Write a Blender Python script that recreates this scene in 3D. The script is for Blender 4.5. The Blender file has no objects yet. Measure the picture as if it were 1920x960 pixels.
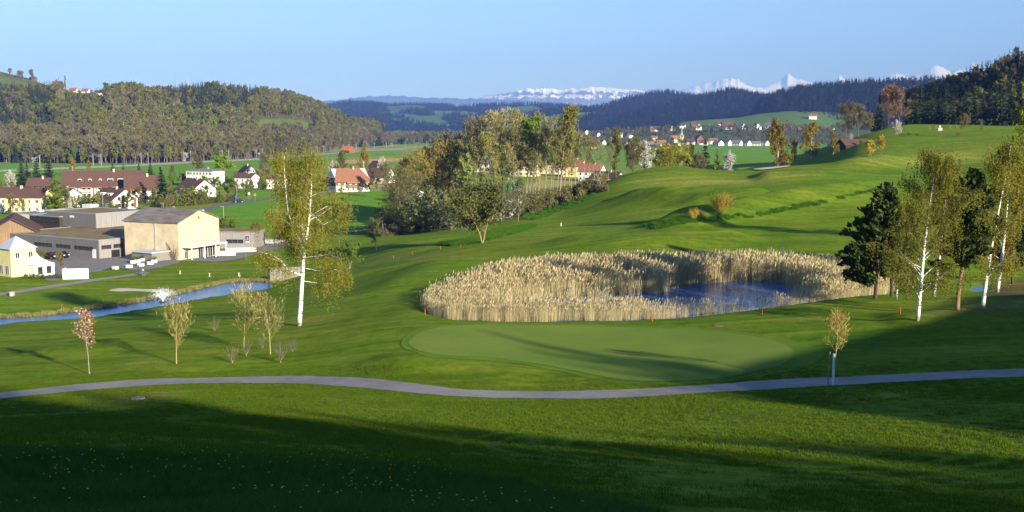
import bpy, math, random
import numpy as np
from mathutils import Vector

# ------------------------------------------------------------------ camera, sky, sun, exposure
SC = bpy.context.scene
COL = SC.collection
FPX = 2080.0                      # focal length in photo pixels (photo 1920 x 960)
CAMZ = 30.0
PITCH = math.atan(240.0 / FPX)    # horizon lies 240 px above the picture centre
cam_d = bpy.data.cameras.new('camera')
cam = bpy.data.objects.new('camera', cam_d)
COL.objects.link(cam)
cam.location = (0, 0, CAMZ)
cam.rotation_euler = (math.pi / 2 - PITCH, 0, 0)
cam_d.sensor_width = 36.0
cam_d.lens = 36.0 * FPX / 1920.0
cam_d.clip_start = 0.5
cam_d.clip_end = 200000.0
SC.camera = cam

SUN_EL = math.radians(15.5)
SUN_AZ = math.radians(143.0)      # clockwise from +Y: behind the camera, to the right
world = bpy.data.worlds.new('World')
SC.world = world
world.use_nodes = True
wn = world.node_tree
bg = wn.nodes['Background']
sky = wn.nodes.new('ShaderNodeTexSky')
sky.sky_type = 'NISHITA'
sky.sun_disc = False
sky.sun_elevation = SUN_EL
sky.sun_rotation = SUN_AZ
sky.altitude = 600
sky.air_density = 1.0
sky.dust_density = 0.0
sky.ozone_density = 5.0
wn.links.new(sky.outputs[0], bg.inputs[0])
bg.inputs[1].default_value = 0.083
sun_d = bpy.data.lights.new('sun', 'SUN')
sun_d.energy = 5.0
sun_d.angle = math.radians(0.53)
sun_d.color = (1.0, 0.91, 0.77)
sun = bpy.data.objects.new('sun', sun_d)
COL.objects.link(sun)
sdir = Vector((math.sin(SUN_AZ) * math.cos(SUN_EL), math.cos(SUN_AZ) * math.cos(SUN_EL), math.sin(SUN_EL)))
sun.rotation_euler = sdir.to_track_quat('Z', 'Y').to_euler()
sun.location = (60, -80, 120)
SC.view_settings.view_transform = 'Standard'
SC.view_settings.look = 'None'
SC.view_settings.gamma = 1.0
SC.view_settings.exposure = 1.36
SC.render.engine = 'CYCLES'
SC.cycles.use_denoising = True
SC.cycles.max_bounces = 6
SC.cycles.volume_bounces = 0
SC.cycles.transparent_max_bounces = 8

# ------------------------------------------------------------------ pixel <-> place
CT, ST = math.cos(PITCH), math.sin(PITCH)
def slope(py):
    b = (480.0 - np.asarray(py, float)) / FPX
    return (b * CT - ST) / (CT + b * ST)
def xfac(px, py):
    b = (480.0 - np.asarray(py, float)) / FPX
    return (np.asarray(px, float) - 960.0) / FPX / (CT + b * ST)
def at(px, py, Y):                # the place at distance Y seen at this pixel
    return (float(xfac(px, py) * Y), float(Y), float(CAMZ + slope(py) * Y))
def atz(px, py, z):               # the place at height z seen at this pixel
    Y = (z - CAMZ) / slope(py)
    return (float(xfac(px, py) * Y), float(Y), z)
def pxm(Y):                       # metres covered by one photo pixel at distance Y
    return Y / FPX

# ------------------------------------------------------------------ noise
_rs = np.random.RandomState(7)
_tab = _rs.rand(256, 256)
def vnoise(x, y):
    x = np.asarray(x, float); y = np.asarray(y, float)
    xi = np.floor(x).astype(int); yi = np.floor(y).astype(int)
    fx = x - xi; fy = y - yi
    fx = fx * fx * (3 - 2 * fx); fy = fy * fy * (3 - 2 * fy)
    a = _tab[xi & 255, yi & 255]; b = _tab[(xi + 1) & 255, yi & 255]
    c = _tab[xi & 255, (yi + 1) & 255]; d = _tab[(xi + 1) & 255, (yi + 1) & 255]
    return (a * (1 - fx) + b * fx) * (1 - fy) + (c * (1 - fx) + d * fx) * fy
def fbm(x, y, o=4):
    s = 0; a = 0.5
    for i in range(o):
        s = s + a * (vnoise(x, y) - 0.5) * 2
        x = x * 2.03 + 17.1; y = y * 2.03 + 5.7; a *= 0.5
    return s
def smooth(a, b, x):
    t = np.clip((np.asarray(x, float) - a) / (b - a), 0, 1)
    return t * t * (3 - 2 * t)

# ------------------------------------------------------------------ mesh helpers
def mesh_from(name, V, F, mat=None, smooth_shade=False, mats=None, mi=None):
    me = bpy.data.meshes.new(name)
    V = np.asarray(V, dtype=np.float32).reshape(-1, 3)
    if isinstance(F, np.ndarray):
        n, k = F.shape
        me.vertices.add(len(V)); me.vertices.foreach_set('co', V.ravel())
        me.loops.add(n * k); me.loops.foreach_set('vertex_index', F.astype(np.int32).ravel())
        me.polygons.add(n)
        me.polygons.foreach_set('loop_start', np.arange(0, n * k, k, dtype=np.int32))
        me.polygons.foreach_set('loop_total', np.full(n, k, dtype=np.int32))
        me.update(calc_edges=True)
    else:
        me.from_pydata([tuple(map(float, v)) for v in V], [], F)
        me.update()
    if mats:
        for m in mats: me.materials.append(m)
    elif mat is not None:
        me.materials.append(mat)
    if mi is not None:
        me.polygons.foreach_set('material_index', np.asarray(mi, dtype=np.int32))
    if smooth_shade:
        me.polygons.foreach_set('use_smooth', np.ones(len(me.polygons), dtype=bool))
    return me
def link(name, data, parent=None, loc=None, rotz=0.0):
    o = bpy.data.objects.new(name, data)
    COL.objects.link(o)
    if parent is not None: o.parent = parent
    if loc is not None: o.location = loc
    if rotz: o.rotation_euler = (0, 0, rotz)
    return o
def tag(o, label=None, cat=None, group=None, kind=None):
    if label: o['label'] = label
    if cat: o['category'] = cat
    if group: o['group'] = group
    if kind: o['kind'] = kind
    return o
def thing(name, label, cat, loc=(0, 0, 0), rotz=0.0, group=None):
    return tag(link(name, None, None, loc, rotz), label, cat, group)
def structure(name, me, label=None):
    return tag(link(name, me), label, None, None, 'structure')
def set_attr(me, name, vals, domain='POINT', typ='FLOAT'):
    a = me.attributes.new(name, typ, domain)
    if typ == 'FLOAT': a.data.foreach_set('value', np.asarray(vals, dtype=np.float32).ravel())
    elif typ == 'INT': a.data.foreach_set('value', np.asarray(vals, dtype=np.int32).ravel())
    else: a.data.foreach_set('color', np.asarray(vals, dtype=np.float32).ravel())
class MB:
    """collects boxes, prisms and polygons for ONE mesh"""
    def __init__(s): s.V = []; s.F = []
    def add(s, V, F):
        n = len(s.V); s.V += [tuple(v) for v in V]; s.F += [tuple(i + n for i in f) for f in F]; return s
    def box(s, x0, x1, y0, y1, z0, z1):
        return s.add([(x0,y0,z0),(x1,y0,z0),(x1,y1,z0),(x0,y1,z0),(x0,y0,z1),(x1,y0,z1),(x1,y1,z1),(x0,y1,z1)],
                     [(0,3,2,1),(4,5,6,7),(0,1,5,4),(1,2,6,5),(2,3,7,6),(3,0,4,7)])
    def prism(s, poly, axis, a, b):
        """poly in the two other axes, extruded along axis from a to b"""
        n = len(poly)
        def p(q, t):
            return (t, q[0], q[1]) if axis == 'x' else (q[0], t, q[1]) if axis == 'y' else (q[0], q[1], t)
        V = [p(q, a) for q in poly] + [p(q, b) for q in poly]
        F = [tuple(range(n))[::-1], tuple(range(n, 2 * n))] + [(i, (i + 1) % n, n + (i + 1) % n, n + i) for i in range(n)]
        return s.add(V, F)
    def tube(s, pts, rad, n=6):
        """tapered tube through points"""
        pts = [Vector(p) for p in pts]
        if not hasattr(rad, '__len__'): rad = [rad] * len(pts)
        V = []; F = []
        for i, p in enumerate(pts):
            d = (pts[min(i + 1, len(pts) - 1)] - pts[max(i - 1, 0)]).normalized()
            u = d.orthogonal().normalized() if abs(d.z) < 0.999 else Vector((1, 0, 0))
            v = d.cross(u)
            for k in range(n):
                a = 2 * math.pi * k / n
                V.append(p + (u * math.cos(a) + v * math.sin(a)) * rad[i])
        for i in range(len(pts) - 1):
            for k in range(n):
                F.append((i * n + k, i * n + (k + 1) % n, (i + 1) * n + (k + 1) % n, (i + 1) * n + k))
        F.append(tuple(range(n))[::-1]); F.append(tuple(range((len(pts) - 1) * n, len(pts) * n)))
        return s.add(V, F)
    def mesh(s, name, mat): return mesh_from(name, s.V, s.F, mat)
    def part(s, name, mat, parent): return link(name, s.mesh(name, mat), parent)

# ------------------------------------------------------------------ materials
def new_mat(name):
    m = bpy.data.materials.new(name); m.use_nodes = True
    nt = m.node_tree
    return m, nt, nt.nodes['Principled BSDF']
def N(nt, t, **kw):
    n = nt.nodes.new(t)
    for k, v in kw.items():
        if k in n.inputs: n.inputs[k].default_value = v
        else: setattr(n, k, v)
    return n
def ramp(nt, fac, stops):
    r = nt.nodes.new('ShaderNodeValToRGB')
    e = r.color_ramp.elements
    while len(e) > len(stops): e.remove(e[-1])
    while len(e) < len(stops): e.new(0.5)
    for el, (p, c) in zip(e, stops):
        el.position = p; el.color = (*c, 1) if len(c) == 3 else c
    nt.links.new(fac, r.inputs[0])
    return r.outputs[0]
def mixc(nt, fac, a, b, mode='MIX'):
    m = nt.nodes.new('ShaderNodeMix'); m.data_type = 'RGBA'; m.blend_type = mode
    for s, v in ((m.inputs[0], fac), (m.inputs[6], a), (m.inputs[7], b)):
        if hasattr(v, 'is_linked'): nt.links.new(v, s)
        elif isinstance(v, (int, float)): s.default_value = v
        else: s.default_value = (*v, 1)
    return m.outputs[2]
def math_n(nt, op, a, b=None):
    m = nt.nodes.new('ShaderNodeMath'); m.operation = op
    for s, v in ((m.inputs[0], a), (m.inputs[1], b)):
        if v is None: continue
        if hasattr(v, 'is_linked'): nt.links.new(v, s)
        else: s.default_value = v
    return m.outputs[0]
def noise_n(nt, scale, detail=4, vec=None, rough=0.55, stretch=None):
    n = N(nt, 'ShaderNodeTexNoise', Scale=scale, Detail=detail, Roughness=rough)
    if vec is None:
        vec = nt.nodes.new('ShaderNodeTexCoord').outputs['Object']
    if stretch:
        mp = nt.nodes.new('ShaderNodeMapping'); mp.inputs['Scale'].default_value = stretch
        nt.links.new(vec, mp.inputs[0]); vec = mp.outputs[0]
    nt.links.new(vec, n.inputs['Vector'])
    return n.outputs['Fac']
def bump(nt, bsdf, h, strength=0.3, dist=0.05):
    b = N(nt, 'ShaderNodeBump', Strength=strength, Distance=dist)
    nt.links.new(h, b.inputs['Height']); nt.links.new(b.outputs[0], bsdf.inputs['Normal'])
_sm = {}
def surf(name, c1, c2=None, scale=3.0, rough=0.85, stretch=None, bmp=0.0, metal=0.0):
    """a painted / plastered / weathered surface: two tones mixed by noise"""
    if name in _sm: return _sm[name]
    m, nt, b = new_mat(name)
    c2 = c2 or tuple(v * 0.75 for v in c1)
    f = noise_n(nt, scale, 5, stretch=stretch)
    nt.links.new(ramp(nt, f, [(0.3, c2), (0.62, c1)]), b.inputs['Base Color'])
    b.inputs['Roughness'].default_value = rough
    b.inputs['Metallic'].default_value = metal
    b.inputs['Specular IOR Level'].default_value = 0.25
    if bmp: bump(nt, b, f, bmp, 0.03)
    _sm[name] = m
    return m
# ------------------------------------------------------------------ the lie of the land
# (photo x, photo y, distance): heights follow from the camera's place
CP = [
 (-150,960,19),(-150,850,28),(-150,800,48),(-150,745,80),(-150,690,95),(-150,640,125),
 (0,960,19),(0,850,27.5),(0,800,48),(0,745,80),(0,690,94),(0,640,120),
 (280,960,19.5),(280,862,28),(280,800,50),(280,718,84),(280,670,96),(280,625,118),(280,600,137),
 (560,960,20),(560,875,29),(560,800,52),(560,714,82),(560,660,97),(562,610,115),(590,560,145),(560,520,185),
 (760,960,21),(760,890,29),(760,820,49),(760,727,76),(760,680,86),(760,640,96),(760,590,112),(760,540,136),(740,500,168),(720,470,215),(700,450,265),(660,500,205),
 (960,960,22),(960,908,29),(960,850,42),(960,790,58),(960,741,73.5),(960,700,82),(960,650,94),(960,606,106),(950,495,152),(900,457,190),(860,445,225),
 (1180,960,24),(1180,850,42),(1180,790,57),(1180,739,72),(1180,690,82),(1180,650,92),(1180,606,106),(1150,480,152),(1100,440,200),(1000,412,262),
 (1400,960,26),(1400,850,43),(1400,780,58),(1400,725,72.5),(1400,690,79),(1400,640,92),(1400,600,103.5),(1400,470,160),(1380,440,182),(1350,405,212),(1200,400,235),(1130,380,275),
 (1560,950,28),(1560,850,43),(1560,780,57),(1560,716,74),(1560,690,79),(1600,640,89),(1560,595,102),(1600,560,113),(1560,450,166),(1540,400,205),(1500,372,230),(1440,352,272),
 (1720,960,28),(1720,850,42.5),(1720,770,58),(1720,708,74),(1720,660,84),(1718,600,98),(1795,580,104),(1800,552,122),(1780,470,160),(1750,400,205),(1680,350,245),(1640,330,300),
 (1900,960,28),(1900,850,42),(1900,760,59),(1900,702,75),(1900,650,85),(1900,590,98),(1870,565,108),(1900,480,160),(1880,400,215),(1870,330,290),
 (2060,960,29),(2060,850,41),(2060,760,57),(2060,702,75),(2060,640,88),(2060,580,103),(2060,480,165),(2060,380,230),(2060,280,330),
 (1230,313,330),(1180,325,322),(1130,345,315),(1300,318,345),(1450,317,362),(1380,321,340),(1560,303,362),(1700,290,380),(1800,272,400),(1870,258,425),(1750,245,480),(1830,236,505),(1900,236,520),(1600,285,420),(1300,360,275),(1230,350,290),
 (1050,410,262),(960,425,240),
]
CPZ = [   # (x, y, z) where nothing is seen or the height is known
 (0,0,28.2),(8,5,27.2),(-8,5,27.0),(0,10,26.0),(12,-14,29.5),(-14,-12,28.0),(30,0,27.0),(40,5,27.6),(49,11,28.3),(60,20,32.9),(69,27,33.4),(82,37,34.2),(100,52,35),(62,52,20.5),(75,85,16.5),(-30,0,25.5),(-50,20,20),(-60,50,14),(-75,90,9),
 (40,-45,33),(0,-55,32),(-45,-45,29),(104,-44,42),(74,-98,49),(50,-115,49),(20,-135,48),(110,-80,46),(-110,-60,26),(-100,20,14),(-120,80,7),(150,40,27),(150,110,22),(140,190,22),(160,300,28),(200,120,30),(200,-150,56),(-100,-200,45),(0,-300,65),
 (-130,140,3.2),(-105,190,2.2),(-92,215,1.9),(-60,215,2.2),(-80,240,1.5),(-110,250,1.3),(-150,230,1.2),(-60,260,1.2),(-30,300,1.5),(-45,270,2.0),(-20,340,1.2),
 (-200,150,2),*[(*atz(x, y, 3.2),) for x, y in [(-120,619),(0,607),(100,598),(200,589),(260,578),(330,567),(400,554),(470,545)]],*[(*atz(x, y, 4.0),) for x, y in [(0,615),(100,607),(200,599),(280,588),(350,578),(420,566),(480,556)]],(-200,300,0.3),(-120,330,0.3),(-60,400,0),(-30,480,0),(0,420,1),(-250,500,0),(-120,600,0),(0,650,0),(100,700,0),(40,560,0),(60,460,2),(200,700,3),(20,370,3.5),(40,420,6),
 (250,450,31),(300,600,34),(190,540,31.5),(150,600,14),(100,520,5),(260,700,12),(110,410,12),(60,390,9),(300,300,38),(400,200,48),(400,0,50),(-300,0,14),(-300,-250,30),(-400,200,2),(-350,400,0),(-300,800,0),(0,900,0),(300,950,0),(500,700,40),(450,450,45),(500,0,60),(0,-500,70),(-500,0,10),(-400,700,0),
]
cp = [at(*p) for p in CP] + CPZ
cp = np.array(cp)
def warp(x, y):
    r = np.hypot(x, y) + 1e-9
    k = np.log1p(r / 45.0) / r
    return x * k, y * k
def _U(r2): return np.where(r2 > 0, r2 * np.log(r2 + 1e-12), 0.0)
_cx, _cy = warp(cp[:, 0], cp[:, 1])
_n = len(cp)
_K = _U((_cx[:, None] - _cx[None]) ** 2 + (_cy[:, None] - _cy[None]) ** 2) + np.eye(_n) * 2e-4
_P = np.stack([np.ones(_n), _cx, _cy], 1)
_A = np.block([[_K, _P], [_P.T, np.zeros((3, 3))]])
_w = np.linalg.solve(_A, np.concatenate([cp[:, 2], np.zeros(3)]))
def tps(x, y):
    x = np.atleast_1d(np.asarray(x, float)); y = np.atleast_1d(np.asarray(y, float))
    out = np.empty(x.size)
    wx, wy = warp(x.ravel(), y.ravel())
    for i in range(0, x.size, 40000):
        s = slice(i, i + 40000)
        u = _U((wx[s, None] - _cx[None]) ** 2 + (wy[s, None] - _cy[None]) ** 2)
        out[s] = u @ _w[:_n] + _w[_n] + _w[_n + 1] * wx[s] + _w[_n + 2] * wy[s]
    return out.reshape(x.shape)
def sdist(poly, x, y):
    """signed distance to a closed polygon, negative inside"""
    P = np.asarray(poly, float)[:, :2]; Q = np.roll(P, -1, 0)
    d2 = np.full(x.shape, 1e18); ins = np.zeros(x.shape, bool)
    for (ax, ay), (bx, by) in zip(P, Q):
        ex, ey = bx - ax, by - ay
        t = np.clip(((x - ax) * ex + (y - ay) * ey) / (ex * ex + ey * ey + 1e-12), 0, 1)
        d2 = np.minimum(d2, (x - ax - t * ex) ** 2 + (y - ay - t * ey) ** 2)
        if abs(ey) > 1e-12:
            c = ((ay > y) != (by > y)) & (x < ex * (y - ay) / ey + ax)
            ins ^= c
    return np.where(ins, -1, 1) * np.sqrt(d2)
def crspline(pts, n, closed=False):
    P = [np.array(p, float) for p in pts]; m = len(P); out = []
    for i in range(m if closed else m - 1):
        p0 = P[(i - 1) % m] if closed else P[max(i - 1, 0)]
        p1 = P[i]; p2 = P[(i + 1) % m]
        p3 = P[(i + 2) % m] if closed else P[min(i + 2, m - 1)]
        for t in np.arange(n) / n:
            out.append(0.5 * ((2 * p1) + (p2 - p0) * t + (2 * p0 - 5 * p1 + 4 * p2 - p3) * t * t + (3 * p1 - p0 - 3 * p2 + p3) * t ** 3))
    if not closed: out.append(P[-1])
    return np.array(out)

ZL, ZR, ZS = 3.0, 10.9, 11.3      # water levels: long pond, reed pond, stream
POND_L = crspline([atz(x, y, ZL)[:2] for x, y in [(-120,622),(0,609),(60,603),(140,599),(200,591),(260,581),(310,573),(380,560),(440,551),(500,542),(514,535),(500,529),(470,528),(420,532),(340,550),(290,561),(180,580),(80,592),(0,597),(-120,606)]], 4, True)
POND_R = crspline([atz(x, y, ZR)[:2] for x, y in [(806,578),(825,596),(900,603),(1050,604),(1200,601),(1350,593),(1450,584),(1560,573),(1640,560),(1665,545),(1620,527),(1530,516),(1440,512),(1330,512),(1200,515),(1050,520),(950,527),(870,542),(815,562)]], 4, True)
STREAM = crspline([atz(x, y, ZS)[:2] for x, y in [(1818,546),(1836,548),(1852,544),(1858,539),(1842,535),(1824,537)]], 4, True)
def pdist(line, x, y):
    d2 = np.full(x.shape, 1e18); f = np.zeros(x.shape); n = len(line) - 1
    for i, ((ax, ay), (bx, by)) in enumerate(zip(line[:-1], line[1:])):
        ex, ey = bx - ax, by - ay
        t = np.clip(((x - ax) * ex + (y - ay) * ey) / (ex * ex + ey * ey), 0, 1)
        q = (x - ax - t * ex) ** 2 + (y - ay - t * ey) ** 2
        f = np.where(q < d2, (i + t) / n, f); d2 = np.minimum(d2, q)
    return np.sqrt(d2), f
def basehit(px, py):
    Y = np.exp(np.linspace(math.log(20), math.log(800), 500)); b = np.nonzero(CAMZ + slope(py) * Y < tps(xfac(px, py) * Y, Y))[0]
    Y0 = Y[b[0]] if len(b) else 500.0
    return (float(xfac(px, py)) * Y0, Y0)
# the course's made-up ridges and hollows: crest line, height, half width
RIDGES = [(np.array([basehit(*p) for p in l]), a, w) for l, a, w in [
 ([(1200,436),(1290,420),(1360,409),(1440,396),(1530,379),(1620,361),(1690,349)], 3.1, 6.0),
 ([(1150,372),(1230,377),(1320,380),(1400,374),(1470,366)], 2.8, 6.0),
 ([(1020,452),(1120,458),(1220,462),(1330,455),(1440,446)], 1.7, 6.0),
 ([(1560,322),(1650,308),(1740,300),(1850,292)], 2.6, 8.0),
 ([(1400,338),(1500,334),(1600,330)], 2.0, 7.0),
 ([(720,560),(760,530),(800,505),(870,480)], 0.7, 5.0),
 ([(700,668),(780,690),(900,700),(1030,712)], 0.55, 3.0),
 ([(1640,610),(1740,604),(1850,592),(1960,588)], 0.7, 4.0),
 ([(60,655),(180,650),(260,640)], 0.6, 5.0)]]
def H(x, y):
    """ground height"""
    x = np.atleast_1d(np.asarray(x, float)); y = np.atleast_1d(np.asarray(y, float))
    h = tps(x, y)
    r = np.hypot(x, y)
    far = 1 - smooth(650, 1000, r)
    h = h * far
    h = h + (0.5 * fbm(x / 26.0, y / 26.0, 3) + 0.10 * fbm(x / 7.0 + 9, y / 7.0, 2)) * smooth(8, 60, r) * (1 - smooth(500, 900, r)) * smooth(1.0, 7.0, h)
    for line, amp, wid in RIDGES:
        lo = line.min(0) - 3 * wid; hi = line.max(0) + 3 * wid
        m = (x > lo[0]) & (x < hi[0]) & (y > lo[1]) & (y < hi[1])
        if m.any():
            d, f = pdist(line, x[m], y[m])
            h[m] += amp * np.exp(-(d / wid) ** 2) * smooth(0, 0.2, f) * (1 - smooth(0.8, 1.0, f)) * (1 + 0.35 * fbm(x[m] / 9, y[m] / 9, 2))
    for poly, zw, bank in ((POND_L, ZL, 7.0), (POND_R, ZR, 5.0), (STREAM, ZS, 5.0)):
        lo = poly.min(0) - 12; hi = poly.max(0) + 12
        m = (x > lo[0]) & (x < hi[0]) & (y > lo[1]) & (y < hi[1])
        if m.any():
            sd = sdist(poly, x[m], y[m])
            w = smooth(0, bank, sd)
            out = h[m] * w + (zw + 0.12 + np.maximum(sd, 0) * 0.06) * (1 - w)
            h[m] = np.where(sd < 0, zw + 0.12 - np.minimum(1.0, -sd * 0.6), out)
    return h
def Hs(x, y): return float(H(x, y)[0])
_YS = np.exp(np.linspace(math.log(9), math.log(3500), 700))
def hit(px, py):
    """where the ray through a photo pixel meets the ground"""
    xs = xfac(px, py) * _YS; zs = CAMZ + slope(py) * _YS
    below = np.nonzero(zs < H(xs, _YS))[0]
    if len(below) == 0: return at(px, py, 3000)
    i = max(below[0], 1)
    a, b = _YS[i - 1], _YS[i]
    for _ in range(18):
        c = 0.5 * (a + b)
        if CAMZ + float(slope(py)) * c < Hs(float(xfac(px, py)) * c, c): b = c
        else: a = c
    X = float(xfac(px, py)) * b
    return (X, b, Hs(X, b))

# ------------------------------------------------------------------ ground colours by place
GRASS = np.array((0.082, 0.152, 0.009)); LUSH = np.array((0.050, 0.145, 0.010)); DRY = np.array((0.23, 0.19, 0.075))
FIELD = np.array((0.070, 0.200, 0.016)); TAN = np.array((0.36, 0.27, 0.15)); SOIL = np.array((0.10, 0.075, 0.045)); LITTER = np.array((0.12, 0.095, 0.05))
PALE = np.array((0.165, 0.195, 0.036))
def wpoly(pts): return np.array([hit(x, y)[:2] for x, y in pts])
ZONES = [  # polygon, colour, soft edge in metres
 ([(330,398),(440,383),(520,375),(640,362),(730,350),(760,300),(880,290),(1000,330),(900,420),(735,428),(640,436),(470,438),(440,415)], FIELD, 4),
 ([(430,352),(640,340),(700,345),(520,372),(455,380)], FIELD, 4),
 ([(630,357),(735,347),(735,354),(650,362)], TAN, 1.5),
 ([(620,303),(640,300),(770,296),(770,301),(620,309)], TAN, 3),
 ([(975,412),(1005,388),(1080,362),(1140,345),(1128,358),(1100,376),(1040,400),(1000,414)], LUSH, 1.5),
 ([(860,452),(905,438),(1000,420),(1008,424),(960,440),(900,456),(850,462),(815,460)], LUSH, 1.2),
 ([(700,425),(740,412),(860,408),(960,398),(1060,372),(1130,350),(1090,345),(960,360),(760,400)], LITTER, 3),
 ([(1200,425),(1300,412),(1420,398),(1560,372),(1650,352),(1640,362),(1540,385),(1420,408),(1330,418),(1230,432)], LUSH, 1.5),
 ([(735,405),(860,412),(850,425),(735,425)], LITTER, 1.0),
 ([(205,738),(290,733),(330,736),(320,746),(270,756),(215,752)], DRY, 1.5),
 ([(548,612),(580,608),(640,598),(620,590),(560,596)], PALE, 2),
 ([(1730,590),(1800,583),(1920,580),(1920,565),(1860,568),(1800,575)], DRY, 1.5),
 ([(1850,560),(1990,560),(1990,520),(1860,525)], SOIL, 1.5),
 ([(700,497),(790,488),(860,480),(800,478),(720,482),(650,500)], DRY * 0.75, 3),
 ([(1150,345),(1300,330),(1480,322),(1560,330),(1420,345),(1280,352)], PALE, 6),
 ([(1500,345),(1620,322),(1760,312),(1900,300),(1900,345),(1760,345),(1620,352)], LUSH * 0.6 + GRASS * 0.4, 4),
 ([(1580,318),(1700,295),(1850,275),(1860,300),(1700,312)], PALE, 6),
]
ZONES = [(wpoly(p), c, e) for p, c, e in ZONES]
def ground_colour(x, y, h):
    c = np.tile(GRASS, (len(x), 1))
    r = np.hypot(x, y)
    # the valley's patchwork of meadows and crops
    u = np.floor((x * 0.8 + y * 0.6) / 170 + 0.6 * fbm(x / 600, y / 600, 2)); v = np.floor((-x * 0.6 + y * 0.8) / 260)
    k = _tab[u.astype(int) & 255, v.astype(int) & 255][:, None]
    patch = np.where(k < 0.6, FIELD, np.where(k < 0.8, FIELD * 0.7 + PALE * 0.3, np.where(k < 0.92, PALE, TAN * 0.6 + FIELD * 0.4)))
    w = (smooth(380, 480, y) * (1 - smooth(1.5, 6, h)))[:, None]
    c = c * (1 - w) + patch * w
    ring = np.hypot(x - 11.5, (y - 46) * 1.0); wr = smooth(5.5, 8, ring) * (1 - smooth(13, 15.5, ring)) * (y < 62)
    c = c * (1 + 0.12 * wr * np.sin(ring * 4.2 + 1.5 * fbm(x / 5, y / 5, 2)))[:, None]
    for poly, col, e in ZONES:
        lo = poly.min(0) - 10 * e; hi = poly.max(0) + 10 * e
        m = (x > lo[0]) & (x < hi[0]) & (y > lo[1]) & (y < hi[1])
        if m.any():
            sd = sdist(poly, x[m], y[m]) + e * 0.8 * fbm(x[m] / (e * 3), y[m] / (e * 3), 3)
            q = (1 - smooth(-e, e, sd))[:, None]
            c[m] = c[m] * (1 - q) + col * q
    return c

def ground_material():
    m, nt, b = new_mat('ground_turf')
    col = N(nt, 'ShaderNodeAttribute', attribute_name='Col').outputs['Color']
    big = noise_n(nt, 0.06, 5)
    mid = noise_n(nt, 0.9, 6, rough=0.65)
    fine = noise_n(nt, 9.0, 4, rough=0.7)
    c = mixc(nt, ramp(nt, big, [(0.36, (0, 0, 0)), (0.66, (1, 1, 1))]), col, (0.135, 0.155, 0.018), 'MIX')
    c = mixc(nt, 0.45, col, c)
    pat = noise_n(nt, 0.22, 7, rough=0.7)
    c = mixc(nt, ramp(nt, pat, [(0.50, (0, 0, 0)), (0.72, (0.55, 0.55, 0.55))]), c, (0.175, 0.175, 0.035))
    c = mixc(nt, 1.0, c, ramp(nt, pat, [(0.28, (0.72, 0.80, 0.75)), (0.46, (1, 1, 1))]), 'MULTIPLY')
    c = mixc(nt, 1.0, c, ramp(nt, mid, [(0.25, (0.60, 0.66, 0.62)), (0.55, (1, 1, 1)), (0.80, (1.30, 1.16, 0.95))]), 'MULTIPLY')
    c = mixc(nt, 1.0, c, ramp(nt, fine, [(0.25, (0.50, 0.56, 0.5)), (0.52, (1, 1, 1)), (0.78, (1.45, 1.35, 1.2))]), 'MULTIPLY')
    # mowing: faint lanes across the fairways
    st = noise_n(nt, 0.32, 2, stretch=(0.10, 1.0, 0.1))
    c = mixc(nt, 0.9, c, mixc(nt, 1.0, c, ramp(nt, st, [(0.36, (0.74, 0.82, 0.80)), (0.62, (1.24, 1.14, 1.05))]), 'MULTIPLY'))
    st2 = noise_n(nt, 0.9, 3, stretch=(0.16, 1.0, 0.1), rough=0.6)
    c = mixc(nt, 1.0, c, ramp(nt, st2, [(0.34, (0.80, 0.86, 0.86)), (0.66, (1.20, 1.12, 1.05))]), 'MULTIPLY')
    nt.links.new(c, b.inputs['Base Color'])
    b.inputs['Roughness'].default_value = 0.95
    b.inputs['Specular IOR Level'].default_value = 0.03
    b.inputs['Sheen Weight'].default_value = 0.06; b.inputs['Sheen Roughness'].default_value = 0.55
    nt.links.new(mixc(nt, 1.0, c, (4.2, 4.0, 3.0), 'MULTIPLY'), b.inputs['Sheen Tint'])
    hgt = math_n(nt, 'ADD', math_n(nt, 'MULTIPLY', fine, 0.6), math_n(nt, 'MULTIPLY', mid, 1.2))
    bump(nt, b, hgt, 0.55, 0.12)
    return m
M_GROUND = ground_material()
def build_ground():
    fine = np.arange(-29.5, 29.5001, 0.15)
    rest = np.concatenate([np.arange(29.5 + 2, 330.5, 4.0)])
    az = np.radians(np.concatenate([fine, rest]))
    r = [2.5]
    while r[-1] < 1300: r.append(r[-1] * 1.0145)
    while r[-1] < 66000: r.append(r[-1] * 1.06)
    r = np.array(r)
    A, R = np.meshgrid(az, r)
    x = (R * np.sin(A)).ravel(); y = (R * np.cos(A)).ravel()
    h = H(x, y)
    h = np.where(np.hypot(x, y) > 1100, 0.0, h)
    na, nr = len(az), len(r)
    i = np.arange(nr - 1)[:, None] * na; j = np.arange(na)[None]; j2 = (j + 1) % na
    F = np.stack([i + j, i + j2, i + na + j2, i + na + j], -1).reshape(-1, 4)[:, ::-1]
    V = np.stack([x, y, h], 1)
    n0 = len(V)
    V = np.concatenate([V, [[0, 0, Hs(0, 0)]]])
    me = mesh_from('ground', V, F, M_GROUND, True)
    C = ground_colour(V[:, 0], V[:, 1], V[:, 2])
    set_attr(me, 'Col', np.concatenate([C, np.ones((len(C), 1))], 1), 'POINT', 'FLOAT_COLOR')
    structure('ground', me)
build_ground()

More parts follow.
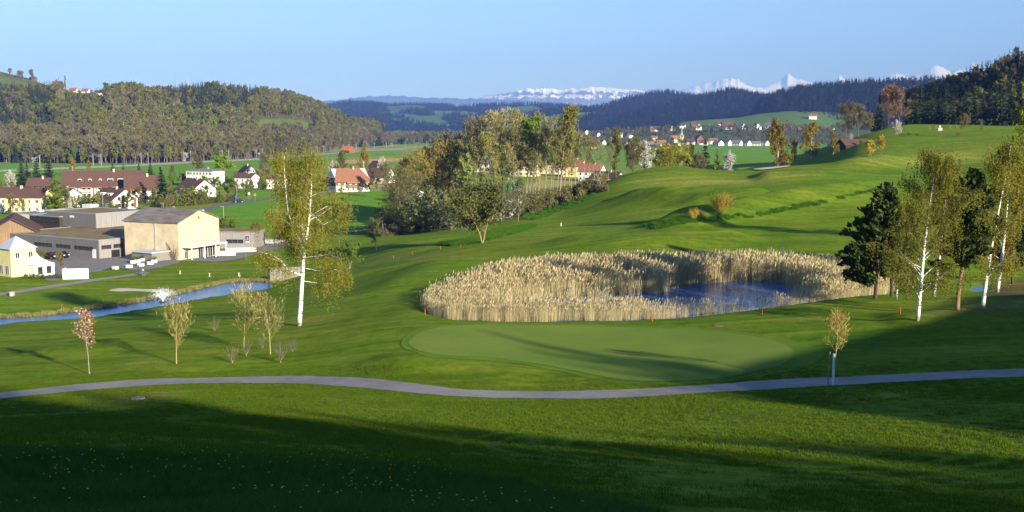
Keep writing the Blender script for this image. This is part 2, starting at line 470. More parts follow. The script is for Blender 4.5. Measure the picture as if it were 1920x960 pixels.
# ------------------------------------------------------------------ sheets laid on the ground
def ribbon(name, pts, width, mat, off=0.035, n=8, nc=5):
    c = crspline([p[:2] for p in pts], n)
    t = np.gradient(c, axis=0); t /= np.linalg.norm(t, axis=1)[:, None] + 1e-9
    nrm = np.stack([-t[:, 1], t[:, 0]], 1)
    k = np.linspace(-0.5, 0.5, nc) * width
    X = c[:, None, :] + nrm[:, None, :] * k[None, :, None]
    X[:, 0] += nrm * (0.20 * fbm(c[:, 0] * 0.9, c[:, 1] * 0.9, 3))[:, None]
    X[:, -1] += nrm * (0.20 * fbm(c[:, 0] * 0.9 + 40, c[:, 1] * 0.9, 3))[:, None]
    z = H(X[..., 0].ravel(), X[..., 1].ravel()) + off
    V = np.concatenate([X.reshape(-1, 2), z[:, None]], 1)
    i = np.arange(len(c) - 1)[:, None] * nc; j = np.arange(nc - 1)[None]
    F = np.stack([i + j, i + j + 1, i + nc + j + 1, i + nc + j], -1).reshape(-1, 4)
    if np.cross(np.append(X[1, 0] - X[0, 0], 0), np.append(X[0, 1] - X[0, 0], 0))[2] > 0: F = F[:, ::-1]
    return structure(name, mesh_from(name, V, F, mat, True))
def blob_sheet(name, loop, mat, off, rings=14, dish=0.0, flat=None):
    """a sheet inside a closed outline, draped on the ground"""
    L = np.asarray(loop)[:, :2]; c = L.mean(0); n = len(L)
    V = [np.array([[c[0], c[1]]])]
    for k in range(1, rings + 1): V.append(c + (L - c) * (k / rings))
    V = np.concatenate(V)
    z = H(V[:, 0], V[:, 1]) + off if flat is None else np.full(len(V), flat)
    if dish:
        kk = np.concatenate([[0], np.repeat(np.arange(1, rings + 1), n)]) / rings
        z = z + dish * kk ** 6
    F = []
    for j in range(n): F.append((0, 1 + j, 1 + (j + 1) % n))
    for k in range(rings - 1):
        a = 1 + k * n; b = a + n
        for j in range(n):
            F.append((a + j, b + j, b + (j + 1) % n, a + (j + 1) % n))
    V3 = np.concatenate([V, z[:, None]], 1)
    ar = np.sum(L[:, 0] * np.roll(L[:, 1], -1) - np.roll(L[:, 0], -1) * L[:, 1])
    if ar < 0: F = [f[::-1] for f in F]
    return structure(name, mesh_from(name, V3, F, mat, True))
def hitloop(pts, n=5): return crspline([hit(x, y)[:2] for x, y in pts], n, True)

def asphalt(name, c1, c2):
    m, nt, b = new_mat(name)
    f = noise_n(nt, 0.45, 8, rough=0.75); g = noise_n(nt, 25, 3)
    c = mixc(nt, 1.0, ramp(nt, f, [(0.3, c2), (0.65, c1)]), ramp(nt, g, [(0.3, (0.82, 0.82, 0.82)), (0.7, (1.12, 1.12, 1.12))]), 'MULTIPLY')
    nt.links.new(c, b.inputs['Base Color'])
    b.inputs['Roughness'].default_value = 0.9; b.inputs['Specular IOR Level'].default_value = 0.2
    bump(nt, b, g, 0.3, 0.01)
    return m
M_PATH = asphalt('path_asphalt', (0.30, 0.272, 0.245), (0.195, 0.178, 0.160))
M_ROAD = asphalt('road_asphalt', (0.17, 0.17, 0.17), (0.11, 0.11, 0.11))
M_LOT = asphalt('lot_asphalt', (0.24, 0.225, 0.21), (0.16, 0.15, 0.14))
M_SAND = surf('bunker_sand', (0.60, 0.52, 0.39), (0.52, 0.44, 0.33), 1.5, 0.95)
M_GRAVEL = surf('gravel_track', (0.42, 0.37, 0.30), (0.32, 0.28, 0.22), 2.0, 0.95)

def turf(name, c1, c2, sc):
    m, nt, b = new_mat(name)
    f = noise_n(nt, sc, 5, rough=0.6); g = noise_n(nt, 12.0, 3, rough=0.6)
    c = mixc(nt, 1.0, ramp(nt, f, [(0.32, c2), (0.66, c1)]), ramp(nt, g, [(0.3, (0.82, 0.84, 0.82)), (0.7, (1.16, 1.12, 1.08))]), 'MULTIPLY')
    nt.links.new(c, b.inputs['Base Color'])
    b.inputs['Roughness'].default_value = 0.9; b.inputs['Specular IOR Level'].default_value = 0.04
    b.inputs['Sheen Weight'].default_value = 0.06; b.inputs['Sheen Roughness'].default_value = 0.55
    nt.links.new(mixc(nt, 1.0, c, (4.2, 4.0, 3.0), 'MULTIPLY'), b.inputs['Sheen Tint'])
    bump(nt, b, g, 0.25, 0.03)
    return m
M_GREEN = turf('green_turf', (0.128, 0.176, 0.030), (0.092, 0.150, 0.024), 0.12)
M_FRINGE = turf('fringe_turf', (0.098, 0.160, 0.014), (0.062, 0.125, 0.011), 0.35)
PATH_PX = [(-160,757),(-80,750),(0,743),(80,734),(160,726),(240,720),(320,716),(400,714),(480,713),(560,713),(640,716),(720,722),(800,731),(860,737),(920,740),(1000,741),(1080,741),(1160,739),(1240,735),(1320,730),(1400,725),(1480,720),(1560,716),(1640,712),(1720,708),(1800,704),(1880,701),(1960,698),(2060,695)]
ribbon('golf_cart_path', [hit(*p) for p in PATH_PX], 2.9, M_PATH)
blob_sheet('green_fringe', hitloop([(752,642),(775,620),(840,609),(950,606),(1100,608),(1250,613),(1380,622),(1470,635),(1530,652),(1545,668),(1500,692),(1400,712),(1280,721),(1180,721),(1110,711),(1050,697),(1000,687),(930,678),(870,674),(800,668),(762,656)]), M_FRINGE, 0.03)
blob_sheet('putting_green', hitloop([(766,642),(790,623),(845,613),(950,610),(1100,612),(1250,617),(1370,626),(1440,637),(1480,652),(1488,668),(1450,690),(1370,707),(1280,715),(1190,715),(1120,705),(1055,692),(1000,682),(930,673),(870,669),(805,663),(776,654)]), M_GREEN, 0.055)
blob_sheet('sand_bunker', hitloop([(204,545),(225,541),(260,542),(290,543),(315,542),(308,547),(285,548),(250,546),(225,547)]), M_SAND, 0.05, 6)
blob_sheet('sand_bunker', hitloop([(1413,318.5),(1440,315.5),(1475,312.5),(1478,314),(1450,318),(1425,320)]), M_SAND, 0.35, 6)
blob_sheet('golf_tee', hitloop([(668,500),(700,493),(745,484),(760,488),(715,496),(680,502)]), M_FRINGE, 0.05, 6)
ribbon('gravel_path', [hit(*p) for p in [(640,436),(690,431),(735,427),(800,426),(870,427)]], 3.2, M_GRAVEL, 0.08)
ribbon('gravel_path', [hit(*p) for p in [(730,427),(748,420),(765,410)]], 2.6, M_GRAVEL, 0.11)
ribbon('entrance_path', [hit(*p) for p in [(-90,558),(0,552),(60,543),(120,534),(180,525),(245,516),(270,511)]], 3.0, M_PATH, 0.05)
# ------------------------------------------------------------------ water
def water_material():
    m, nt, b = new_mat('pond_water')
    b.inputs['Base Color'].default_value = (0.035, 0.11, 0.27, 1)
    b.inputs['Roughness'].default_value = 0.12
    b.inputs['IOR'].default_value = 1.33
    f = noise_n(nt, 1.6, 5, stretch=(0.7, 1.6, 1)); bump(nt, b, f, 0.5, 0.10)
    return m
M_WATER = water_material()
blob_sheet('pond_water', POND_R, M_WATER, 0, 6, flat=ZR)
blob_sheet('stream_water', STREAM, M_WATER, 0, 3, flat=ZS)
def strip_water(name, loop, z, half):
    n = len(loop) // 2
    a, b = loop[:n], loop[n:2 * n][::-1]
    V = np.concatenate([np.c_[a, np.full(n, z)], np.c_[b, np.full(n, z)]])
    F = [(i, i + 1, n + i + 1, n + i) for i in range(n - 1)]
    me = mesh_from(name, V, F, M_WATER)
    if me.polygons[0].normal.z < 0: me.flip_normals()
    return structure(name, me)
strip_water('pond_water', POND_L, ZL, 0)
# ------------------------------------------------------------------ plants: how they grow
def leaf_mat(name, dark, light, transl=0.35, vary=0.25, inst=False):
    m = bpy.data.materials.new(name); m.use_nodes = True
    nt = m.node_tree; nt.nodes.clear()
    out = nt.nodes.new('ShaderNodeOutputMaterial')
    t = N(nt, 'ShaderNodeAttribute', attribute_name='tint').outputs['Fac']
    rnd = nt.nodes.new('ShaderNodeObjectInfo').outputs['Random']
    c = ramp(nt, t, [(0.0, dark), (1.0, light)])
    v = ramp(nt, rnd, [(0.0, (1 - vary, 1 - vary, 1 - vary * 0.6)), (0.5, (1, 1, 1)), (1.0, (1 + vary, 1 + vary * 0.7, 1 - vary * 0.4))])
    c = mixc(nt, 1.0, c, v, 'MULTIPLY')
    d = nt.nodes.new('ShaderNodeBsdfDiffuse'); nt.links.new(c, d.inputs[0])
    if transl > 0:
        tr = nt.nodes.new('ShaderNodeBsdfTranslucent'); nt.links.new(c, tr.inputs[0])
        mx = nt.nodes.new('ShaderNodeMixShader'); mx.inputs[0].default_value = transl
        nt.links.new(d.outputs[0], mx.inputs[1]); nt.links.new(tr.outputs[0], mx.inputs[2])
        nt.links.new(mx.outputs[0], out.inputs[0])
    else:
        nt.links.new(d.outputs[0], out.inputs[0])
    return m
def bark_mat(name, c1, c2, stretch=(6, 6, 1.2), sc=2.0):
    return surf(name, c1, c2, sc, 0.9, stretch, 0.4)
def birch_bark():
    m, nt, b = new_mat('birch_bark')
    f = noise_n(nt, 1.0, 4, stretch=(1.2, 1.2, 5.0), rough=0.7)
    g = noise_n(nt, 0.5, 3)
    z = nt.nodes.new('ShaderNodeSeparateXYZ'); nt.links.new(nt.nodes.new('ShaderNodeTexCoord').outputs['Object'], z.inputs[0])
    c = ramp(nt, f, [(0.36, (0.05, 0.045, 0.04)), (0.45, (0.62, 0.60, 0.56)), (0.8, (0.78, 0.76, 0.72))])
    base = ramp(nt, z.outputs[2], [(0.0, (0.10, 0.085, 0.06)), (1.0, (1, 1, 1))])
    c = mixc(nt, ramp(nt, math_n(nt, 'ADD', math_n(nt, 'MULTIPLY', z.outputs[2], 0.6), g), [(0.55, (1, 1, 1)), (0.95, (0, 0, 0))]), c, (0.11, 0.095, 0.07))
    nt.links.new(c, b.inputs['Base Color']); b.inputs['Roughness'].default_value = 0.8
    return m
M_BIRCH = birch_bark()
M_BARK = bark_mat('grey_brown_bark', (0.17, 0.13, 0.095), (0.09, 0.07, 0.05))
M_BARKP = bark_mat('pale_bark', (0.27, 0.23, 0.18), (0.17, 0.14, 0.11))
M_BARKY = bark_mat('lichen_yellow_bark', (0.33, 0.27, 0.10), (0.20, 0.165, 0.07))
M_BARKD = bark_mat('dark_bark', (0.075, 0.055, 0.04), (0.04, 0.03, 0.022))
L_BIRCH = leaf_mat('birch_spring_leaves', (0.132, 0.134, 0.018), (0.266, 0.256, 0.040), 0.4)
L_GOLD = leaf_mat('golden_spring_leaves', (0.15, 0.118, 0.016), (0.30, 0.225, 0.032), 0.4)
L_OLIVE = leaf_mat('olive_buds', (0.085, 0.095, 0.022), (0.20, 0.20, 0.050), 0.35)
L_SPRING = leaf_mat('yellow_green_buds', (0.145, 0.155, 0.035), (0.30, 0.30, 0.075), 0.4)
L_TWIG = leaf_mat('olive_brown_twigs', (0.20, 0.17, 0.08), (0.38, 0.33, 0.16), 0.3)
L_GREEN = leaf_mat('fresh_green_leaves', (0.09, 0.15, 0.02), (0.20, 0.29, 0.035), 0.4)
L_LIME = leaf_mat('lime_leaves', (0.20, 0.27, 0.06), (0.40, 0.45, 0.13), 0.4)
L_BROWN = leaf_mat('brown_twigs', (0.088, 0.080, 0.040), (0.175, 0.158, 0.080), 0.1)
L_GREYT = leaf_mat('grey_twigs', (0.115, 0.098, 0.08), (0.22, 0.19, 0.155), 0.1)
L_RUST = leaf_mat('rusty_buds', (0.15, 0.075, 0.035), (0.30, 0.16, 0.08), 0.2)
L_YELLOW = leaf_mat('yellow_shoots', (0.28, 0.20, 0.03), (0.48, 0.37, 0.06), 0.35)
L_WHITE = leaf_mat('white_blossom', (0.34, 0.31, 0.27), (0.60, 0.58, 0.55), 0.3, 0.1)
L_PINK = leaf_mat('pinkish_blossom', (0.40, 0.22, 0.14), (0.72, 0.60, 0.52), 0.3, 0.1)
L_SPRUCE = leaf_mat('spruce_needles', (0.014, 0.027, 0.014), (0.040, 0.062, 0.024), 0.1)
L_FARSP = leaf_mat('shaded_ridge_needles', (0.004, 0.010, 0.008), (0.010, 0.022, 0.016), 0.05)  # spruce needles darkened past their own colour, crown self-shadow put into it
L_FAROL = leaf_mat('ridge_buds', (0.022, 0.030, 0.012), (0.05, 0.062, 0.026), 0.1)
L_PINE = leaf_mat('pine_needles', (0.030, 0.050, 0.018), (0.075, 0.105, 0.032), 0.15)
L_CYP = leaf_mat('cypress_sprays', (0.06, 0.095, 0.016), (0.15, 0.185, 0.03), 0.2)
L_BUSH = leaf_mat('bush_leaves', (0.055, 0.085, 0.016), (0.14, 0.19, 0.035), 0.3)

def tube_mesh(segs, n=4):
    """segs: (p0, p1, r0, r1) rows -> verts, quads"""
    S = np.array(segs, float).reshape(-1, 8)
    p0, p1, r0, r1 = S[:, 0:3], S[:, 3:6], S[:, 6], S[:, 7]
    d = p1 - p0; d /= np.linalg.norm(d, axis=1)[:, None] + 1e-9
    ref = np.where(np.abs(d[:, 2:3]) > 0.9, np.array([[1.0, 0, 0]]), np.array([[0, 0, 1.0]]))
    u = np.cross(d, ref); u /= np.linalg.norm(u, axis=1)[:, None] + 1e-9
    v = np.cross(d, u)
    V = []
    for p, r in ((p0, r0), (p1, r1)):
        for k in range(n):
            a = 2 * math.pi * k / n
            V.append(p + (u * math.cos(a) + v * math.sin(a)) * r[:, None])
    V = np.stack(V, 1)                      # M, 2n, 3
    M = len(S)
    base = (np.arange(M) * 2 * n)[:, None]
    F = np.stack([np.stack([base[:, 0] + k, base[:, 0] + n + k, base[:, 0] + n + (k + 1) % n, base[:, 0] + (k + 1) % n], 1) for k in range(n)], 1)
    return V.reshape(-1, 3), F.reshape(-1, 4)
def quads(P, size, rs, dirs=None, aspect=1.0, flat=0.0):
    """leaf-sized faces at points P; dirs: long axis"""
    n = len(P)
    if dirs is None:
        dirs = rs.normal(size=(n, 3))
    dirs = dirs / (np.linalg.norm(dirs, axis=1)[:, None] + 1e-9)
    o = rs.normal(size=(n, 3))
    if flat: o[:, 2] *= (1 - flat)
    w = np.cross(dirs, o); w /= np.linalg.norm(w, axis=1)[:, None] + 1e-9
    s = (size * (0.6 + 0.8 * rs.rand(n)))[:, None] * 0.5
    a = dirs * s * aspect; b = w * s
    V = np.stack([P - a - b * 0.5, P + a * 0.2 - b, P + a, P + a * 0.2 + b], 1).reshape(-1, 3)
    F = np.arange(4 * n).reshape(-1, 4)
    return V, F
def leaf_mesh(name, P, size, rs, mat, dirs=None, aspect=1.0, tint=None, flat=0.0):
    P = np.asarray(P, float)
    V, F = quads(P, size, rs, dirs, aspect, flat)
    me = mesh_from(name, V, F, mat)
    if tint is None:
        c = P.mean(0); k = fbm(P[:, 0] * 0.9 + 31, P[:, 1] * 0.9 + P[:, 2] * 1.1, 2) * 0.5 + 0.5
        tint = np.clip(0.6 * k + 0.4 * rs.rand(len(P)), 0, 1)
    set_attr(me, 'tint', tint, 'FACE')
    return me
def rvec(rng): 
    return Vector((rng.gauss(0, 1), rng.gauss(0, 1), rng.gauss(0, 1)))
class Plant:
    def __init__(s, seed):
        s.rng = random.Random(seed); s.rs = np.random.RandomState(seed); s.segs = []; s.tips = []   # tips: pos, dir, level
    def limb(s, p, d, L, r, n=4, wob=0.15, lift=0.0, taper=0.25, lvl=1):
        p = Vector(p); d = Vector(d).normalized(); out = [(p.copy(), d.copy(), r)]
        for i in range(n):
            d = (d + rvec(s.rng) * wob + Vector((0, 0, lift))).normalized()
            q = p + d * (L / n)
            r0 = r * (1 - (1 - taper) * i / n); r1 = r * (1 - (1 - taper) * (i + 1) / n)
            s.segs.append((*p, *q, r0, r1))
            p = q; out.append((p.copy(), d.copy(), r1))
        return out
    def path(s, pts, r0, r1):
        pts = [Vector(p) for p in pts]; n = len(pts) - 1; out = []
        for i in range(n):
            a = r0 + (r1 - r0) * i / n; b = r0 + (r1 - r0) * (i + 1) / n
            s.segs.append((*pts[i], *pts[i + 1], a, b)); out.append((pts[i], (pts[i + 1] - pts[i]).normalized(), a))
        out.append((pts[-1], (pts[-1] - pts[-2]).normalized(), r1))
        return out
    def along(s, line, t):
        k = t * (len(line) - 1); i = min(int(k), len(line) - 2); f = k - i
        return line[i][0].lerp(line[i + 1][0], f), line[i][1], line[i][2] * (1 - f) + line[i + 1][2] * f
    def side(s, d, ang, az=None):
        """direction leaving d at angle ang"""
        u = d.orthogonal().normalized(); v = d.cross(u)
        a = s.rng.uniform(0, 2 * math.pi) if az is None else az
        return d * math.cos(ang) + (u * math.cos(a) + v * math.sin(a)) * math.sin(ang)
    def sub(s, line, n, t0, t1, L, ang, r=0.4, nseg=3, wob=0.2, lift=0.05, shape=None, lvl=2):
        outs = []
        for i in range(n):
            t = t0 + (t1 - t0) * (i + s.rng.random() * 0.8) / n
            p, d, rr = s.along(line, min(t, 0.999))
            dd = s.side(d, ang * s.rng.uniform(0.75, 1.25))
            ll = L * s.rng.uniform(0.7, 1.2) * (shape(t) if shape else 1)
            o = s.limb(p, dd, ll, max(rr * r, 0.006), nseg, wob, lift, 0.3, lvl)
            outs.append(o); s.tips.append((o[-1][0], o[-1][1], lvl))
        return outs
    def trunk_mesh(s, name, mat, n=4, thin=None, rthin=0.04):
        V, F = tube_mesh(s.segs, n)
        if thin is None: return mesh_from(name, V, F, mat, True)
        mi = np.repeat([1 if q[6] < rthin else 0 for q in s.segs], n)
        return mesh_from(name, V, F, None, True, [mat, thin], mi)
    def sample(s, lines, n, spread, hang=0.0, tmin=0.25):
        """points scattered around the outer parts of limbs"""
        P = np.empty((n, 3)); D = np.empty((n, 3))
        for i in range(n):
            l = s.rng.choice(lines); p, d, r = s.along(l, s.rng.uniform(tmin, 0.999))
            P[i] = p; D[i] = d
        P += s.rs.normal(size=(n, 3)) * spread
        if hang: P[:, 2] -= s.rs.rand(n) * hang
        return P, D

# every builder returns (trunk mesh, crown mesh) of a plant about 1 unit = 1 metre, given its height
def broadleaf(seed, Ht, W, leaf, bark, nleaf=2500, lsize=0.35, t0=0.3, twig=None, ntwig=0, lift=0.06, stems=1, ang=0.9, rr=0.018, n1=14, n2=5, dense=1.0, aspect=1.0, twsize=0.7, lean=0.0, tn=4, br=0.42):
    pl = Plant(seed); rng = pl.rng; fin = []
    for k in range(stems):
        d = Vector((lean, 0, 1)) if stems == 1 else Vector((math.cos(k * 6.28 / stems + 0.7) * 0.38, math.sin(k * 6.28 / stems + 0.7) * 0.38, 1))
        tr = pl.limb((0, 0, -0.15), d, Ht * 0.93, Ht * rr, 8, 0.045, 0.03 if stems > 1 else 0.0, 0.12, 0)
        sh = lambda t: max(0.25, math.sin(math.pi * min(1, max(0.0, (t - t0) / (1 - t0)) * 0.80 + 0.20)) ** 0.75)
        l1 = pl.sub(tr, max(4, n1 // stems), t0, 1.0, W * 0.5, ang, br, 4, 0.16, lift, sh, 1)
        for a in l1:
            l2 = pl.sub(a, n2, 0.3, 1.0, W * 0.22, 0.75, 0.45, 3, 0.2, lift * 1.5, None, 2)
            fin += l2 + [a]
        fin.append(tr[-4:])
    P, D = pl.sample(fin, nleaf, W * 0.045 / dense) if nleaf else (np.zeros((0, 3)), None)
    tm = pl.trunk_mesh('trunk', bark, tn)
    if ntwig:
        Q, E = pl.sample(fin, ntwig, W * 0.03, 0, 0.35)
        E = E + pl.rs.normal(size=E.shape) * 0.5 + np.array([0, 0, 0.35])
        V1, F1 = quads(Q, twsize, pl.rs, E, 1.0)
        b = pl.rs.rand(ntwig)
        # thin twigs: squeeze width
        Vq = V1.reshape(-1, 4, 3); c = Vq.mean(1, keepdims=True)
        mid = (Vq[:, 1] - Vq[:, 3]) * 0.5
        Vq[:, 1] -= mid * 0.86; Vq[:, 3] += mid * 0.86
        V1 = Vq.reshape(-1, 3)
        V2, F2 = quads(P, lsize, pl.rs, None, aspect)
        me = mesh_from('crown', np.concatenate([V1, V2]), np.concatenate([F1, F2 + len(V1)]), mats=[twig, leaf], mi=np.r_[np.zeros(ntwig), np.ones(len(P))])
        set_attr(me, 'tint', np.r_[b, np.clip(pl.rs.rand(len(P)) * 0.6 + 0.4 * (fbm(P[:, 0] * .8, P[:, 2] * .8 + P[:, 1], 2) * .5 + .5), 0, 1)] if len(P) else b, 'FACE')
        return tm, me
    return tm, leaf_mesh('crown', P, lsize, pl.rs, leaf, None, aspect)
def spruce(seed, Ht, W, leaf, bark, whorls=26, per=9, nq=5, droop=0.25, base=0.06, gap=0.12, pine=False):
    pl = Plant(seed); rng = pl.rng; rs = pl.rs
    tr = pl.limb((0, 0, -0.15), (0, 0, 1), Ht, Ht * 0.014, 8, 0.012, 0, 0.08, 0)
    P = []; D = []; S = []; T = []
    for i in range(whorls):
        t = base + (1 - base) * ((i + rng.random() * 0.6) / whorls)
        z = t * Ht
        prof = (1 - (t - base) / (1 - base)) ** 0.85
        R = W * 0.5 * max(prof, 0.04) * rng.uniform(0.75, 1.12)
        for k in range(max(4, int(per * (0.45 + 0.55 * prof)))):
            if rng.random() < gap: continue
            a = rng.uniform(0, 6.283); L = R * rng.uniform(0.6, 1.1)
            for q in range(nq):
                f = (q + 0.7) / nq
                zz = z - droop * L * f + 0.12 * L * f * f
                jit = 0.10 * L
                P.append((math.cos(a) * L * f + rng.gauss(0, jit * 0.5), math.sin(a) * L * f + rng.gauss(0, jit * 0.5), zz + rng.gauss(0, 0.04 * Ht / whorls * 3)))
                D.append((math.cos(a) + rng.gauss(0, .35), math.sin(a) + rng.gauss(0, .35), -droop + rng.gauss(0, 0.15)))
                S.append(max(L * 1.5 / nq, 0.018 * Ht) * (1.15 - 0.35 * f)); T.append(rng.random() * 0.6 + 0.4 * f * rng.random())
    P = np.array(P); S = np.array(S)
    V, F = quads(P, 1.0, rs, np.array(D), 1.0, 0.6)
    c = np.repeat(P, 4, 0); V = c + (V - c) * np.repeat(S, 4)[:, None] * 1.35
    me = mesh_from('crown', V, F, leaf); set_attr(me, 'tint', np.array(T), 'FACE')
    return pl.trunk_mesh('trunk', bark, 5), me
def pine(seed, Ht, W, leaf, bark, nq=70, nb=34, base=0.22):
    """irregular pine: horizontal limbs that end in upturned needle clumps"""
    pl = Plant(seed); rng = pl.rng; rs = pl.rs
    tr = pl.limb((0, 0, -0.15), (0, 0, 1), Ht, Ht * 0.017, 8, 0.03, 0, 0.12, 0)
    P = []; D = []
    for i in range(nb):
        t = base + (1 - base) * (i + rng.random() * 0.7) / nb
        p, d, r = pl.along(tr, min(t, 0.995))
        g = (t - base) / (1 - base)
        L = W * 0.5 * (min(1, 0.55 + g * 2.2) * (1 - g) ** 0.72 + 0.06) * rng.uniform(0.55, 1.2)
        a = rng.uniform(0, 6.283)
        lb = pl.limb(p, (math.cos(a), math.sin(a), 0.15), L, max(r * 0.35, 0.02), 4, 0.12, 0.06, 0.3, 1)
        subs = pl.sub(lb, 4, 0.35, 1.0, L * 0.38, 0.7, 0.5, 2, 0.2, 0.12, None, 2) + [lb]
        for s2 in subs:
            for q in range(nq // 4):
                pp, dd, _ = pl.along(s2, rng.uniform(0.35, 0.999))
                P.append(tuple(pp + rvec(rng) * 0.13)); D.append((dd.x + rng.gauss(0, .5), dd.y + rng.gauss(0, .5), 0.7 + rng.gauss(0, .4)))
    P = np.array(P)
    V, F = quads(P, 0.26, rs, np.array(D), 2.0)
    me = mesh_from('crown', V, F, leaf)
    set_attr(me, 'tint', np.clip(rs.rand(len(P)) * 0.6 + 0.3 * (fbm(P[:, 0], P[:, 1] + P[:, 2], 2) + 0.5), 0, 1), 'FACE')
    return pl.trunk_mesh('trunk', bark, 6), me
def birch_leaves(pl, lines, n, hang, spread, size, mat):
    """drooping birch sprays: short strands that hang from the twigs"""
    P, D = pl.sample(lines, n // 6, spread, 0, 0.15)
    rs = pl.rs
    Q = np.repeat(P, 6, 0); f = np.tile(np.arange(6) / 5.0, len(P))
    hl = np.repeat(hang * (0.25 + 0.9 * rs.rand(len(P)) ** 1.6), 6)
    sway = np.repeat(rs.normal(size=(len(P), 2)) * 0.12, 6, 0)
    Q[:, 2] -= f * hl; Q[:, :2] += sway * (f * hl)[:, None] + rs.normal(size=(len(Q), 2)) * 0.045
    Q[:, 2] += rs.normal(size=len(Q)) * 0.05
    d = rs.normal(size=(len(Q), 3)) * 0.5 + np.array([0, 0, -1.0])
    return leaf_mesh('crown', Q, size, rs, mat, d, 1.25)
def birch(seed, Ht, W, lean=(0, 0), nleaf=9000, t0=0.22, hang=1.1, leaf=None, size=0.17, n1=26, thin=1.0):
    pl = Plant(seed); rng = pl.rng
    pts = [(lean[0] * t + 0.10 * math.sin(5 * t + seed), lean[1] * t + 0.08 * math.sin(4 * t + 2 * seed), Ht * t - 0.15) for t in np.linspace(0, 1, 13)]
    tr = pl.path(pts, Ht * 0.0125 * thin, 0.015)
    l1 = []
    for i in range(n1):
        t = t0 + (0.98 - t0) * (i + rng.random() * 0.8) / n1
        p, d, r = pl.along(tr, t)
        L = W * 0.5 * (math.sin(math.pi * (0.40 + 0.57 * (t - t0) / (1 - t0))) ** 0.9 + 0.08) * rng.uniform(0.6, 1.15)
        a = rng.uniform(0, 6.283)
        l1.append(pl.limb(p, (math.cos(a) * 0.8, math.sin(a) * 0.8, rng.uniform(0.45, 0.9)), L * 1.15, max(min(r * 0.26, 0.038), 0.010), 5, 0.10, -0.03, 0.25, 1))
    l2 = []
    for a in l1: l2 += pl.sub(a, 4, 0.25, 1.0, W * 0.16, 0.7, 0.5, 3, 0.2, -0.10, None, 2)
    cr = birch_leaves(pl, l2 + l1 + [tr[-4:]], nleaf, hang, W * 0.035, size, leaf or L_BIRCH)
    return pl.trunk_mesh('trunk', M_BIRCH, 6, M_BARKP, 0.028), cr
def pollard(seed, Ht, W, bark, shootmat, shoots=70, trunk=0.3, bare=True, leaf=None, nleaf=0, lsize=0.1, tr_r=0.035, spreadang=1.0, rshoot=0.012):
    """short trunk, knuckle limbs and a broom of upright shoots"""
    pl = Plant(seed); rng = pl.rng
    tr = pl.limb((0, 0, -0.1), (rng.gauss(0, .03), rng.gauss(0, .03), 1), Ht * trunk, Ht * tr_r, 3, 0.03, 0, 0.8, 0)
    n0 = len(pl.segs); lines = []
    kn = []
    for k in range(9):
        a = k * 2.4; e = rng.uniform(0.35, 1.0)
        o = pl.limb(tr[-1][0] - Vector((0, 0, rng.uniform(0, 0.35) * Ht * trunk)), (math.cos(a), math.sin(a), e), W * 0.22 * rng.uniform(0.6, 1.2), Ht * tr_r * 0.5, 3, 0.15, 0.12, 0.5, 1)
        kn.append(o)
    kn.append(tr)
    nb = len(pl.segs)
    for i in range(shoots):
        p, d, r = pl.along(rng.choice(kn), rng.uniform(0.45, 0.999))
        out = Vector((p.x, p.y, 0)); out = out / (W * 0.3) if W else out
        d = Vector((out.x * 0.75 + rng.gauss(0, .34), out.y * 0.75 + rng.gauss(0, .34), 1))
        L = (Ht - p.z) * rng.uniform(0.55, 1.02) * (1 - 0.22 * min(1, out.length))
        o = pl.limb(p, d * 1.0, L, rshoot, 4, 0.05, 0.07, 0.35, 2); lines.append(o)
        if rng.random() < 0.6: lines += pl.sub(o, 2, 0.25, 0.7, L * 0.35, 0.5, 0.7, 2, 0.1, 0.15, None, 3)
    V, F = tube_mesh(pl.segs[:nb], 6)
    tm = mesh_from('trunk', V, F, bark, True)
    V, F = tube_mesh(pl.segs[nb:], 3)
    T = np.full(len(F), 0.6)
    mats = [shootmat]; mi = np.zeros(len(F))
    if nleaf:
        P, D = pl.sample(lines, nleaf, W * 0.02, 0, 0.2)
        V2, F2 = quads(P, lsize, pl.rs)
        F = np.concatenate([F, F2 + len(V)]); V = np.concatenate([V, V2])
        T = np.r_[T, pl.rs.rand(len(F2))]; mats.append(leaf); mi = np.r_[mi, np.ones(len(F2))]
    me = mesh_from('crown', V, F, mats=mats, mi=mi); set_attr(me, 'tint', T, 'FACE')
    return tm, me
def bush(seed, Ht, W, leaf, bark, nleaf=900, lsize=0.3, stems=9):
    """many stems from the ground, leafy all over"""
    pl = Plant(seed); rng = pl.rng; lines = []
    for k in range(stems):
        a = rng.uniform(0, 6.283)
        o = pl.limb((0, 0, -0.1), (math.cos(a) * rng.uniform(0.1, 0.9), math.sin(a) * rng.uniform(0.1, 0.9), 1), min(Ht, Ht * rng.uniform(0.75, 1.05)), 0.03 + 0.008 * Ht, 4, 0.12, 0.02, 0.3, 1)
        lines.append(o); lines += pl.sub(o, 4, 0.25, 0.95, W * 0.28, 0.8, 0.5, 3, 0.2, 0.06, None, 2)
    P, D = pl.sample(lines, nleaf, W * 0.07, 0, 0.1)
    P[:, 2] = np.maximum(P[:, 2], 0.05)
    return pl.trunk_mesh('stems', bark, 3), leaf_mesh('crown', P, lsize, pl.rs, leaf)

def plant_thing(name, label, meshes, loc, rotz=0.0, scale=(1, 1, 1), group=None, cat='tree', tname='trunk'):
    r = thing(name, label, cat, loc, rotz, group)
    r.scale = scale
    link(tname, meshes[0], r); link('crown', meshes[1], r)
    return r

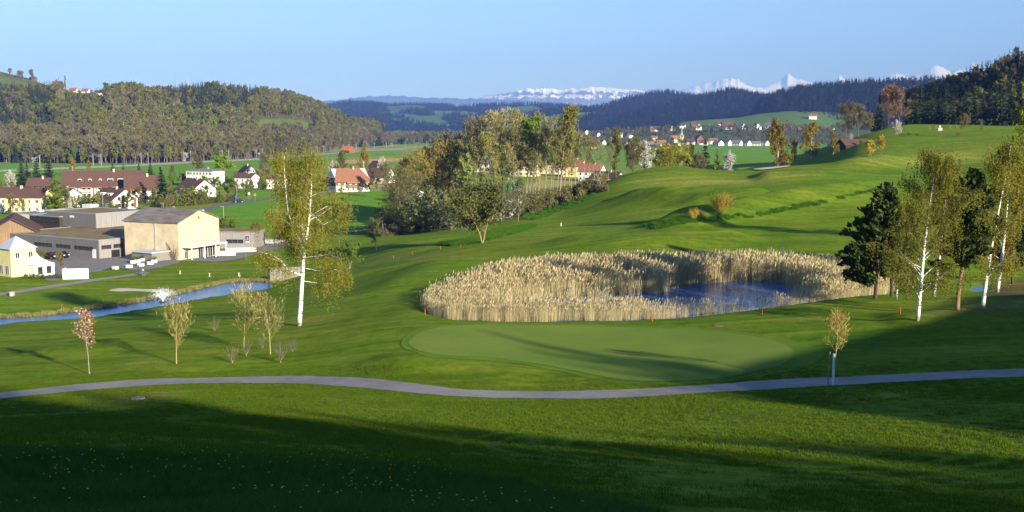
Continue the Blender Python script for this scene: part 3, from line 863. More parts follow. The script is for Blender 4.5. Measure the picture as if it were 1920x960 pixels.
# ------------------------------------------------------------------ masses of far trees (nobody could count them)
def proto_collection(name, plist):
    c = bpy.data.collections.new(name)
    for i, (tm, cm) in enumerate(plist):
        V = []; F = []; mi = []; mats = []; T = []
        n0 = 0
        for me in (tm, cm):
            co = np.empty(len(me.vertices) * 3, np.float32); me.vertices.foreach_get('co', co)
            lv = np.empty(len(me.loops), np.int32); me.loops.foreach_get('vertex_index', lv)
            pm = np.empty(len(me.polygons), np.int32); me.polygons.foreach_get('material_index', pm)
            V.append(co.reshape(-1, 3)); F.append(lv.reshape(-1, 4) + n0); n0 += len(me.vertices)
            mi.append(pm + len(mats)); mats += list(me.materials)
            t = np.full(len(me.polygons), 0.5, np.float32)
            if 'tint' in me.attributes: me.attributes['tint'].data.foreach_get('value', t)
            T.append(t)
        m = mesh_from('%s_kind_%02d' % (name, i), np.concatenate(V), np.concatenate(F), mats=mats, mi=np.concatenate(mi))
        set_attr(m, 'tint', np.concatenate(T), 'FACE')
        o = bpy.data.objects.new('%s_kind_%02d' % (name, i), m); c.objects.link(o)
    return c
def mass(name, label, pts, idx, scale, rot, coll, squash=None):
    """ONE object of kind stuff: plants of a collection set out over points"""
    me = bpy.data.meshes.new(name); pts = np.asarray(pts, np.float32)
    me.vertices.add(len(pts)); me.vertices.foreach_set('co', pts.ravel())
    set_attr(me, 'kind_index', idx, 'POINT', 'INT'); set_attr(me, 'size', scale); set_attr(me, 'turn', rot)
    o = link(name, me); tag(o, label, None, None, 'stuff')
    g = bpy.data.node_groups.new(name, 'GeometryNodeTree')
    g.interface.new_socket('Geometry', in_out='INPUT', socket_type='NodeSocketGeometry')
    g.interface.new_socket('Geometry', in_out='OUTPUT', socket_type='NodeSocketGeometry')
    gi = g.nodes.new('NodeGroupInput'); go = g.nodes.new('NodeGroupOutput')
    ip = g.nodes.new('GeometryNodeInstanceOnPoints'); ci = g.nodes.new('GeometryNodeCollectionInfo')
    ci.inputs['Collection'].default_value = coll
    ci.inputs['Separate Children'].default_value = True; ci.inputs['Reset Children'].default_value = True
    def att(nm, ty):
        a = g.nodes.new('GeometryNodeInputNamedAttribute'); a.data_type = ty; a.inputs['Name'].default_value = nm
        return a.outputs['Attribute']
    cx = g.nodes.new('ShaderNodeCombineXYZ'); g.links.new(att('turn', 'FLOAT'), cx.inputs[2])
    ip.inputs['Pick Instance'].default_value = True
    g.links.new(gi.outputs[0], ip.inputs['Points']); g.links.new(ci.outputs[0], ip.inputs['Instance'])
    g.links.new(att('kind_index', 'INT'), ip.inputs['Instance Index'])
    g.links.new(cx.outputs[0], ip.inputs['Rotation']); g.links.new(att('size', 'FLOAT'), ip.inputs['Scale'])
    g.links.new(ip.outputs[0], go.inputs[0])
    md = o.modifiers.new('set_out', 'NODES'); md.node_group = g
    return o
# ------------------------------------------------------------------ hills, ridges, mountains
class Hill:
    """a ridge of land: a crest line with slopes in front of and behind it"""
    def __init__(s, name, crest, front, back, foot=-2.0, bumps=0.0, bscale=200.0, prof=1.0, nu=160, nv=40, nb=10):
        s.name = name
        s.cx = np.array([c[0] for c in crest], float); s.cy = np.array([c[1] for c in crest], float); s.cY = np.array([c[2] for c in crest], float)
        s.front = np.broadcast_to(np.array(front, float), s.cx.shape) if np.ndim(front) == 0 else np.array(front, float)
        s.back = back; s.foot = foot; s.bumps = bumps; s.bs = bscale; s.prof = prof; s.nu, s.nv, s.nb = nu, nv, nb
    def pt(s, px, t):
        """t: 0 front foot .. 1 crest .. 2 back foot"""
        px = np.asarray(px, float); t = np.asarray(t, float)
        cy = np.interp(px, s.cx, s.cy); cY = np.interp(px, s.cx, s.cY); fr = np.interp(px, s.cx, s.front)
        zc = CAMZ + slope(cy) * cY
        a = np.clip(t, 0, 1); b = np.clip(t - 1, 0, 1)
        Y = (cY - fr) + fr * a + s.back * b
        w = a ** s.prof
        k = np.where(t <= 1, (1 - s.mixs) * w + s.mixs * (a * a * (3 - 2 * a)), 1 - b * b * (3 - 2 * b))
        if s.taper:
            w0, w1 = s.cx[0], s.cx[-1]; e = (w1 - w0) * s.taper
            k = k * smooth(w0, w0 + e, px) * (1 - smooth(w1 - e, w1, px))
        z = s.foot + (zc - s.foot) * k
        x = xfac(px, cy) * Y
        env = np.where(t <= 1, np.sin(np.pi * np.clip(a, 0, 1)) , np.sin(np.pi * b) * 0.5)
        z = z + s.bumps * fbm(x / s.bs + 3.3, Y / s.bs, 4) * env
        return x, Y, z
    mixs = 0.5
    taper = 0.0
    def mesh(s, mat, colour=None):
        u = np.linspace(s.cx[0], s.cx[-1], s.nu); v = np.concatenate([np.linspace(0, 1, s.nv), 1 + np.linspace(0, 1, s.nb + 1)[1:]])
        U, T = np.meshgrid(u, v)
        x, y, z = s.pt(U.ravel(), T.ravel())
        n = s.nu; m = len(v)
        i = np.arange(m - 1)[:, None] * n; j = np.arange(n - 1)[None]
        F = np.stack([i + j, i + j + 1, i + n + j + 1, i + n + j], -1).reshape(-1, 4)
        me = mesh_from(s.name, np.stack([x, y, z], 1), F, mat, True)
        if colour is not None:
            C = colour(U.ravel(), T.ravel(), x, y, z); set_attr(me, 'Col', np.concatenate([C, np.ones((len(C), 1))], 1), 'POINT', 'FLOAT_COLOR')
        return structure(s.name, me)
    def screen(s, px, t):
        x, y, z = s.pt(px, t)
        sl = (z - CAMZ) / y
        # invert slope(): photo y of a point
        b = (sl * CT + ST) / (CT - sl * ST)
        return 480 - FPX * b
def land_mat(name, grain=0.02):
    m, nt, b = new_mat(name)
    col = N(nt, 'ShaderNodeAttribute', attribute_name='Col').outputs['Color']
    f = noise_n(nt, grain, 6, rough=0.6)
    nt.links.new(mixc(nt, 1.0, col, ramp(nt, f, [(0.3, (0.75, 0.78, 0.75)), (0.65, (1.15, 1.1, 1.05))]), 'MULTIPLY'), b.inputs['Base Color'])
    b.inputs['Roughness'].default_value = 1.0; b.inputs['Specular IOR Level'].default_value = 0.0
    return m
M_LAND = land_mat('hill_land')
M_LANDFAR = land_mat('far_hill_land', 0.004)
def const(c): return lambda u, t, x, y, z: np.tile(np.array(c), (len(u), 1))
RS = np.random.RandomState(11)

# prototypes for far woods
def far_protos():
    out = []
    for i in range(3): out.append(spruce(100 + i, 20, 7.5, L_SPRUCE, M_BARKD, 16, 7, 3))
    for i in range(3): out.append(broadleaf(110 + i, 18, 10, L_BROWN, M_BARKP, 120, 0.8, 0.35, L_BROWN, 520, 0.10, n1=11, n2=3, twsize=2.0, rr=0.012, tn=3))
    for i in range(3): out.append(broadleaf(120 + i, 17, 11, (L_OLIVE, L_SPRING, L_OLIVE)[i], M_BARKP, 620, 1.0, 0.28, L_BROWN, 160, 0.08, n1=11, n2=3, twsize=1.6, rr=0.012, tn=3))
    for i in range(2): out.append(broadleaf(130 + i, 15, 11, L_GREEN, M_BARK, 800, 1.0, 0.2, n1=11, n2=3, rr=0.012, tn=3))
    out.append(broadleaf(140, 18, 10, L_GREYT, M_BARKP, 60, 0.8, 0.4, L_GREYT, 520, 0.12, n1=11, n2=3, twsize=2.0, rr=0.013, tn=3))
    out.append(broadleaf(141, 9, 8, L_WHITE, M_BARK, 500, 0.7, 0.2, n1=9, n2=3, tn=3))
    return out
FAR = proto_collection('far_wood', far_protos())      # 0-2 spruce, 3-5 brown, 6-8 olive, 9-10 green, 11 grey, 12 blossom
def very_far():
    out = []
    for i in range(3): out.append(spruce(150 + i, 22, 9, L_FARSP, M_BARKD, 9, 5, 2, gap=0.05))
    for i in range(2): out.append(broadleaf(160 + i, 18, 11, L_FAROL, M_BARK, 130, 2.2, 0.25, n1=5, n2=2, tn=3))
    return out
VFAR = proto_collection('ridge_wood', very_far())     # 0-2 spruce, 3-4 olive
def spread(hill, n, rs, u0=None, u1=None, t0=0.0, t1=1.08):
    """even scatter over a hill by area"""
    u = rs.uniform(hill.cx[0] if u0 is None else u0, hill.cx[-1] if u1 is None else u1, n); t = rs.uniform(t0, t1, n)
    return u, t

# --- left wooded hill
HL = Hill('wooded_hill', [(-420,185,1650),(-200,185,1600),(0,184,1560),(95,183,1525),(125,173,1515),(175,173,1505),(208,185,1500),(250,182,1500),(300,190,1520),(350,184,1560),(400,178,1600),(440,182,1640),(490,187,1720),(540,192,1800),(580,203,1900),(620,220,2020),(660,236,2150),(720,240,2300)],
          [620,610,600,575,570,565,560,560,560,570,580,590,600,600,600,560,450,380], 500, -1.0, 9.0, 150.0, 1.15, 180, 40)
def meadow(px, py):     # clearing on the slope, in photo pixels
    return ((px > 478) & (px < 592) & (py > 222 + np.abs(px - 520) * 0.10) & (py < 251 - (px - 540) * 0.04))
def hl_col(u, t, x, y, z):
    c = np.tile(np.array((0.105, 0.085, 0.048)), (len(u), 1))
    py = HL.screen(u, t)
    mm = meadow(u, py); c[mm] = (0.11, 0.165, 0.035)
    return c
HL.mesh(M_LAND, hl_col)
def left_wood():
    rs = RS
    n = 9500
    u, t = spread(HL, n, rs, -150, 720, 0.0, 1.06)
    x, y, z = HL.pt(u, t)
    py = HL.screen(u, t)
    keep = ~(meadow(u, py - 8) | meadow(u, py + 3))
    keep &= ~((t > 0.90) & (u < 200) & (u > 116))
    u, t, x, y, z, py = [a[keep] for a in (u, t, x, y, z, py)]
    n = len(u); nz = fbm(u / 60.0, py / 25.0, 3); k = np.clip(0.62 * rs.rand(n) + 0.38 * (0.5 + 1.1 * fbm(u / 38.0 + 5, py / 16.0, 3)), 0, 0.999)
    idx = np.where(k < 0.26, rs.randint(3, 6, n), np.where(k < 0.74, rs.randint(6, 9, n), np.where(k < 0.80, 11, np.where(k < 0.87, rs.randint(9, 11, n), rs.randint(0, 3, n)))))
    low = t < 0.32
    idx = np.where(low & (k < 0.6), rs.randint(3, 6, n), idx)
    idx = np.where(low & (k > 0.93), rs.randint(6, 9, n), idx)
    con = ((u < 105 + nz * 30) & (py < 262 + nz * 30)) | ((u > 318 + nz * 25) & (u < 478 + nz * 40) & (py < 214 + (u - 318) * 0.18 + nz * 22)) | ((u > 600) & (nz > 0.25))
    idx = np.where(con & (rs.rand(n) < 0.86), rs.randint(0, 3, n), idx)
    oli = ((u > 115) & (u < 190) & (py < 245)) | ((nz > 0.10) & (t > 0.35))
    idx = np.where(oli & ~con & (rs.rand(n) < 0.62), rs.randint(6, 9, n), idx)
    idx = np.where(oli & ~con & (rs.rand(n) < 0.16), rs.randint(9, 11, n), idx)
    idx = np.where((rs.rand(n) < 0.006) & ~con, 12, idx)
    s = rs.uniform(0.62, 1.25, n)
    s = np.where((t > 0.55) & (u > 116) & (u < 200), s * 0.36, s)      # low growth below the hilltop farm
    mass('hillside_wood', 'mixed spring wood of bare and budding trees with dark conifers on the hillside', np.stack([x, y, z - 0.3], 1), idx, s, rs.rand(n) * 6.28, FAR)
left_wood()

# --- green pasture hill above the wood, at the very left
HG = Hill('pasture_hill', [(-300,96,2100),(-100,118,2080),(0,134,2050),(50,146,2030),(100,164,2000),(150,172,2000),(220,180,2000)], 480, 500, -1.0, 5, 220, 0.9, 60, 24)
HG.mesh(M_LAND, const((0.12, 0.145, 0.045)))
def behind_left():      # a few conifers seen over the left crest
    rs = RS
    H2 = Hill('back_hill', [(140,186,2300),(200,180,2300),(300,178,2350),(360,182,2350),(420,188,2350)], 300, 300)
    H2.mesh(M_LAND, const((0.09, 0.10, 0.04)))
    u, t = spread(H2, 260, rs, 150, 330, 0.85, 1.1); x, y, z = H2.pt(u, t)
    mass('crest_wood', 'dark conifers just showing over the wooded crest', np.stack([x, y, z], 1), rs.randint(0, 3, len(u)), rs.uniform(0.7, 1.0, len(u)), rs.rand(len(u)) * 6, FAR)
behind_left()

# --- hills down the valley with fields and woods (blue with distance)
def patch_colour(woodf, field=(0.10, 0.17, 0.045), floor=(0.006, 0.012, 0.008)):  # wood floor darkened along with the ridge needles, shade put into the colour
    def f(u, t, x, y, z):
        w = woodf(u, t, x, y)[:, None]
        return np.array(floor) * w + np.array(field) * (1 - w)
    return f
def ridge(name, wname, label, crest, front, back, bumps, bs, woodf, ntree, size=1.0, nu=140, nv=40, mixs=0.5, olive=0.07, t0=0.0, taper=0.08):
    h = Hill(name, crest, front, back, -1.0, bumps, bs, 1.0, nu, nv); h.mixs = mixs; h.taper = taper
    h.mesh(M_LANDFAR, patch_colour(woodf))
    u, t = spread(h, ntree, RS, None, None, t0, 1.05)
    x, y, z = h.pt(u, t); w = woodf(u, t, x, y) > 0.5
    x, y, z = x[w], y[w], z[w]; n = len(x)
    if n:
        idx = np.where(RS.rand(n) < olive, RS.randint(3, 5, n), RS.randint(0, 3, n))
        mass(wname, label, np.stack([x, y, z], 1), idx, RS.uniform(0.75, 1.15, n) * size, RS.rand(n) * 6.28, VFAR)
    return h
def wnoise(sc, thr, seed=0.0, grad=0.0):
    return lambda u, t, x, y: (fbm(x / sc + seed, y / sc * 0.6 + seed * 2, 3) + grad * (t - 0.5) > thr).astype(float)
ridge('far_hills', 'far_hill_woods', 'dark patches of woodland between the pale fields of the hazy hills',
      [(560,206,8200),(610,199,8000),(650,193,7800),(700,195,7800),(730,199,7700),(770,197,7600),(830,199,7600),(890,199,7500),(960,197,7300),(1010,197,7200),(1060,200,7100),(1140,205,7000)],
      3300, 1500, 60, 700, lambda u, t, x, y: (fbm(u / 42.0 + 3.3, t * 8.0 + 1.7, 3) > -0.06).astype(float), 15000, 1.25, 160, 50, 0.3)
ridge('middle_hills', 'middle_hill_woods', 'blue-green forest on the low ridge before the snow mountains',
      [(960,224,5200),(1010,213,5100),(1060,208,5000),(1110,206,5000),(1140,200,5200),(1180,186,5400),(1215,177,5600),(1250,173,5700),(1290,181,5600),(1330,186,5500),(1380,176,5500),(1420,180,5500),(1480,190,5400)],
      1500, 900, 30, 600, wnoise(400, -0.18, 9.1, 0.35), 7000, 1.2, 140, 40, 0.4)
ridge('round_hill', 'round_hill_wood', 'dark conifer forest on the rounded hill behind the village',
      [(1130,230,4300),(1170,221,4300),(1210,206,4200),(1250,197,4100),(1300,187,4100),(1340,178,4200),(1370,171,4200),(1400,177,4200),(1440,187,4100),(1480,184,4000),(1540,176,4000)],
      900, 700, 14, 300, wnoise(500, -0.62, 2.2, 0.3), 6500, 1.1, 120, 36, 0.2)
ridge('long_ridge', 'long_ridge_wood', 'long dark forested ridge under the snow peaks',
      [(1380,196,3500),(1430,187,3400),(1470,175,3350),(1510,167,3300),(1560,163,3300),(1610,158,3250),(1650,157,3200),(1700,155,3200),(1760,153,3200),(1810,152,3200),(1900,150,3200),(2050,148,3200)],
      700, 700, 12, 300, wnoise(500, -0.9, 7.7, 0.2), 8500, 1.0, 120, 36, 0.1)
HF = ridge('field_hill', 'field_hill_wood', 'small wood at the foot of the green hill',
      [(1240,232,2900),(1330,224,2900),(1380,221,2900),(1420,214,2900),(1470,209,2900),(1530,207,2900),(1570,209,2900),(1640,211,2900),(1720,212,2900)],
      430, 300, 4, 200, lambda u, t, x, y: ((t > 0.92) & (u > 1500)).astype(float), 1500, 0.8, 80, 24, 0.5, 0.4)
# --- dark wooded hill at the right edge
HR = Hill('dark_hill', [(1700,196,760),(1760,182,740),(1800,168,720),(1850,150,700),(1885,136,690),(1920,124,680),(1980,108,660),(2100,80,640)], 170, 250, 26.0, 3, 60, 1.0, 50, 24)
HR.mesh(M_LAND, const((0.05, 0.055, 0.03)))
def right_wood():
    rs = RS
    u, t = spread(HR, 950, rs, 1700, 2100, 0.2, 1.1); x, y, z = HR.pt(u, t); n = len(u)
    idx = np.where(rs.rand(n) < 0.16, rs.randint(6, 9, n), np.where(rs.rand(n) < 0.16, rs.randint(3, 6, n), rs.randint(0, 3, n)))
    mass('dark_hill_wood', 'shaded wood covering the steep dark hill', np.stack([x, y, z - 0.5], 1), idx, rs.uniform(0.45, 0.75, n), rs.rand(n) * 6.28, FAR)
right_wood()
# --- trees on the valley floor
def valley_woods():
    rs = RS; pts = []; idx = []
    def belt(x0, y0, x1, y1, n, w, kinds, py_is_base=True):
        for i in range(n):
            f = rs.rand(); px = x0 + (x1 - x0) * f; py = y0 + (y1 - y0) * f
            X, Y, Z = atz(px, py, 0.0); Y2 = Y * (1 + rs.rand() * w)
            pts.append((X * Y2 / Y, Y2, -0.2)); idx.append(kinds[rs.randint(len(kinds))])
    belt(560, 284, 740, 273, 380, 0.25, [3, 4, 5, 3, 4, 11, 6, 0])        # behind the railway
    belt(690, 274, 880, 266, 700, 0.45, [3, 4, 5, 6, 7, 8, 11, 0, 1, 9])
    belt(840, 268, 1150, 262, 420, 0.4, [3, 4, 5, 6, 11, 11, 0])
    belt(690, 255, 1160, 252, 500, 0.5, [0, 1, 2, 0, 1, 6, 3])
    belt(1000, 262, 1290, 257, 260, 0.3, [3, 4, 5, 11, 6, 7])
    belt(-80, 303, 600, 283, 560, 0.22, [3, 4, 5, 3, 4, 5, 11, 6, 7])     # foot of the wooded hill
    n = len(pts)
    mass('valley_wood', 'belt of bare brown and grey trees along the far side of the valley floor', pts, idx, rs.uniform(0.75, 1.3, n), rs.rand(n) * 6.28, FAR)
valley_woods()

# --- the mountains
def rock_snow(name, snow_at, rock, thr=0.5, snowc=(0.88, 0.89, 0.92), band=0.0):
    m, nt, b = new_mat(name)
    tc = nt.nodes.new('ShaderNodeTexCoord').outputs['Object']
    z = nt.nodes.new('ShaderNodeSeparateXYZ'); nt.links.new(tc, z.inputs[0])
    f = noise_n(nt, 0.0011, 7, rough=0.68, stretch=(1.6, 1.0, 0.8))
    g = noise_n(nt, 0.004, 5, rough=0.65, stretch=(2.2, 1.0, 0.45))
    lay = math_n(nt, 'SINE', math_n(nt, 'ADD', math_n(nt, 'MULTIPLY', z.outputs[2], 0.026), math_n(nt, 'MULTIPLY', f, 5.0)))
    s = math_n(nt, 'ADD', math_n(nt, 'MULTIPLY', math_n(nt, 'SUBTRACT', z.outputs[2], snow_at), 0.0011), math_n(nt, 'ADD', math_n(nt, 'MULTIPLY', math_n(nt, 'SUBTRACT', f, 0.5), 1.6), math_n(nt, 'MULTIPLY', math_n(nt, 'SUBTRACT', g, 0.5), 2.2)))
    s = math_n(nt, 'ADD', s, math_n(nt, 'MULTIPLY', lay, band))
    k = ramp(nt, s, [(0.0, (0, 0, 0)), (0.12, (1, 1, 1))])
    nt.links.new(mixc(nt, k, rock, snowc), b.inputs['Base Color'])
    b.inputs['Roughness'].default_value = 0.9; b.inputs['Specular IOR Level'].default_value = 0.1
    return m
def mountains(name, crest, front, back, amp, bs, mat, nu=620, nv=80, jag=0.0, mixs=0.0, prof=1.3):
    sx = np.arange(crest[0][0], crest[-1][0], 1.2); cr = np.stack([sx, np.interp(sx, [c[0] for c in crest], [c[1] for c in crest])], 1)
    Y = np.interp(cr[:, 0], [c[0] for c in crest], [c[2] for c in crest])
    py = cr[:, 1] + jag * fbm(cr[:, 0] / 9.0, cr[:, 0] * 0 + bs, 5)
    h = Hill(name, list(zip(cr[:, 0], py, Y)), front, back, 0.0, amp, bs, prof, nu, nv, 16); h.mixs = mixs
    def pt(px, t, base=h.pt):
        x, y, z = base(px, t)
        r = 1 - np.abs(fbm(x / bs + 1.7, y / bs * 0.8, 5)) * 2      # ribs and gullies
        env = np.where(t <= 1, np.sin(np.pi * np.clip(t, 0, 1)) ** 0.7, 0)
        return x, y, z + amp * 1.3 * (r - 0.5) * env
    h.pt = pt
    h.mesh(mat)
mountains('front_range', [(520,205,24500),(570,197,24500),(600,191,25000),(640,186,25000),(680,182,25000),(715,179,25000),(760,180,25000),(800,183,25000),(850,184,25500),(900,186,26000),(960,187,26000),(1040,192,26000),(1100,197,26000)], 4500, 3000, 170, 1500,
          rock_snow('front_range_rock', 1750, (0.075, 0.10, 0.085)), jag=3.0)
mountains('snow_plateau', [(860,196,34000),(890,186,34000),(915,178,34000),(950,175,34000),(985,167,34000),(1020,165,34000),(1050,168,34000),(1085,165,34000),(1110,162,34000),(1150,165,34000),(1190,168,34000),(1215,172,34000),(1240,180,34000),(1280,190,34000)], 5200, 4000, 260, 1700,
          rock_snow('plateau_rock', 950, (0.13, 0.125, 0.13), band=0.18), jag=2.6)
mountains('snow_peaks', [(540,198,56000),(565,184,56000),(590,188,56000),(640,196,56000),(1180,190,52000),(1230,178,52000),(1270,170,52000),(1300,162,52000),(1330,156,52000),(1352,150,52000),(1375,146,52000),(1392,153,52000),(1410,163,52000),(1430,166,53000),(1452,158,54000),(1466,146,55000),(1478,137,55000),(1490,146,55000),(1505,152,55000),(1530,157,56000),(1556,160,57000),(1566,152,58000),(1574,139,58000),(1584,149,58000),(1600,156,58000),(1640,151,58000),(1675,138,58000),(1692,141,58000),(1712,146,58000),(1735,135,58000),(1752,124,58000),(1766,125,58000),(1785,137,58000),(1800,131,58500),(1812,126,58500),(1823,119,58500),(1838,127,58500),(1856,140,58500),(1900,150,58000),(1980,160,58000)], 7000, 5000, 420, 2300,
          rock_snow('peak_rock', 1500, (0.10, 0.10, 0.115)), nu=1250, jag=4.0)
# ------------------------------------------------------------------ single trees, near to far
def grow_at(px, py, top):
    """ground place under a photo pixel, height up to another pixel row"""
    X, Y, Z = hit(px, py)
    return (X, Y, Z), (py - top) * Y / FPX * 1.01, Y
def base_at(px, Y):
    """place on the ground at a known distance in this photo column"""
    X = (px - 960) / FPX * Y * 1.0
    return (X, Y, Hs(X, Y))
def top_height(loc, top):
    return CAMZ + float(slope(top)) * loc[1] - loc[2]

def hero_birch():
    loc, Ht, Y = grow_at(562, 611, 281)
    k = Y / FPX
    def q(px, py, dy=0.0): return ((px - 562) * k, dy, (611 - py) * k)
    pl = Plant(5); rng = pl.rng
    tr = pl.path([(0, 0, -0.2), q(562, 600), q(565, 570), q(567, 540), q(570, 510), q(572, 480), q(576, 455)], 0.27, 0.17)
    A = pl.path([q(574, 470), q(580, 435, .1), q(585, 395, .2), q(589, 350, .2), q(590, 315, .1), q(591, 283, 0)], 0.13, 0.015)
    B = pl.path([q(574, 470), q(566, 448, -.2), q(556, 425, -.4), q(547, 395, -.5), q(543, 350, -.5), q(541, 305, -.5), q(542, 290, -.5)], 0.11, 0.015)
    C = pl.path([q(575, 460), q(570, 430, .4), q(568, 400, .6), q(567, 360, .7), q(566, 320, .8), q(567, 295, .8)], 0.09, 0.015)
    D = pl.path([q(576, 455), q(562, 430, .5), q(553, 405, .9), q(551, 400, 1.0)], 0.07, 0.02)
    lows = [pl.path([q(570, 515), q(556, 508, -.4), q(543, 500, -.8), q(535, 485, -1.0), q(520, 474, -1.2), q(495, 466, -1.4)], 0.085, 0.015),
            pl.path([q(536, 488, -.9), q(520, 482, -.9), q(505, 477, -.9), q(494, 474, -.9)], 0.04, 0.012),
            pl.path([q(572, 500), q(590, 505, .5), q(610, 510, .9), q(632, 505, 1.1), q(640, 512, 1.2)], 0.05, 0.012),
            pl.path([q(573, 480), q(600, 476, -.8), q(625, 472, -1.2), q(640, 478, -1.3)], 0.05, 0.012),
            pl.path([q(583, 410, .1), q(605, 400, .6), q(625, 385, .9), q(655, 385, 1.0)], 0.04, 0.01),
            pl.path([q(586, 395, .2), q(610, 418, .2), q(640, 405, .1), q(655, 396, 0)], 0.035, 0.01),
            pl.path([q(570, 525), q(590, 532, 1.4), q(615, 535, 2.0), q(645, 528, 2.3)], 0.04, 0.01),
            pl.path([q(575, 470), q(580, 455, -1.5), q(590, 440, -2.5), q(600, 430, -3.2)], 0.06, 0.015),
            pl.path([q(572, 485), q(560, 470, 1.6), q(545, 455, 2.6), q(530, 445, 3.3)], 0.06, 0.015)]
    lines = []
    for L, n, w in ((A, 22, 4.3), (B, 20, 4.2), (C, 16, 3.9), (D, 6, 3.0)):
        for i in range(n):
            t = 0.12 + 0.86 * (i + rng.random() * 0.8) / n
            p, d, r = pl.along(L, t); a = rng.uniform(0, 6.283)
            ln = w * (1.12 - 0.90 * t) * rng.uniform(0.6, 1.2)
            o = pl.limb(p, (math.cos(a) * 0.8, math.sin(a) * 0.8, rng.uniform(0.3, 0.8)), ln, max(0.012, min(r * 0.4, 0.04)), 5, 0.12, -0.05, 0.3, 1)
            lines.append(o); lines += pl.sub(o, 5, 0.2, 1.0, 1.2, 0.8, 0.5, 3, 0.2, -0.12, None, 2)
    for L in lows:
        o = [(p, d, r) for p, d, r in L]
        lines.append(o[1:]); lines += pl.sub(o, 17, 0.2, 1.0, 1.4, 0.85, 0.4, 3, 0.25, -0.08, None, 2)
    cr = birch_leaves(pl, lines, 38000, 1.8, 0.33, 0.105, L_BIRCH)
    # denser skirts of twigs low on the sunny side
    plant_thing('birch_tree', 'tall forked white-trunked birch with hanging golden leaves beside the long pond', (pl.trunk_mesh('trunk', M_BIRCH, 7, M_BARKP, 0.025), cr), loc)
hero_birch()

def right_group():
    loc, Ht, Y = grow_at(1718, 601, 288); k = Y / FPX
    plant_thing('birch_tree', 'slim white birch with low side boughs, nearest of the birches right of the reeds', birch(21, Ht, 7.4, ((1746 - 1718) * k, 0.3), 24000, 0.14, 1.5, size=0.10, n1=38), loc)
    loc, Ht, Y = grow_at(1842, 581, 268); k = Y / FPX
    plant_thing('birch_tree', 'slender white birch leaning right beside the brown pine trunk', birch(22, Ht, 7.0, ((1880 - 1842) * k, 0.2), 21000, 0.18, 1.5, size=0.10, n1=34), loc)
    loc, Ht, Y = grow_at(1683, 562, 380)
    plant_thing('birch_tree', 'thin young birch between the dark pine and the nearest white birch', birch(23, Ht, 4.2, (0.3, 0), 5000, 0.12, 1.2, size=0.14, n1=20, thin=0.7), loc)
    loc, Ht, Y = grow_at(1752, 556, 300)
    plant_thing('birch_tree', 'amber-leaved birch rising behind the two white birches', birch(24, Ht, 4.6, (0.9, 0), 7500, 0.30, 1.2, L_GOLD, 0.14, n1=24), loc)
    loc, Ht, Y = grow_at(1870, 548, 285)
    plant_thing('birch_tree', 'golden birch crown behind the leaning birch', birch(25, Ht, 6.2, (1.0, 0), 8000, 0.15, 1.4, L_GOLD, 0.15, n1=24), loc)
    loc = base_at(1926, 152)
    plant_thing('birch_tree', 'tall pale green birch cut by the right edge of the view', birch(26, top_height(loc, 150), 7.5, (0.2, 0), 16000, 0.12, 1.8, leaf_mat('pale_green_birch_leaves', (0.13, 0.155, 0.016), (0.29, 0.31, 0.04), 0.4), 0.17, n1=40), loc)
    loc, Ht, Y = grow_at(1641, 561, 345)
    plant_thing('pine_tree', 'dark bushy pine at the right end of the reed bed', pine(31, Ht, 7.4, L_PINE, M_BARKD, 150, 66, 0.14), loc)
    loc, Ht, Y = grow_at(1795, 581, 318)
    plant_thing('pine_tree', 'pine with thick brown trunk between the two white birches', pine(32, Ht, 6.6, L_PINE, bark_mat('pine_bark', (0.24, 0.155, 0.085), (0.13, 0.08, 0.045)), 130, 56, 0.30), loc)
    loc, Ht, Y = grow_at(1898, 532, 372)
    plant_thing('pine_tree', 'dark pine over the shaded bank by the stream at the right edge', pine(33, Ht, 7.5, L_PINE, M_BARKD, 130, 56, 0.18), loc)
    loc, Ht, Y = grow_at(1672, 556, 352)
    plant_thing('pine_tree', 'narrow dark pine close behind the bushy pine', pine(34, Ht, 6.0, L_PINE, M_BARKD, 110, 50, 0.2), loc)
right_group()

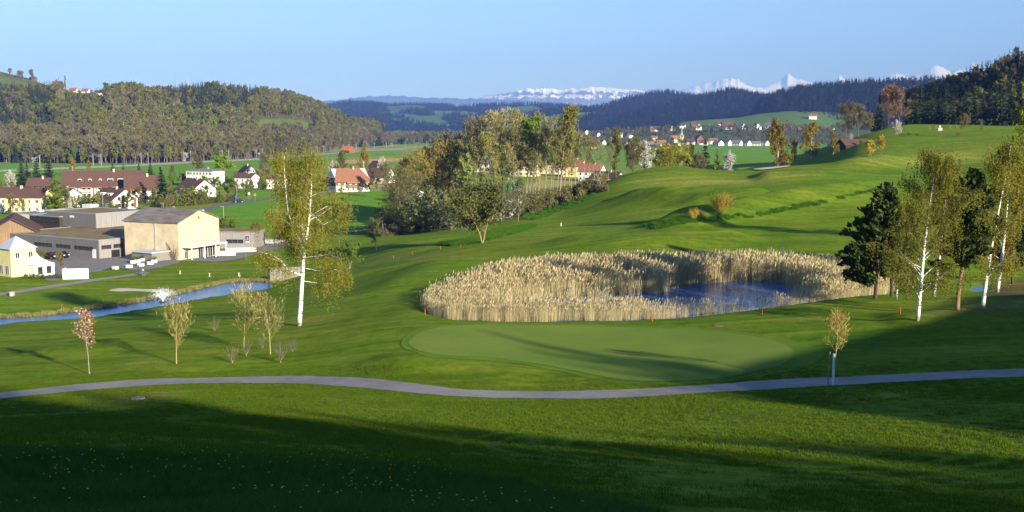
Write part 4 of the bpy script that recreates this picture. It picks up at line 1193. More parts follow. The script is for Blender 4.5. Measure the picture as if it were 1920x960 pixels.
def openpoll(seed, Ht, W):
    return broadleaf(seed, Ht, W * 1.15, L_YELLOWTWIG, M_BARKY, 40, 0.07, 0.24, L_YELLOWTWIG, 380, 0.24, n1=30, n2=6, twsize=0.4, ang=1.0, rr=0.013, tn=5, br=0.24)
def young_trees():
    loc, Ht, Y = grow_at(168, 701, 576)
    m = broadleaf(41, Ht, Ht * 0.46, L_PINK, M_BARKP, 420, 0.13, 0.42, L_RUST, 500, 0.18, ang=0.75, n1=16, n2=4, twsize=0.35, rr=0.011, tn=6, lean=-0.05)
    plant_thing('cherry_tree', 'young cherry with thin straight trunk and pinkish blossom above the path', m, loc)
    loc, Ht, Y = grow_at(331, 682, 573)
    plant_thing('pollard_tree', 'pollarded tree with yellow trunk and broom of bare shoots', openpoll(42, Ht, 4.0), loc)
    loc, Ht, Y = grow_at(457, 652, 540)
    plant_thing('pollard_tree', 'bare pollard standing further up of the two by the birch', openpoll(43, Ht, 4.2), loc, 1.0)
    loc, Ht, Y = grow_at(507, 664, 548)
    plant_thing('pollard_tree', 'bare yellow-stemmed pollard closest to the big birch', openpoll(44, Ht, 3.6), loc, 2.0)
    for i, (px, py, top, lab) in enumerate([(436, 681, 640, 'low cluster of cut grey stems between the pollards'), (462, 668, 632, 'small bare shrub at the foot of the upper pollard'), (526, 680, 628, 'upright bare shrub beside the closest pollard'), (548, 660, 626, 'sparse bare shrub between pollard and birch'), (403, 620, 588, 'lone grey shrub in the shade near the long pond'), (492, 655, 628, 'tiny bare shrub between the two pollards')]):
        loc, Ht, Y = grow_at(px, py, top)
        plant_thing('bare_shrub', lab, pollard(50 + i, Ht, Ht * 0.9, M_BARKP, L_GREYT, 26, 0.18, tr_r=0.02, rshoot=0.012), loc, i, cat='shrub')
    loc, Ht, Y = grow_at(1562, 723, 584)
    tm, cm = broadleaf(60, Ht, 2.9, L_YELLOW, M_BARKY, 420, 0.07, 0.52, L_YELLOWTWIG, 500, 0.22, br=0.25, n1=26, n2=6, twsize=0.3, ang=0.9, rr=0.012, tn=6)
    t = plant_thing('young_tree', 'young tree with yellow trunk in a white guard beside the path', (tm, cm), loc)
    g = MB().tube([(0, 0, -0.1), (0, 0, 2.15)], 0.085, 10); g.part('trunk_guard', M_GUARD, t)
    s = MB().tube([(-0.28, 0.25, -0.1), (-0.22, 0.2, 2.25)], 0.035, 6)
    tag(s.part('stake', M_STAKE, None), 'thin grey timber stake tied beside the young tree', 'stake').location = loc
    loc, Ht, Y = grow_at(706, 471, 414)
    plant_thing('round_tree', 'small bare lollipop tree on the lawn below the wood', broadleaf(61, Ht, Ht * 0.8, L_OLIVE, M_BARKP, 500, 0.22, 0.32, L_BROWN, 900, 0.08, n1=18, n2=5, twsize=0.6, ang=0.8, rr=0.014), loc)
    loc, Ht, Y = grow_at(655, 504, 452)
    plant_thing('round_tree', 'small fresh green tree right of the birch', broadleaf(62, Ht, Ht * 0.8, L_GREEN, M_BARKP, 2200, 0.22, 0.12, stems=3, n1=18, n2=5, rr=0.014), loc)
    loc, Ht, Y = grow_at(905, 456, 353)
    plant_thing('willow_tree', 'wide olive-green willow with several pale stems at the foot of the wood', broadleaf(63, Ht, Ht * 1.05, leaf_mat('willow_leaves', (0.12, 0.135, 0.035), (0.27, 0.285, 0.085), 0.4), bark_mat('willow_bark', (0.34, 0.25, 0.14), (0.22, 0.16, 0.09)), 13000, 0.24, 0.20, stems=4, n1=36, n2=6, rr=0.013, ang=0.7, aspect=1.6), loc)
    loc, Ht, Y = grow_at(1350, 407, 354)
    plant_thing('willow_shrub', 'bright yellow bushy willow alone on the fairway', pollard(64, Ht, 5.4, M_BARKD, L_YELLOW, 130, 0.12, leaf=L_YELLOW, nleaf=2600, lsize=0.17, tr_r=0.03, rshoot=0.02), loc, cat='shrub')
    loc, Ht, Y = grow_at(1302, 414, 386)
    plant_thing('willow_shrub', 'smaller sparse yellow shrub left of the yellow willow', pollard(65, Ht, 3.4, M_BARKD, L_YELLOW, 60, 0.10, leaf=L_YELLOW, nleaf=500, lsize=0.15, tr_r=0.025, rshoot=0.016), loc, cat='shrub')
    for px, py, top, lab in ((1628, 304, 264, 'young golden tree on the upper fairway, left of a pair'), (1652, 294, 256, 'young golden tree on the upper fairway, right of a pair')):
        loc, Ht, Y = grow_at(px, py, top)
        plant_thing('round_tree', lab, broadleaf(px, Ht, Ht * 0.62, L_YELLOW, M_BARK, 700, 0.38, 0.34, n1=14, n2=4, rr=0.016), loc)
L_YELLOWTWIG = leaf_mat('ochre_shoots', (0.18, 0.15, 0.06), (0.32, 0.265, 0.11), 0.1)
M_GUARD = surf('white_guard', (0.75, 0.75, 0.73), (0.6, 0.6, 0.58), 6, 0.6)
M_STAKE = surf('grey_timber', (0.24, 0.22, 0.20), (0.15, 0.14, 0.13), 5, 0.9)
young_trees()

# --- the wood on the slope in the middle
def middle_wood():
    rng = random.Random(8)
    tall = [broadleaf(200 + i, 22, 9.5, L_SPRING, M_BARKP, 520, 0.30, 0.42, L_TWIG, 850, 0.10, n1=20, n2=5, twsize=1.1, rr=0.010, ang=0.75) for i in range(4)]
    tallg = [broadleaf(210 + i, 20, 8.0, L_SPRING, M_BARKP, 850, 0.30, 0.48, L_TWIG, 380, 0.10, n1=15, n2=5, twsize=1.0, rr=0.0095, ang=0.65) for i in range(3)]
    rusty = [broadleaf(220 + i, 15, 9.5, L_SPRING, M_BARK, 700, 0.33, 0.22, leaf_mat('russet_twigs%d' % i, (0.15, 0.11, 0.04), (0.30, 0.22, 0.08), 0.15), 1300, 0.10, n1=22, n2=5, twsize=1.0, rr=0.012) for i in range(2)]
    shr = [bush(230 + i, 6, 5.5, [L_BUSH, leaf_mat('grey_green_leaves', (0.10, 0.115, 0.045), (0.22, 0.235, 0.10), 0.3), L_OLIVE][i], M_BARK, 950, 0.28) for i in range(3)]
    def put(name, label, m, nomH, px, Y, top, wid=1.0, group=None, cat='tree', tname='trunk'):
        loc = base_at(px, Y); h = top_height(loc, top); s = h / nomH
        return plant_thing(name, label, m, loc, rng.uniform(0, 6.28), (s * wid, s * wid, s), group, cat, tname)
    G = 'bare trees of the wood in the middle'
    rows = [  # px, distance, top row, kind
     (742,345,322,2),(762,350,296,2),(783,345,285,2),(806,350,272,2),(828,345,266,2),(848,352,258,2),(866,345,262,2),(775,330,318,2),(820,330,300,2),(852,328,296,2),
     (872,335,236,0),(886,345,226,0),(902,335,218,0),(917,350,212,0),(930,335,208,0),(944,348,207,0),(958,335,205,0),(973,345,208,0),(985,330,212,0),(1000,340,216,0),
     (893,318,262,1),(926,315,250,1),(948,318,244,1),(968,312,236,1),(981,318,225,1),(994,310,238,1),(1008,318,222,0),(1019,310,232,1),(1030,318,228,1),(1042,312,236,1),(1056,318,228,1),(1068,312,238,1),(1080,318,244,1),(1092,312,250,1),(1104,318,256,1),(1116,314,262,1),(1127,322,262,1),(1140,326,268,1),
     (936,300,278,1),(962,298,268,1),(1000,296,280,1),(1034,300,272,1),(1072,304,280,1)]
    labs = {0: 'tall bare grey-brown tree of the wood in the middle', 1: 'slim straight-stemmed budding tree of the wood in the middle', 2: 'russet budding tree at the left side of the middle wood'}
    for i, (px, Y, top, kd) in enumerate(rows):
        put('wood_tree', labs[kd], (tall, tallg, rusty)[kd][i % (4, 3, 2)[kd]], (22, 20, 15)[kd], px, Y, top, (0.95, 0.95, 0.85)[kd], G + (', tall', ', slim', ', russet')[kd])
    put('poplar_tree', 'tallest tree of the middle wood with pale stem and golden green crown', broadleaf(240, 26, 9, L_BIRCH, M_BARKP, 3000, 0.42, 0.30, L_YELLOWTWIG, 1800, 0.16, n1=34, n2=6, twsize=1.0, rr=0.011, ang=0.85, tn=6), 26, 1050, 300, 193, 0.95)
    put('maple_tree', 'fresh dark green crown among the bare trees of the wood', broadleaf(241, 22, 8, L_GREEN, M_BARK, 2800, 0.5, 0.5, n1=16, n2=5, rr=0.010), 22, 996, 322, 214, 0.9)
    put('maple_tree', 'bright lime-green blossoming maple in front of the wood', broadleaf(242, 16, 6, L_LIME, M_BARK, 3600, 0.36, 0.15, n1=24, n2=5, rr=0.012), 16, 878, 262, 286, 1.0)
    put('wood_tree', 'leaning many-branched tree at the left foot of the wood', broadleaf(243, 14, 13, L_OLIVE, M_BARK, 1900, 0.3, 0.25, L_BROWN, 1600, 0.06, stems=2, n1=26, n2=5, twsize=0.9, rr=0.014), 14, 745, 300, 322, 1.0)
    put('blossom_tree', 'white-flowering shrub at the front edge of the wood', bush(244, 5, 4, L_WHITE, M_BARK, 900, 0.22), 5, 941, 268, 336, 1.0, None, 'shrub', 'stems')
    put('alder_tree', 'grey-green budding tree leaning before the middle of the wood', broadleaf(245, 13, 7, leaf_mat('alder_leaves', (0.11, 0.125, 0.05), (0.23, 0.245, 0.105), 0.35), M_BARKP, 2600, 0.3, 0.15, n1=22, n2=5, rr=0.011), 13, 972, 262, 330, 1.0)
    for i, (px, Y, top, kd, lab) in enumerate([(800,285,352,1,'grey-green young tree left of the lime maple'),(822,282,345,1,'grey-green young tree directly left of the willow'),(771,300,372,1,'grey-green bush at the bend of the gravel path'),(752,310,368,0,'bright green bush beside the leaning tree'),(738,315,385,0,'low dark green bush by the gravel path'),(845,275,368,1,'silvery bush beside the willow crown'),(1000,285,352,2,'olive brush under the slim trees'),(1100,306,332,2,'olive brush at the right end of the wood'),(1122,310,330,0,'dense green bush at the corner of the wood'),(1060,300,345,2,'olive brush in the middle of the slim trees'),(716,320,392,2,'bare thicket left of the leaning tree'),(960,275,362,2,'thin brush right of the willow'),(1030,296,350,2,'thin brush before the poplar')]):
        put('bush', lab, shr[kd], 6, px, Y, top, 1.0, None, 'bush', 'stems')
    rs = np.random.RandomState(3); pts = []
    for i in range(260):       # brushwood on the floor of the wood
        px = rs.uniform(715, 1140); Y = rs.uniform(290, 352) - (0 if px > 950 else (950 - px) * 0.03)
        pts.append(base_at(px, Y))
    c = proto_collection('brush', [bush(250 + i, 2.6, 3.2, [L_BROWN, L_OLIVE, L_BROWN, L_GREYT][i], M_BARK, 420, 0.28, 7) for i in range(4)])
    mass('undergrowth', 'brown brushwood between the trunks of the middle wood', pts, rs.randint(0, 4, len(pts)), rs.uniform(0.6, 1.5, len(pts)), rs.rand(len(pts)) * 6.28, c)
middle_wood()

# --- trees along the far edge of the course and in the village
def far_singles():
    rng = random.Random(9)
    sp = [spruce(300 + i, 16, 6, L_SPRUCE, M_BARKD, 30, 12, 5) for i in range(3)]
    cy = spruce(304, 12, 5.0, L_CYP, M_BARKD, 24, 10, 4, -0.5, 0.03, 0.05)
    gb = [birch(310 + i, 15, 8.5, (0.3, 0), 4200, 0.12, 2.0, L_GOLD, 0.36, 22) for i in range(2)]
    br = [broadleaf(320 + i, 15, 11, L_BROWN, M_BARK, 200, 0.4, 0.25, L_BROWN, 2600, 0.10, n1=22, n2=6, twsize=1.2, rr=0.013) for i in range(2)]
    ru = broadleaf(323, 18, 12, L_RUST, M_BARK, 900, 0.45, 0.25, leaf_mat('reddish_twigs', (0.12, 0.075, 0.045), (0.25, 0.16, 0.10), 0.1), 2600, 0.10, n1=22, n2=6, twsize=1.3, rr=0.013)
    wh = broadleaf(325, 9, 7, L_WHITE, M_BARK, 1700, 0.40, 0.15, n1=16, n2=5, rr=0.014)
    gr = broadleaf(326, 11, 10, leaf_mat('vivid_green_leaves', (0.12, 0.21, 0.015), (0.24, 0.36, 0.03), 0.4), M_BARK, 2200, 0.6, 0.15, n1=18, n2=5, rr=0.014)
    ol = [broadleaf(327 + i, 11, 9, L_OLIVE, M_BARK, 1600, 0.45, 0.2, L_BROWN, 700, 0.08, n1=16, n2=5, rr=0.013) for i in range(2)]
    yg = broadleaf(329, 10, 10, leaf_mat('yellow_green_leaves', (0.17, 0.165, 0.02), (0.34, 0.31, 0.04), 0.4), M_BARK, 2200, 0.5, 0.08, n1=18, n2=5, stems=3, rr=0.013)
    dk = [bush(335 + i, 4, 5, [L_BUSH, L_OLIVE][i], M_BARK, 900, 0.4) for i in range(2)]
    nom = {id(x): h for xs, h in ((sp, 16), ([cy], 12), (gb, 15), (br, 15), ([ru], 18), ([wh], 9), ([gr], 11), (ol, 11), ([yg], 10), (dk, 4)) for x in xs}
    def put(name, label, m, px, Y, top, wid=1.0, group=None, cat='tree'):
        loc = base_at(px, Y); s = top_height(loc, top) / nom[id(m)]
        return plant_thing(name, label, m, loc, rng.uniform(0, 6.28), (s * wid, s * wid, s), group, cat, 'stems' if cat in ('bush', 'hedge') else 'trunk')
    # behind the mound
    put('wood_tree', 'thin budding tree between wood and mound', ol[0], 1155, 335, 250, 0.55)
    put('wood_tree', 'bare tree at the foot of the mound, left of the blossom', br[0], 1178, 345, 268, 0.7)
    put('wood_tree', 'olive tree just left of the white blossom tree', ol[1], 1190, 350, 262, 0.7)
    put('blossom_tree', 'greyish white blossom tree behind the mound', wh, 1208, 360, 270, 0.8)
    put('broad_bush', 'yellow-green round bush behind the top of the mound', yg, 1240, 372, 280, 0.8, None, 'bush')
    put('broad_bush', 'larger yellow-green tree right of the round bush', yg, 1262, 380, 271, 0.8)
    put('wood_tree', 'thin bare sapling left of the tall spruce', ol[0], 1294, 400, 276, 0.5)
    put('spruce_tree', 'tall grey-green spruce behind the mound', sp[0], 1321, 395, 260, 1.15)
    put('wood_tree', 'small bare tree beside the tall spruce', br[1], 1308, 392, 290, 0.7)
    put('cypress_tree', 'bright green conical cypress beside the spruce', cy, 1343, 375, 279, 1.1)
    put('blossom_tree', 'white blossom tree right of the cypress', wh, 1364, 378, 288, 0.75)
    put('birch_tree', 'golden birch standing left of two behind the bunker', gb[0], 1457, 470, 226, 0.9)
    put('birch_tree', 'broad golden birch right of two behind the bunker', gb[1], 1519, 475, 229, 1.0)
    put('birch_tree', 'small golden birch at the edge of the grey thicket', gb[0], 1560, 455, 247, 0.8)
    put('wood_tree', 'grey bare sapling between the golden birches', br[0], 1488, 480, 266, 0.5)
    for i, (px, Y, top, m) in enumerate([(1583, 500, 196, br[0]), (1606, 510, 198, br[1]), (1625, 495, 215, br[0])]):
        put('wood_tree', 'large bare grey-brown tree left of the dark conifers', m, px, Y, top, 0.9, 'bare trees beside the conifer row')
    put('blossom_tree', 'pale blossom tree in front of the reddish bare tree', wh, 1678, 455, 228, 1.1)
    put('blossom_tree', 'small pale blossom bush left of the farm roof', wh, 1592, 470, 252, 0.7)
    put('wood_tree', 'reddish-brown bare tree before the dark conifers', ru, 1682, 505, 160, 0.95)
    put('wood_tree', 'second reddish bare tree close to the conifers', ru, 1662, 520, 170, 0.8)
    for i, (px, top) in enumerate([(1643,178),(1722,160),(1738,166),(1756,172),(1768,156),(1786,160),(1802,165),(1818,158),(1836,168),(1850,162),(1866,152),(1884,158),(1902,165),(1640,190),(1745,178),(1778,176),(1828,178),(1860,176),(1708,176)]):
        put('spruce_tree', 'tall dark spruce in the row along the right skyline', sp[i % 3], px, 520 + (i * 37) % 50, top, rng.uniform(1.15, 1.5), 'dark spruces along the skyline')
    for i, (px, top) in enumerate([(1700,190),(1790,190),(1815,188),(1845,184),(1875,182),(1770,200)]):
        put('wood_tree', 'grey bare tree half hidden among the dark spruces', br[i % 2], px, 545, top, 0.8, 'bare trees among the spruces')
    put('wood_tree', 'gnarled bare orchard tree on the upper green slope', br[1], 1801, 440, 216, 0.75)
    put('wood_tree', 'thin bare sapling right of the gnarled tree', br[0], 1834, 440, 226, 0.4)
    put('broad_bush', 'yellow-green bush under the gnarled tree', yg, 1792, 436, 248, 0.9, None, 'bush')
    for px, top in ((1612, 262), (1640, 262), (1700, 248), (1715, 250)):
        put('broad_bush', 'brown hedge bush below the bare trees on the right', dk[1], px, 455, top, 0.9, 'hedge bushes on the right', 'bush')
    # left: between and around the houses
    L = [('spruce_tree', 'big dark spruce beside the brown-roofed apartment house', sp[1], 302, 440, 313, 1.9, 'tree'),
     ('spruce_tree', 'bright green conical conifer before the yellow block', cy, 103, 385, 324, 1.5, 'tree'),
     ('spruce_tree', 'leftmost spruce behind the dark chalet', sp[0], 42, 560, 298, 1.6, 'tree'), ('spruce_tree', 'second spruce behind the dark chalet', sp[2], 52, 570, 303, 1.5, 'tree'),
     ('spruce_tree', 'third spruce behind the dark chalet', sp[1], 71, 560, 297, 1.6, 'tree'), ('spruce_tree', 'tallest spruce behind the dark chalet', sp[0], 93, 560, 292, 1.7, 'tree'),
     ('blossom_tree', 'white blossom tree at the left edge behind the yellow block', wh, 22, 500, 324, 0.8, 'tree'),
     ('birch_tree', 'small golden birch behind the big brown roof', gb[0], 138, 700, 296, 0.8, 'tree'), ('birch_tree', 'second golden birch behind the big brown roof', gb[1], 168, 720, 300, 0.7, 'tree'),
     ('spruce_tree', 'small spruce behind the ridge of the brown roof', sp[2], 213, 640, 303, 1.9, 'tree'), ('spruce_tree', 'low round conifer behind the brown roof', cy, 233, 640, 305, 1.7, 'tree'),
     ('spruce_tree', 'dark spruce right of the brown roof ridge', sp[0], 262, 620, 306, 1.6, 'tree'), ('spruce_tree', 'pair spruce beyond the brown roof', sp[1], 284, 620, 304, 1.7, 'tree'),
     ('broad_tree', 'olive round tree left of the vivid green one', ol[0], 371, 640, 297, 0.9, 'tree'),
     ('broad_tree', 'vivid green round tree behind the white block', gr, 416, 640, 294, 1.15, 'tree'), ('broad_tree', 'brown bushy tree behind the white house pair', br[0], 495, 600, 289, 0.7, 'tree'),
     ('broad_tree', 'golden narrow tree behind the big birch', gb[1], 522, 600, 286, 0.5, 'tree'), ('birch_tree', 'lone golden tree in the meadow behind the farmhouse', gb[0], 683, 700, 277, 0.85, 'tree'),
     ('broad_tree', 'thin budding tree left of the farmhouse roof', ol[1], 640, 640, 288, 0.7, 'tree'),
     ('blossom_tree', 'whitish blossom tree behind the farmhouse', wh, 625, 640, 304, 0.7, 'tree'), ('blossom_tree', 'white blossom bush by the far house right of the farmhouse', wh, 716, 640, 298, 0.7, 'tree'),
     ('broad_tree', 'bare tree right of the farmhouse yard', br[1], 700, 520, 318, 0.7, 'tree'), ('broad_tree', 'slim bare tree at the left end of the wood', br[0], 722, 480, 306, 0.6, 'tree'),
     ('broad_bush', 'small green tree before the supermarket wall', ol[1], 478, 275, 420, 0.9, 'tree'), ('broad_bush', 'green bush behind the gabled hall', dk[0], 425, 300, 408, 0.9, 'bush'),
     ('broad_bush', 'thin bare tree beside the sign wall', br[0], 520, 270, 425, 0.6, 'tree'),
     ('broad_tree', 'reddish bare tree left of the tent shrubs', br[0], 72, 217, 470, 0.8, 'tree'), ('broad_tree', 'reddish bare tree right of the marquee', br[1], 106, 216, 472, 0.8, 'tree'),
     ('broad_bush', 'green bush right of the white gable', dk[0], 162, 420, 365, 1.0, 'bush'), ('broad_bush', 'yellow-green bush before the white gable', yg, 140, 408, 368, 0.8, 'bush'),
     ('broad_bush', 'olive bush beside the bright conifer', ol[0], 122, 392, 352, 0.7, 'bush'), ('broad_bush', 'round dark shrub before the white house', dk[0], 188, 398, 377, 0.8, 'bush'),
     ('broad_bush', 'wide olive shrub before the white house gable', dk[1], 210, 396, 379, 1.0, 'bush'), ('broad_bush', 'blossoming bush left of the conifer', wh, 128, 400, 360, 0.5, 'bush'),
     ('broad_tree', 'bare tree in front of the yellow block', br[0], 18, 380, 366, 0.8, 'tree'), ('broad_tree', 'second bare tree in front of the yellow block', br[1], 40, 378, 372, 0.7, 'tree'),
     ('broad_tree', 'small olive tree by the road bend', ol[0], 440, 480, 342, 0.9, 'tree'),
     ('cypress_tree', 'dark little conifer behind the white block', cy, 338, 640, 318, 0.8, 'tree'), ('cypress_tree', 'second little conifer left of the white block', sp[1], 346, 600, 320, 0.7, 'tree'),
     ('broad_tree', 'bare olive tree left of the little conifers', ol[1], 325, 640, 312, 0.8, 'tree'),
     ('broad_bush', 'small round bush between the two white houses', dk[0], 494, 545, 334, 0.8, 'bush')]
    for name, lab, m, px, Y, top, wid, cat in L: put(name, lab, m, px, Y, top, wid, None, cat)
    for i, (px, Y, top) in enumerate([(318,425,362),(330,428,366),(345,430,362),(356,432,352),(368,434,358),(380,438,364),(392,442,366),(404,446,368),(416,450,366),(428,455,364),(438,460,364),(308,420,368)]):
        put('hedge_bush', 'olive bush in the hedge along the road', (dk[1], dk[0], ol[0])[i % 3] if i % 3 < 2 else dk[1], px, Y, top, 1.0, 'hedge bushes along the road', 'bush')
    for i, px in enumerate((46, 60, 72, 83, 97, 112, 121, 139)):
        loc, Ht, Y = grow_at(px, 523, 514); m = dk[0]; s = max(Ht, 0.9) / 4
        plant_thing('clipped_bush', 'low clipped bush in the bed before the marquee', m, loc, i, (s * 1.1, s * 1.1, s), 'clipped bushes by the marquee', 'bush', 'stems')
    # on the pasture skyline
    for px, py, top, m, lab in ((20, 142, 129, br[0], 'bare tree alone on the pasture skyline'), (59, 150, 131, br[1], 'round bare tree over the hut on the pasture hill'), (40, 158, 134, br[0], 'spindly tree lower on the pasture hill')):
        p = at(px, py, 1990); s = (py - top) * 1990 / FPX / 15
        plant_thing('skyline_tree', lab, m, p, 0, (s, s, s))
    p = [float(v) for v in HL.pt(123, 0.98)]; s = 34 * p[1] / FPX / 16
    plant_thing('poplar_tree', 'narrow bare poplar by the hilltop farm', broadleaf(340, 16, 3.0, L_BROWN, M_BARK, 300, 0.5, 0.08, L_BROWN, 900, 0.25, n1=26, n2=4, twsize=1.2, ang=0.4), p, 0, (s, s, s))
far_singles()
# ------------------------------------------------------------------ reeds, grass
def blade_clump(seed, n, rad, h0, h1, w, mat, bend=0.25, plume=0.0, pmat=None, segs=3, wind=(0.25, 0.0)):
    rs = np.random.RandomState(seed); V = []; F = []; mi = []; T = []
    for i in range(n):
        a, r = rs.rand() * 6.283, rad * math.sqrt(rs.rand()); x, y = r * math.cos(a), r * math.sin(a)
        h = rs.uniform(h0, h1); b = rs.normal(size=2) * bend * 0.5 + np.array(wind) * bend
        wa = rs.rand() * 3.14; wx, wy = math.cos(wa) * w * 0.5, math.sin(wa) * w * 0.5
        n0 = len(V); tn = rs.rand()
        for k in range(segs + 1):
            f = k / segs; ww = 1 - 0.75 * f
            cx, cy, cz = x + b[0] * f * f * h, y + b[1] * f * f * h, h * f * (1 - 0.12 * f * bend)
            V += [(cx - wx * ww, cy - wy * ww, cz - 0.05 * (k == 0)), (cx + wx * ww, cy + wy * ww, cz - 0.05 * (k == 0))]
            if k: F.append((n0 + 2 * k - 2, n0 + 2 * k - 1, n0 + 2 * k + 1, n0 + 2 * k)); mi.append(0); T.append(tn)
        if plume and rs.rand() < plume:
            for q in range(3):
                ox, oy = rs.normal(size=2) * 0.03; L = rs.uniform(0.22, 0.42); n1 = len(V); ww = rs.uniform(0.03, 0.06); an = rs.rand() * 3.14
                dx, dy = math.cos(an) * ww, math.sin(an) * ww
                V += [(cx + ox, cy + oy, cz - 0.05), (cx + ox + dx + wind[0] * .2, cy + oy + dy, cz + L * 0.4), (cx + wind[0] * .6 * L * 2, cy + oy, cz + L), (cx + ox - dx + wind[0] * .2, cy + oy - dy, cz + L * 0.4)]
                F.append((n1, n1 + 1, n1 + 2, n1 + 3)); mi.append(1); T.append(rs.rand())
    me = mesh_from('clump', np.array(V), np.array(F), mats=[mat, pmat or mat], mi=mi); set_attr(me, 'tint', T, 'FACE')
    return me
def clump_collection(name, meshes):
    c = bpy.data.collections.new(name)
    for i, m in enumerate(meshes):
        c.objects.link(bpy.data.objects.new('%s_kind_%02d' % (name, i), m))
    return c
L_REED = leaf_mat('dry_reed', (0.34, 0.285, 0.155), (0.67, 0.585, 0.35), 0.3, 0.06)
L_PLUME = leaf_mat('reed_plume', (0.37, 0.31, 0.17), (0.64, 0.55, 0.34), 0.35, 0.1)
def reeds():
    c = clump_collection('reed_clumps', [blade_clump(400 + i, 28, 0.7, 1.55, 2.4, 0.026, L_REED, 0.11, 0.2, L_PLUME) for i in range(8)])
    rs = np.random.RandomState(5)
    lo, hi = POND_R.min(0) - 2, POND_R.max(0) + 2
    n = 9000
    x = rs.uniform(lo[0], hi[0], n); y = rs.uniform(lo[1], hi[1], n)
    sd = sdist(POND_R, x, y) + 0.5 * fbm(x / 3, y / 3, 2)
    open_w = np.array([atz(px, py, ZR)[:2] for px, py in [(1190,573),(1212,557),(1258,543),(1320,532),(1400,526),(1470,531),(1512,545),(1502,560),(1450,572),(1360,581),(1250,587)]])
    so = sdist(open_w, x, y) + 0.8 * fbm(x / 4 + 9, y / 4, 2)
    thin = np.array([atz(px, py, ZR)[:2] for px, py in [(905,574),(1000,560),(1120,553),(1200,549),(1270,556),(1500,548),(1545,558),(1500,572),(1360,584),(1200,589),(1000,590),(925,585)]])
    st = sdist(thin, x, y)
    pxx = 960 + x / y * FPX; window = smooth(1170, 1240, pxx) * (1 - smooth(1520, 1600, pxx)) * (y < 119)
    keep = (sd < 0.4) & (so > 0) & (rs.rand(n) > 0.3 * window) & ~((st < 0) & (rs.rand(n) > 0.05))
    x, y = x[keep], y[keep]; sdk = sd[keep]; window = window[keep]
    far = smooth(118, 138, y)
    z = np.maximum(H(x, y), ZR - 0.3)
    s = rs.uniform(0.90, 1.05, len(x)) * (0.95 + 0.45 * far) * (0.72 + 0.28 * smooth(0, 2.2, -sdk)) * (1 + 0.12 * fbm(x / 5, y / 5, 2)) * (1 - 0.18 * window)
    mass('reed_bed', 'dense bed of dry straw-coloured reeds round the pond', np.stack([x, y, z], 1), rs.randint(0, 8, len(x)), s, rs.normal(0, 0.5, len(x)), c)
    # low sedge along the long pond
    c2 = clump_collection('sedge_clumps', [blade_clump(410 + i, 30, 0.4, 0.22, 0.5, 0.05, [leaf_mat('sedge%d' % i, (0.16, 0.17, 0.05), (0.42, 0.36, 0.16), 0.3)][0], 0.4) for i in range(2)])
    lo, hi = POND_L.min(0) - 4, POND_L.max(0) + 4; n = 16000
    x = rs.uniform(lo[0], hi[0], n); y = rs.uniform(lo[1], hi[1], n); sd = sdist(POND_L, x, y)
    c0 = np.interp(x, *zip(*sorted([(p[0], p[1]) for p in crspline([atz(a, b, ZL)[:2] for a, b in [(-120,612),(0,601.5),(120,591),(250,572),(360,552),(470,535),(512,531)]], 4)])))
    far_side = y > c0
    keep = (sd < 1.4) & (sd > -0.15) & far_side
    x, y = x[keep], y[keep]
    mass('sedge', 'low green and straw sedge lining the bank of the long pond', np.stack([x, y, np.maximum(H(x, y), ZL - .1)], 1), rs.randint(0, 2, len(x)), rs.uniform(0.6, 1.15, len(x)), rs.rand(len(x)) * 6.28, c2)
reeds()
L_GRASSN = leaf_mat('meadow_blades', (0.030, 0.085, 0.012), (0.075, 0.165, 0.028), 0.35, 0.2)
L_TURF = leaf_mat('turf_blades', (0.065, 0.125, 0.010), (0.145, 0.195, 0.020), 0.35, 0.15)
L_WEED = leaf_mat('lush_weeds', (0.035, 0.11, 0.010), (0.09, 0.20, 0.02), 0.35, 0.2)
def dandelion(seed, mat, n=5):
    rs = np.random.RandomState(seed); V = []; F = []
    for i in range(n):
        x, y = rs.normal(size=2) * 0.5; h = rs.uniform(0.24, 0.42); r = rs.uniform(0.012, 0.024)
        n0 = len(V); V += [(x, y, h + 0.012)] + [(x + r * math.cos(k * 1.047), y + r * math.sin(k * 1.047), h) for k in range(6)]
        F += [(n0, n0 + 1 + k, n0 + 1 + (k + 1) % 6, n0) [:3] for k in range(6)]
    me = bpy.data.meshes.new('flower'); me.from_pydata(V, [], F); me.update(); me.materials.append(mat)
    return me
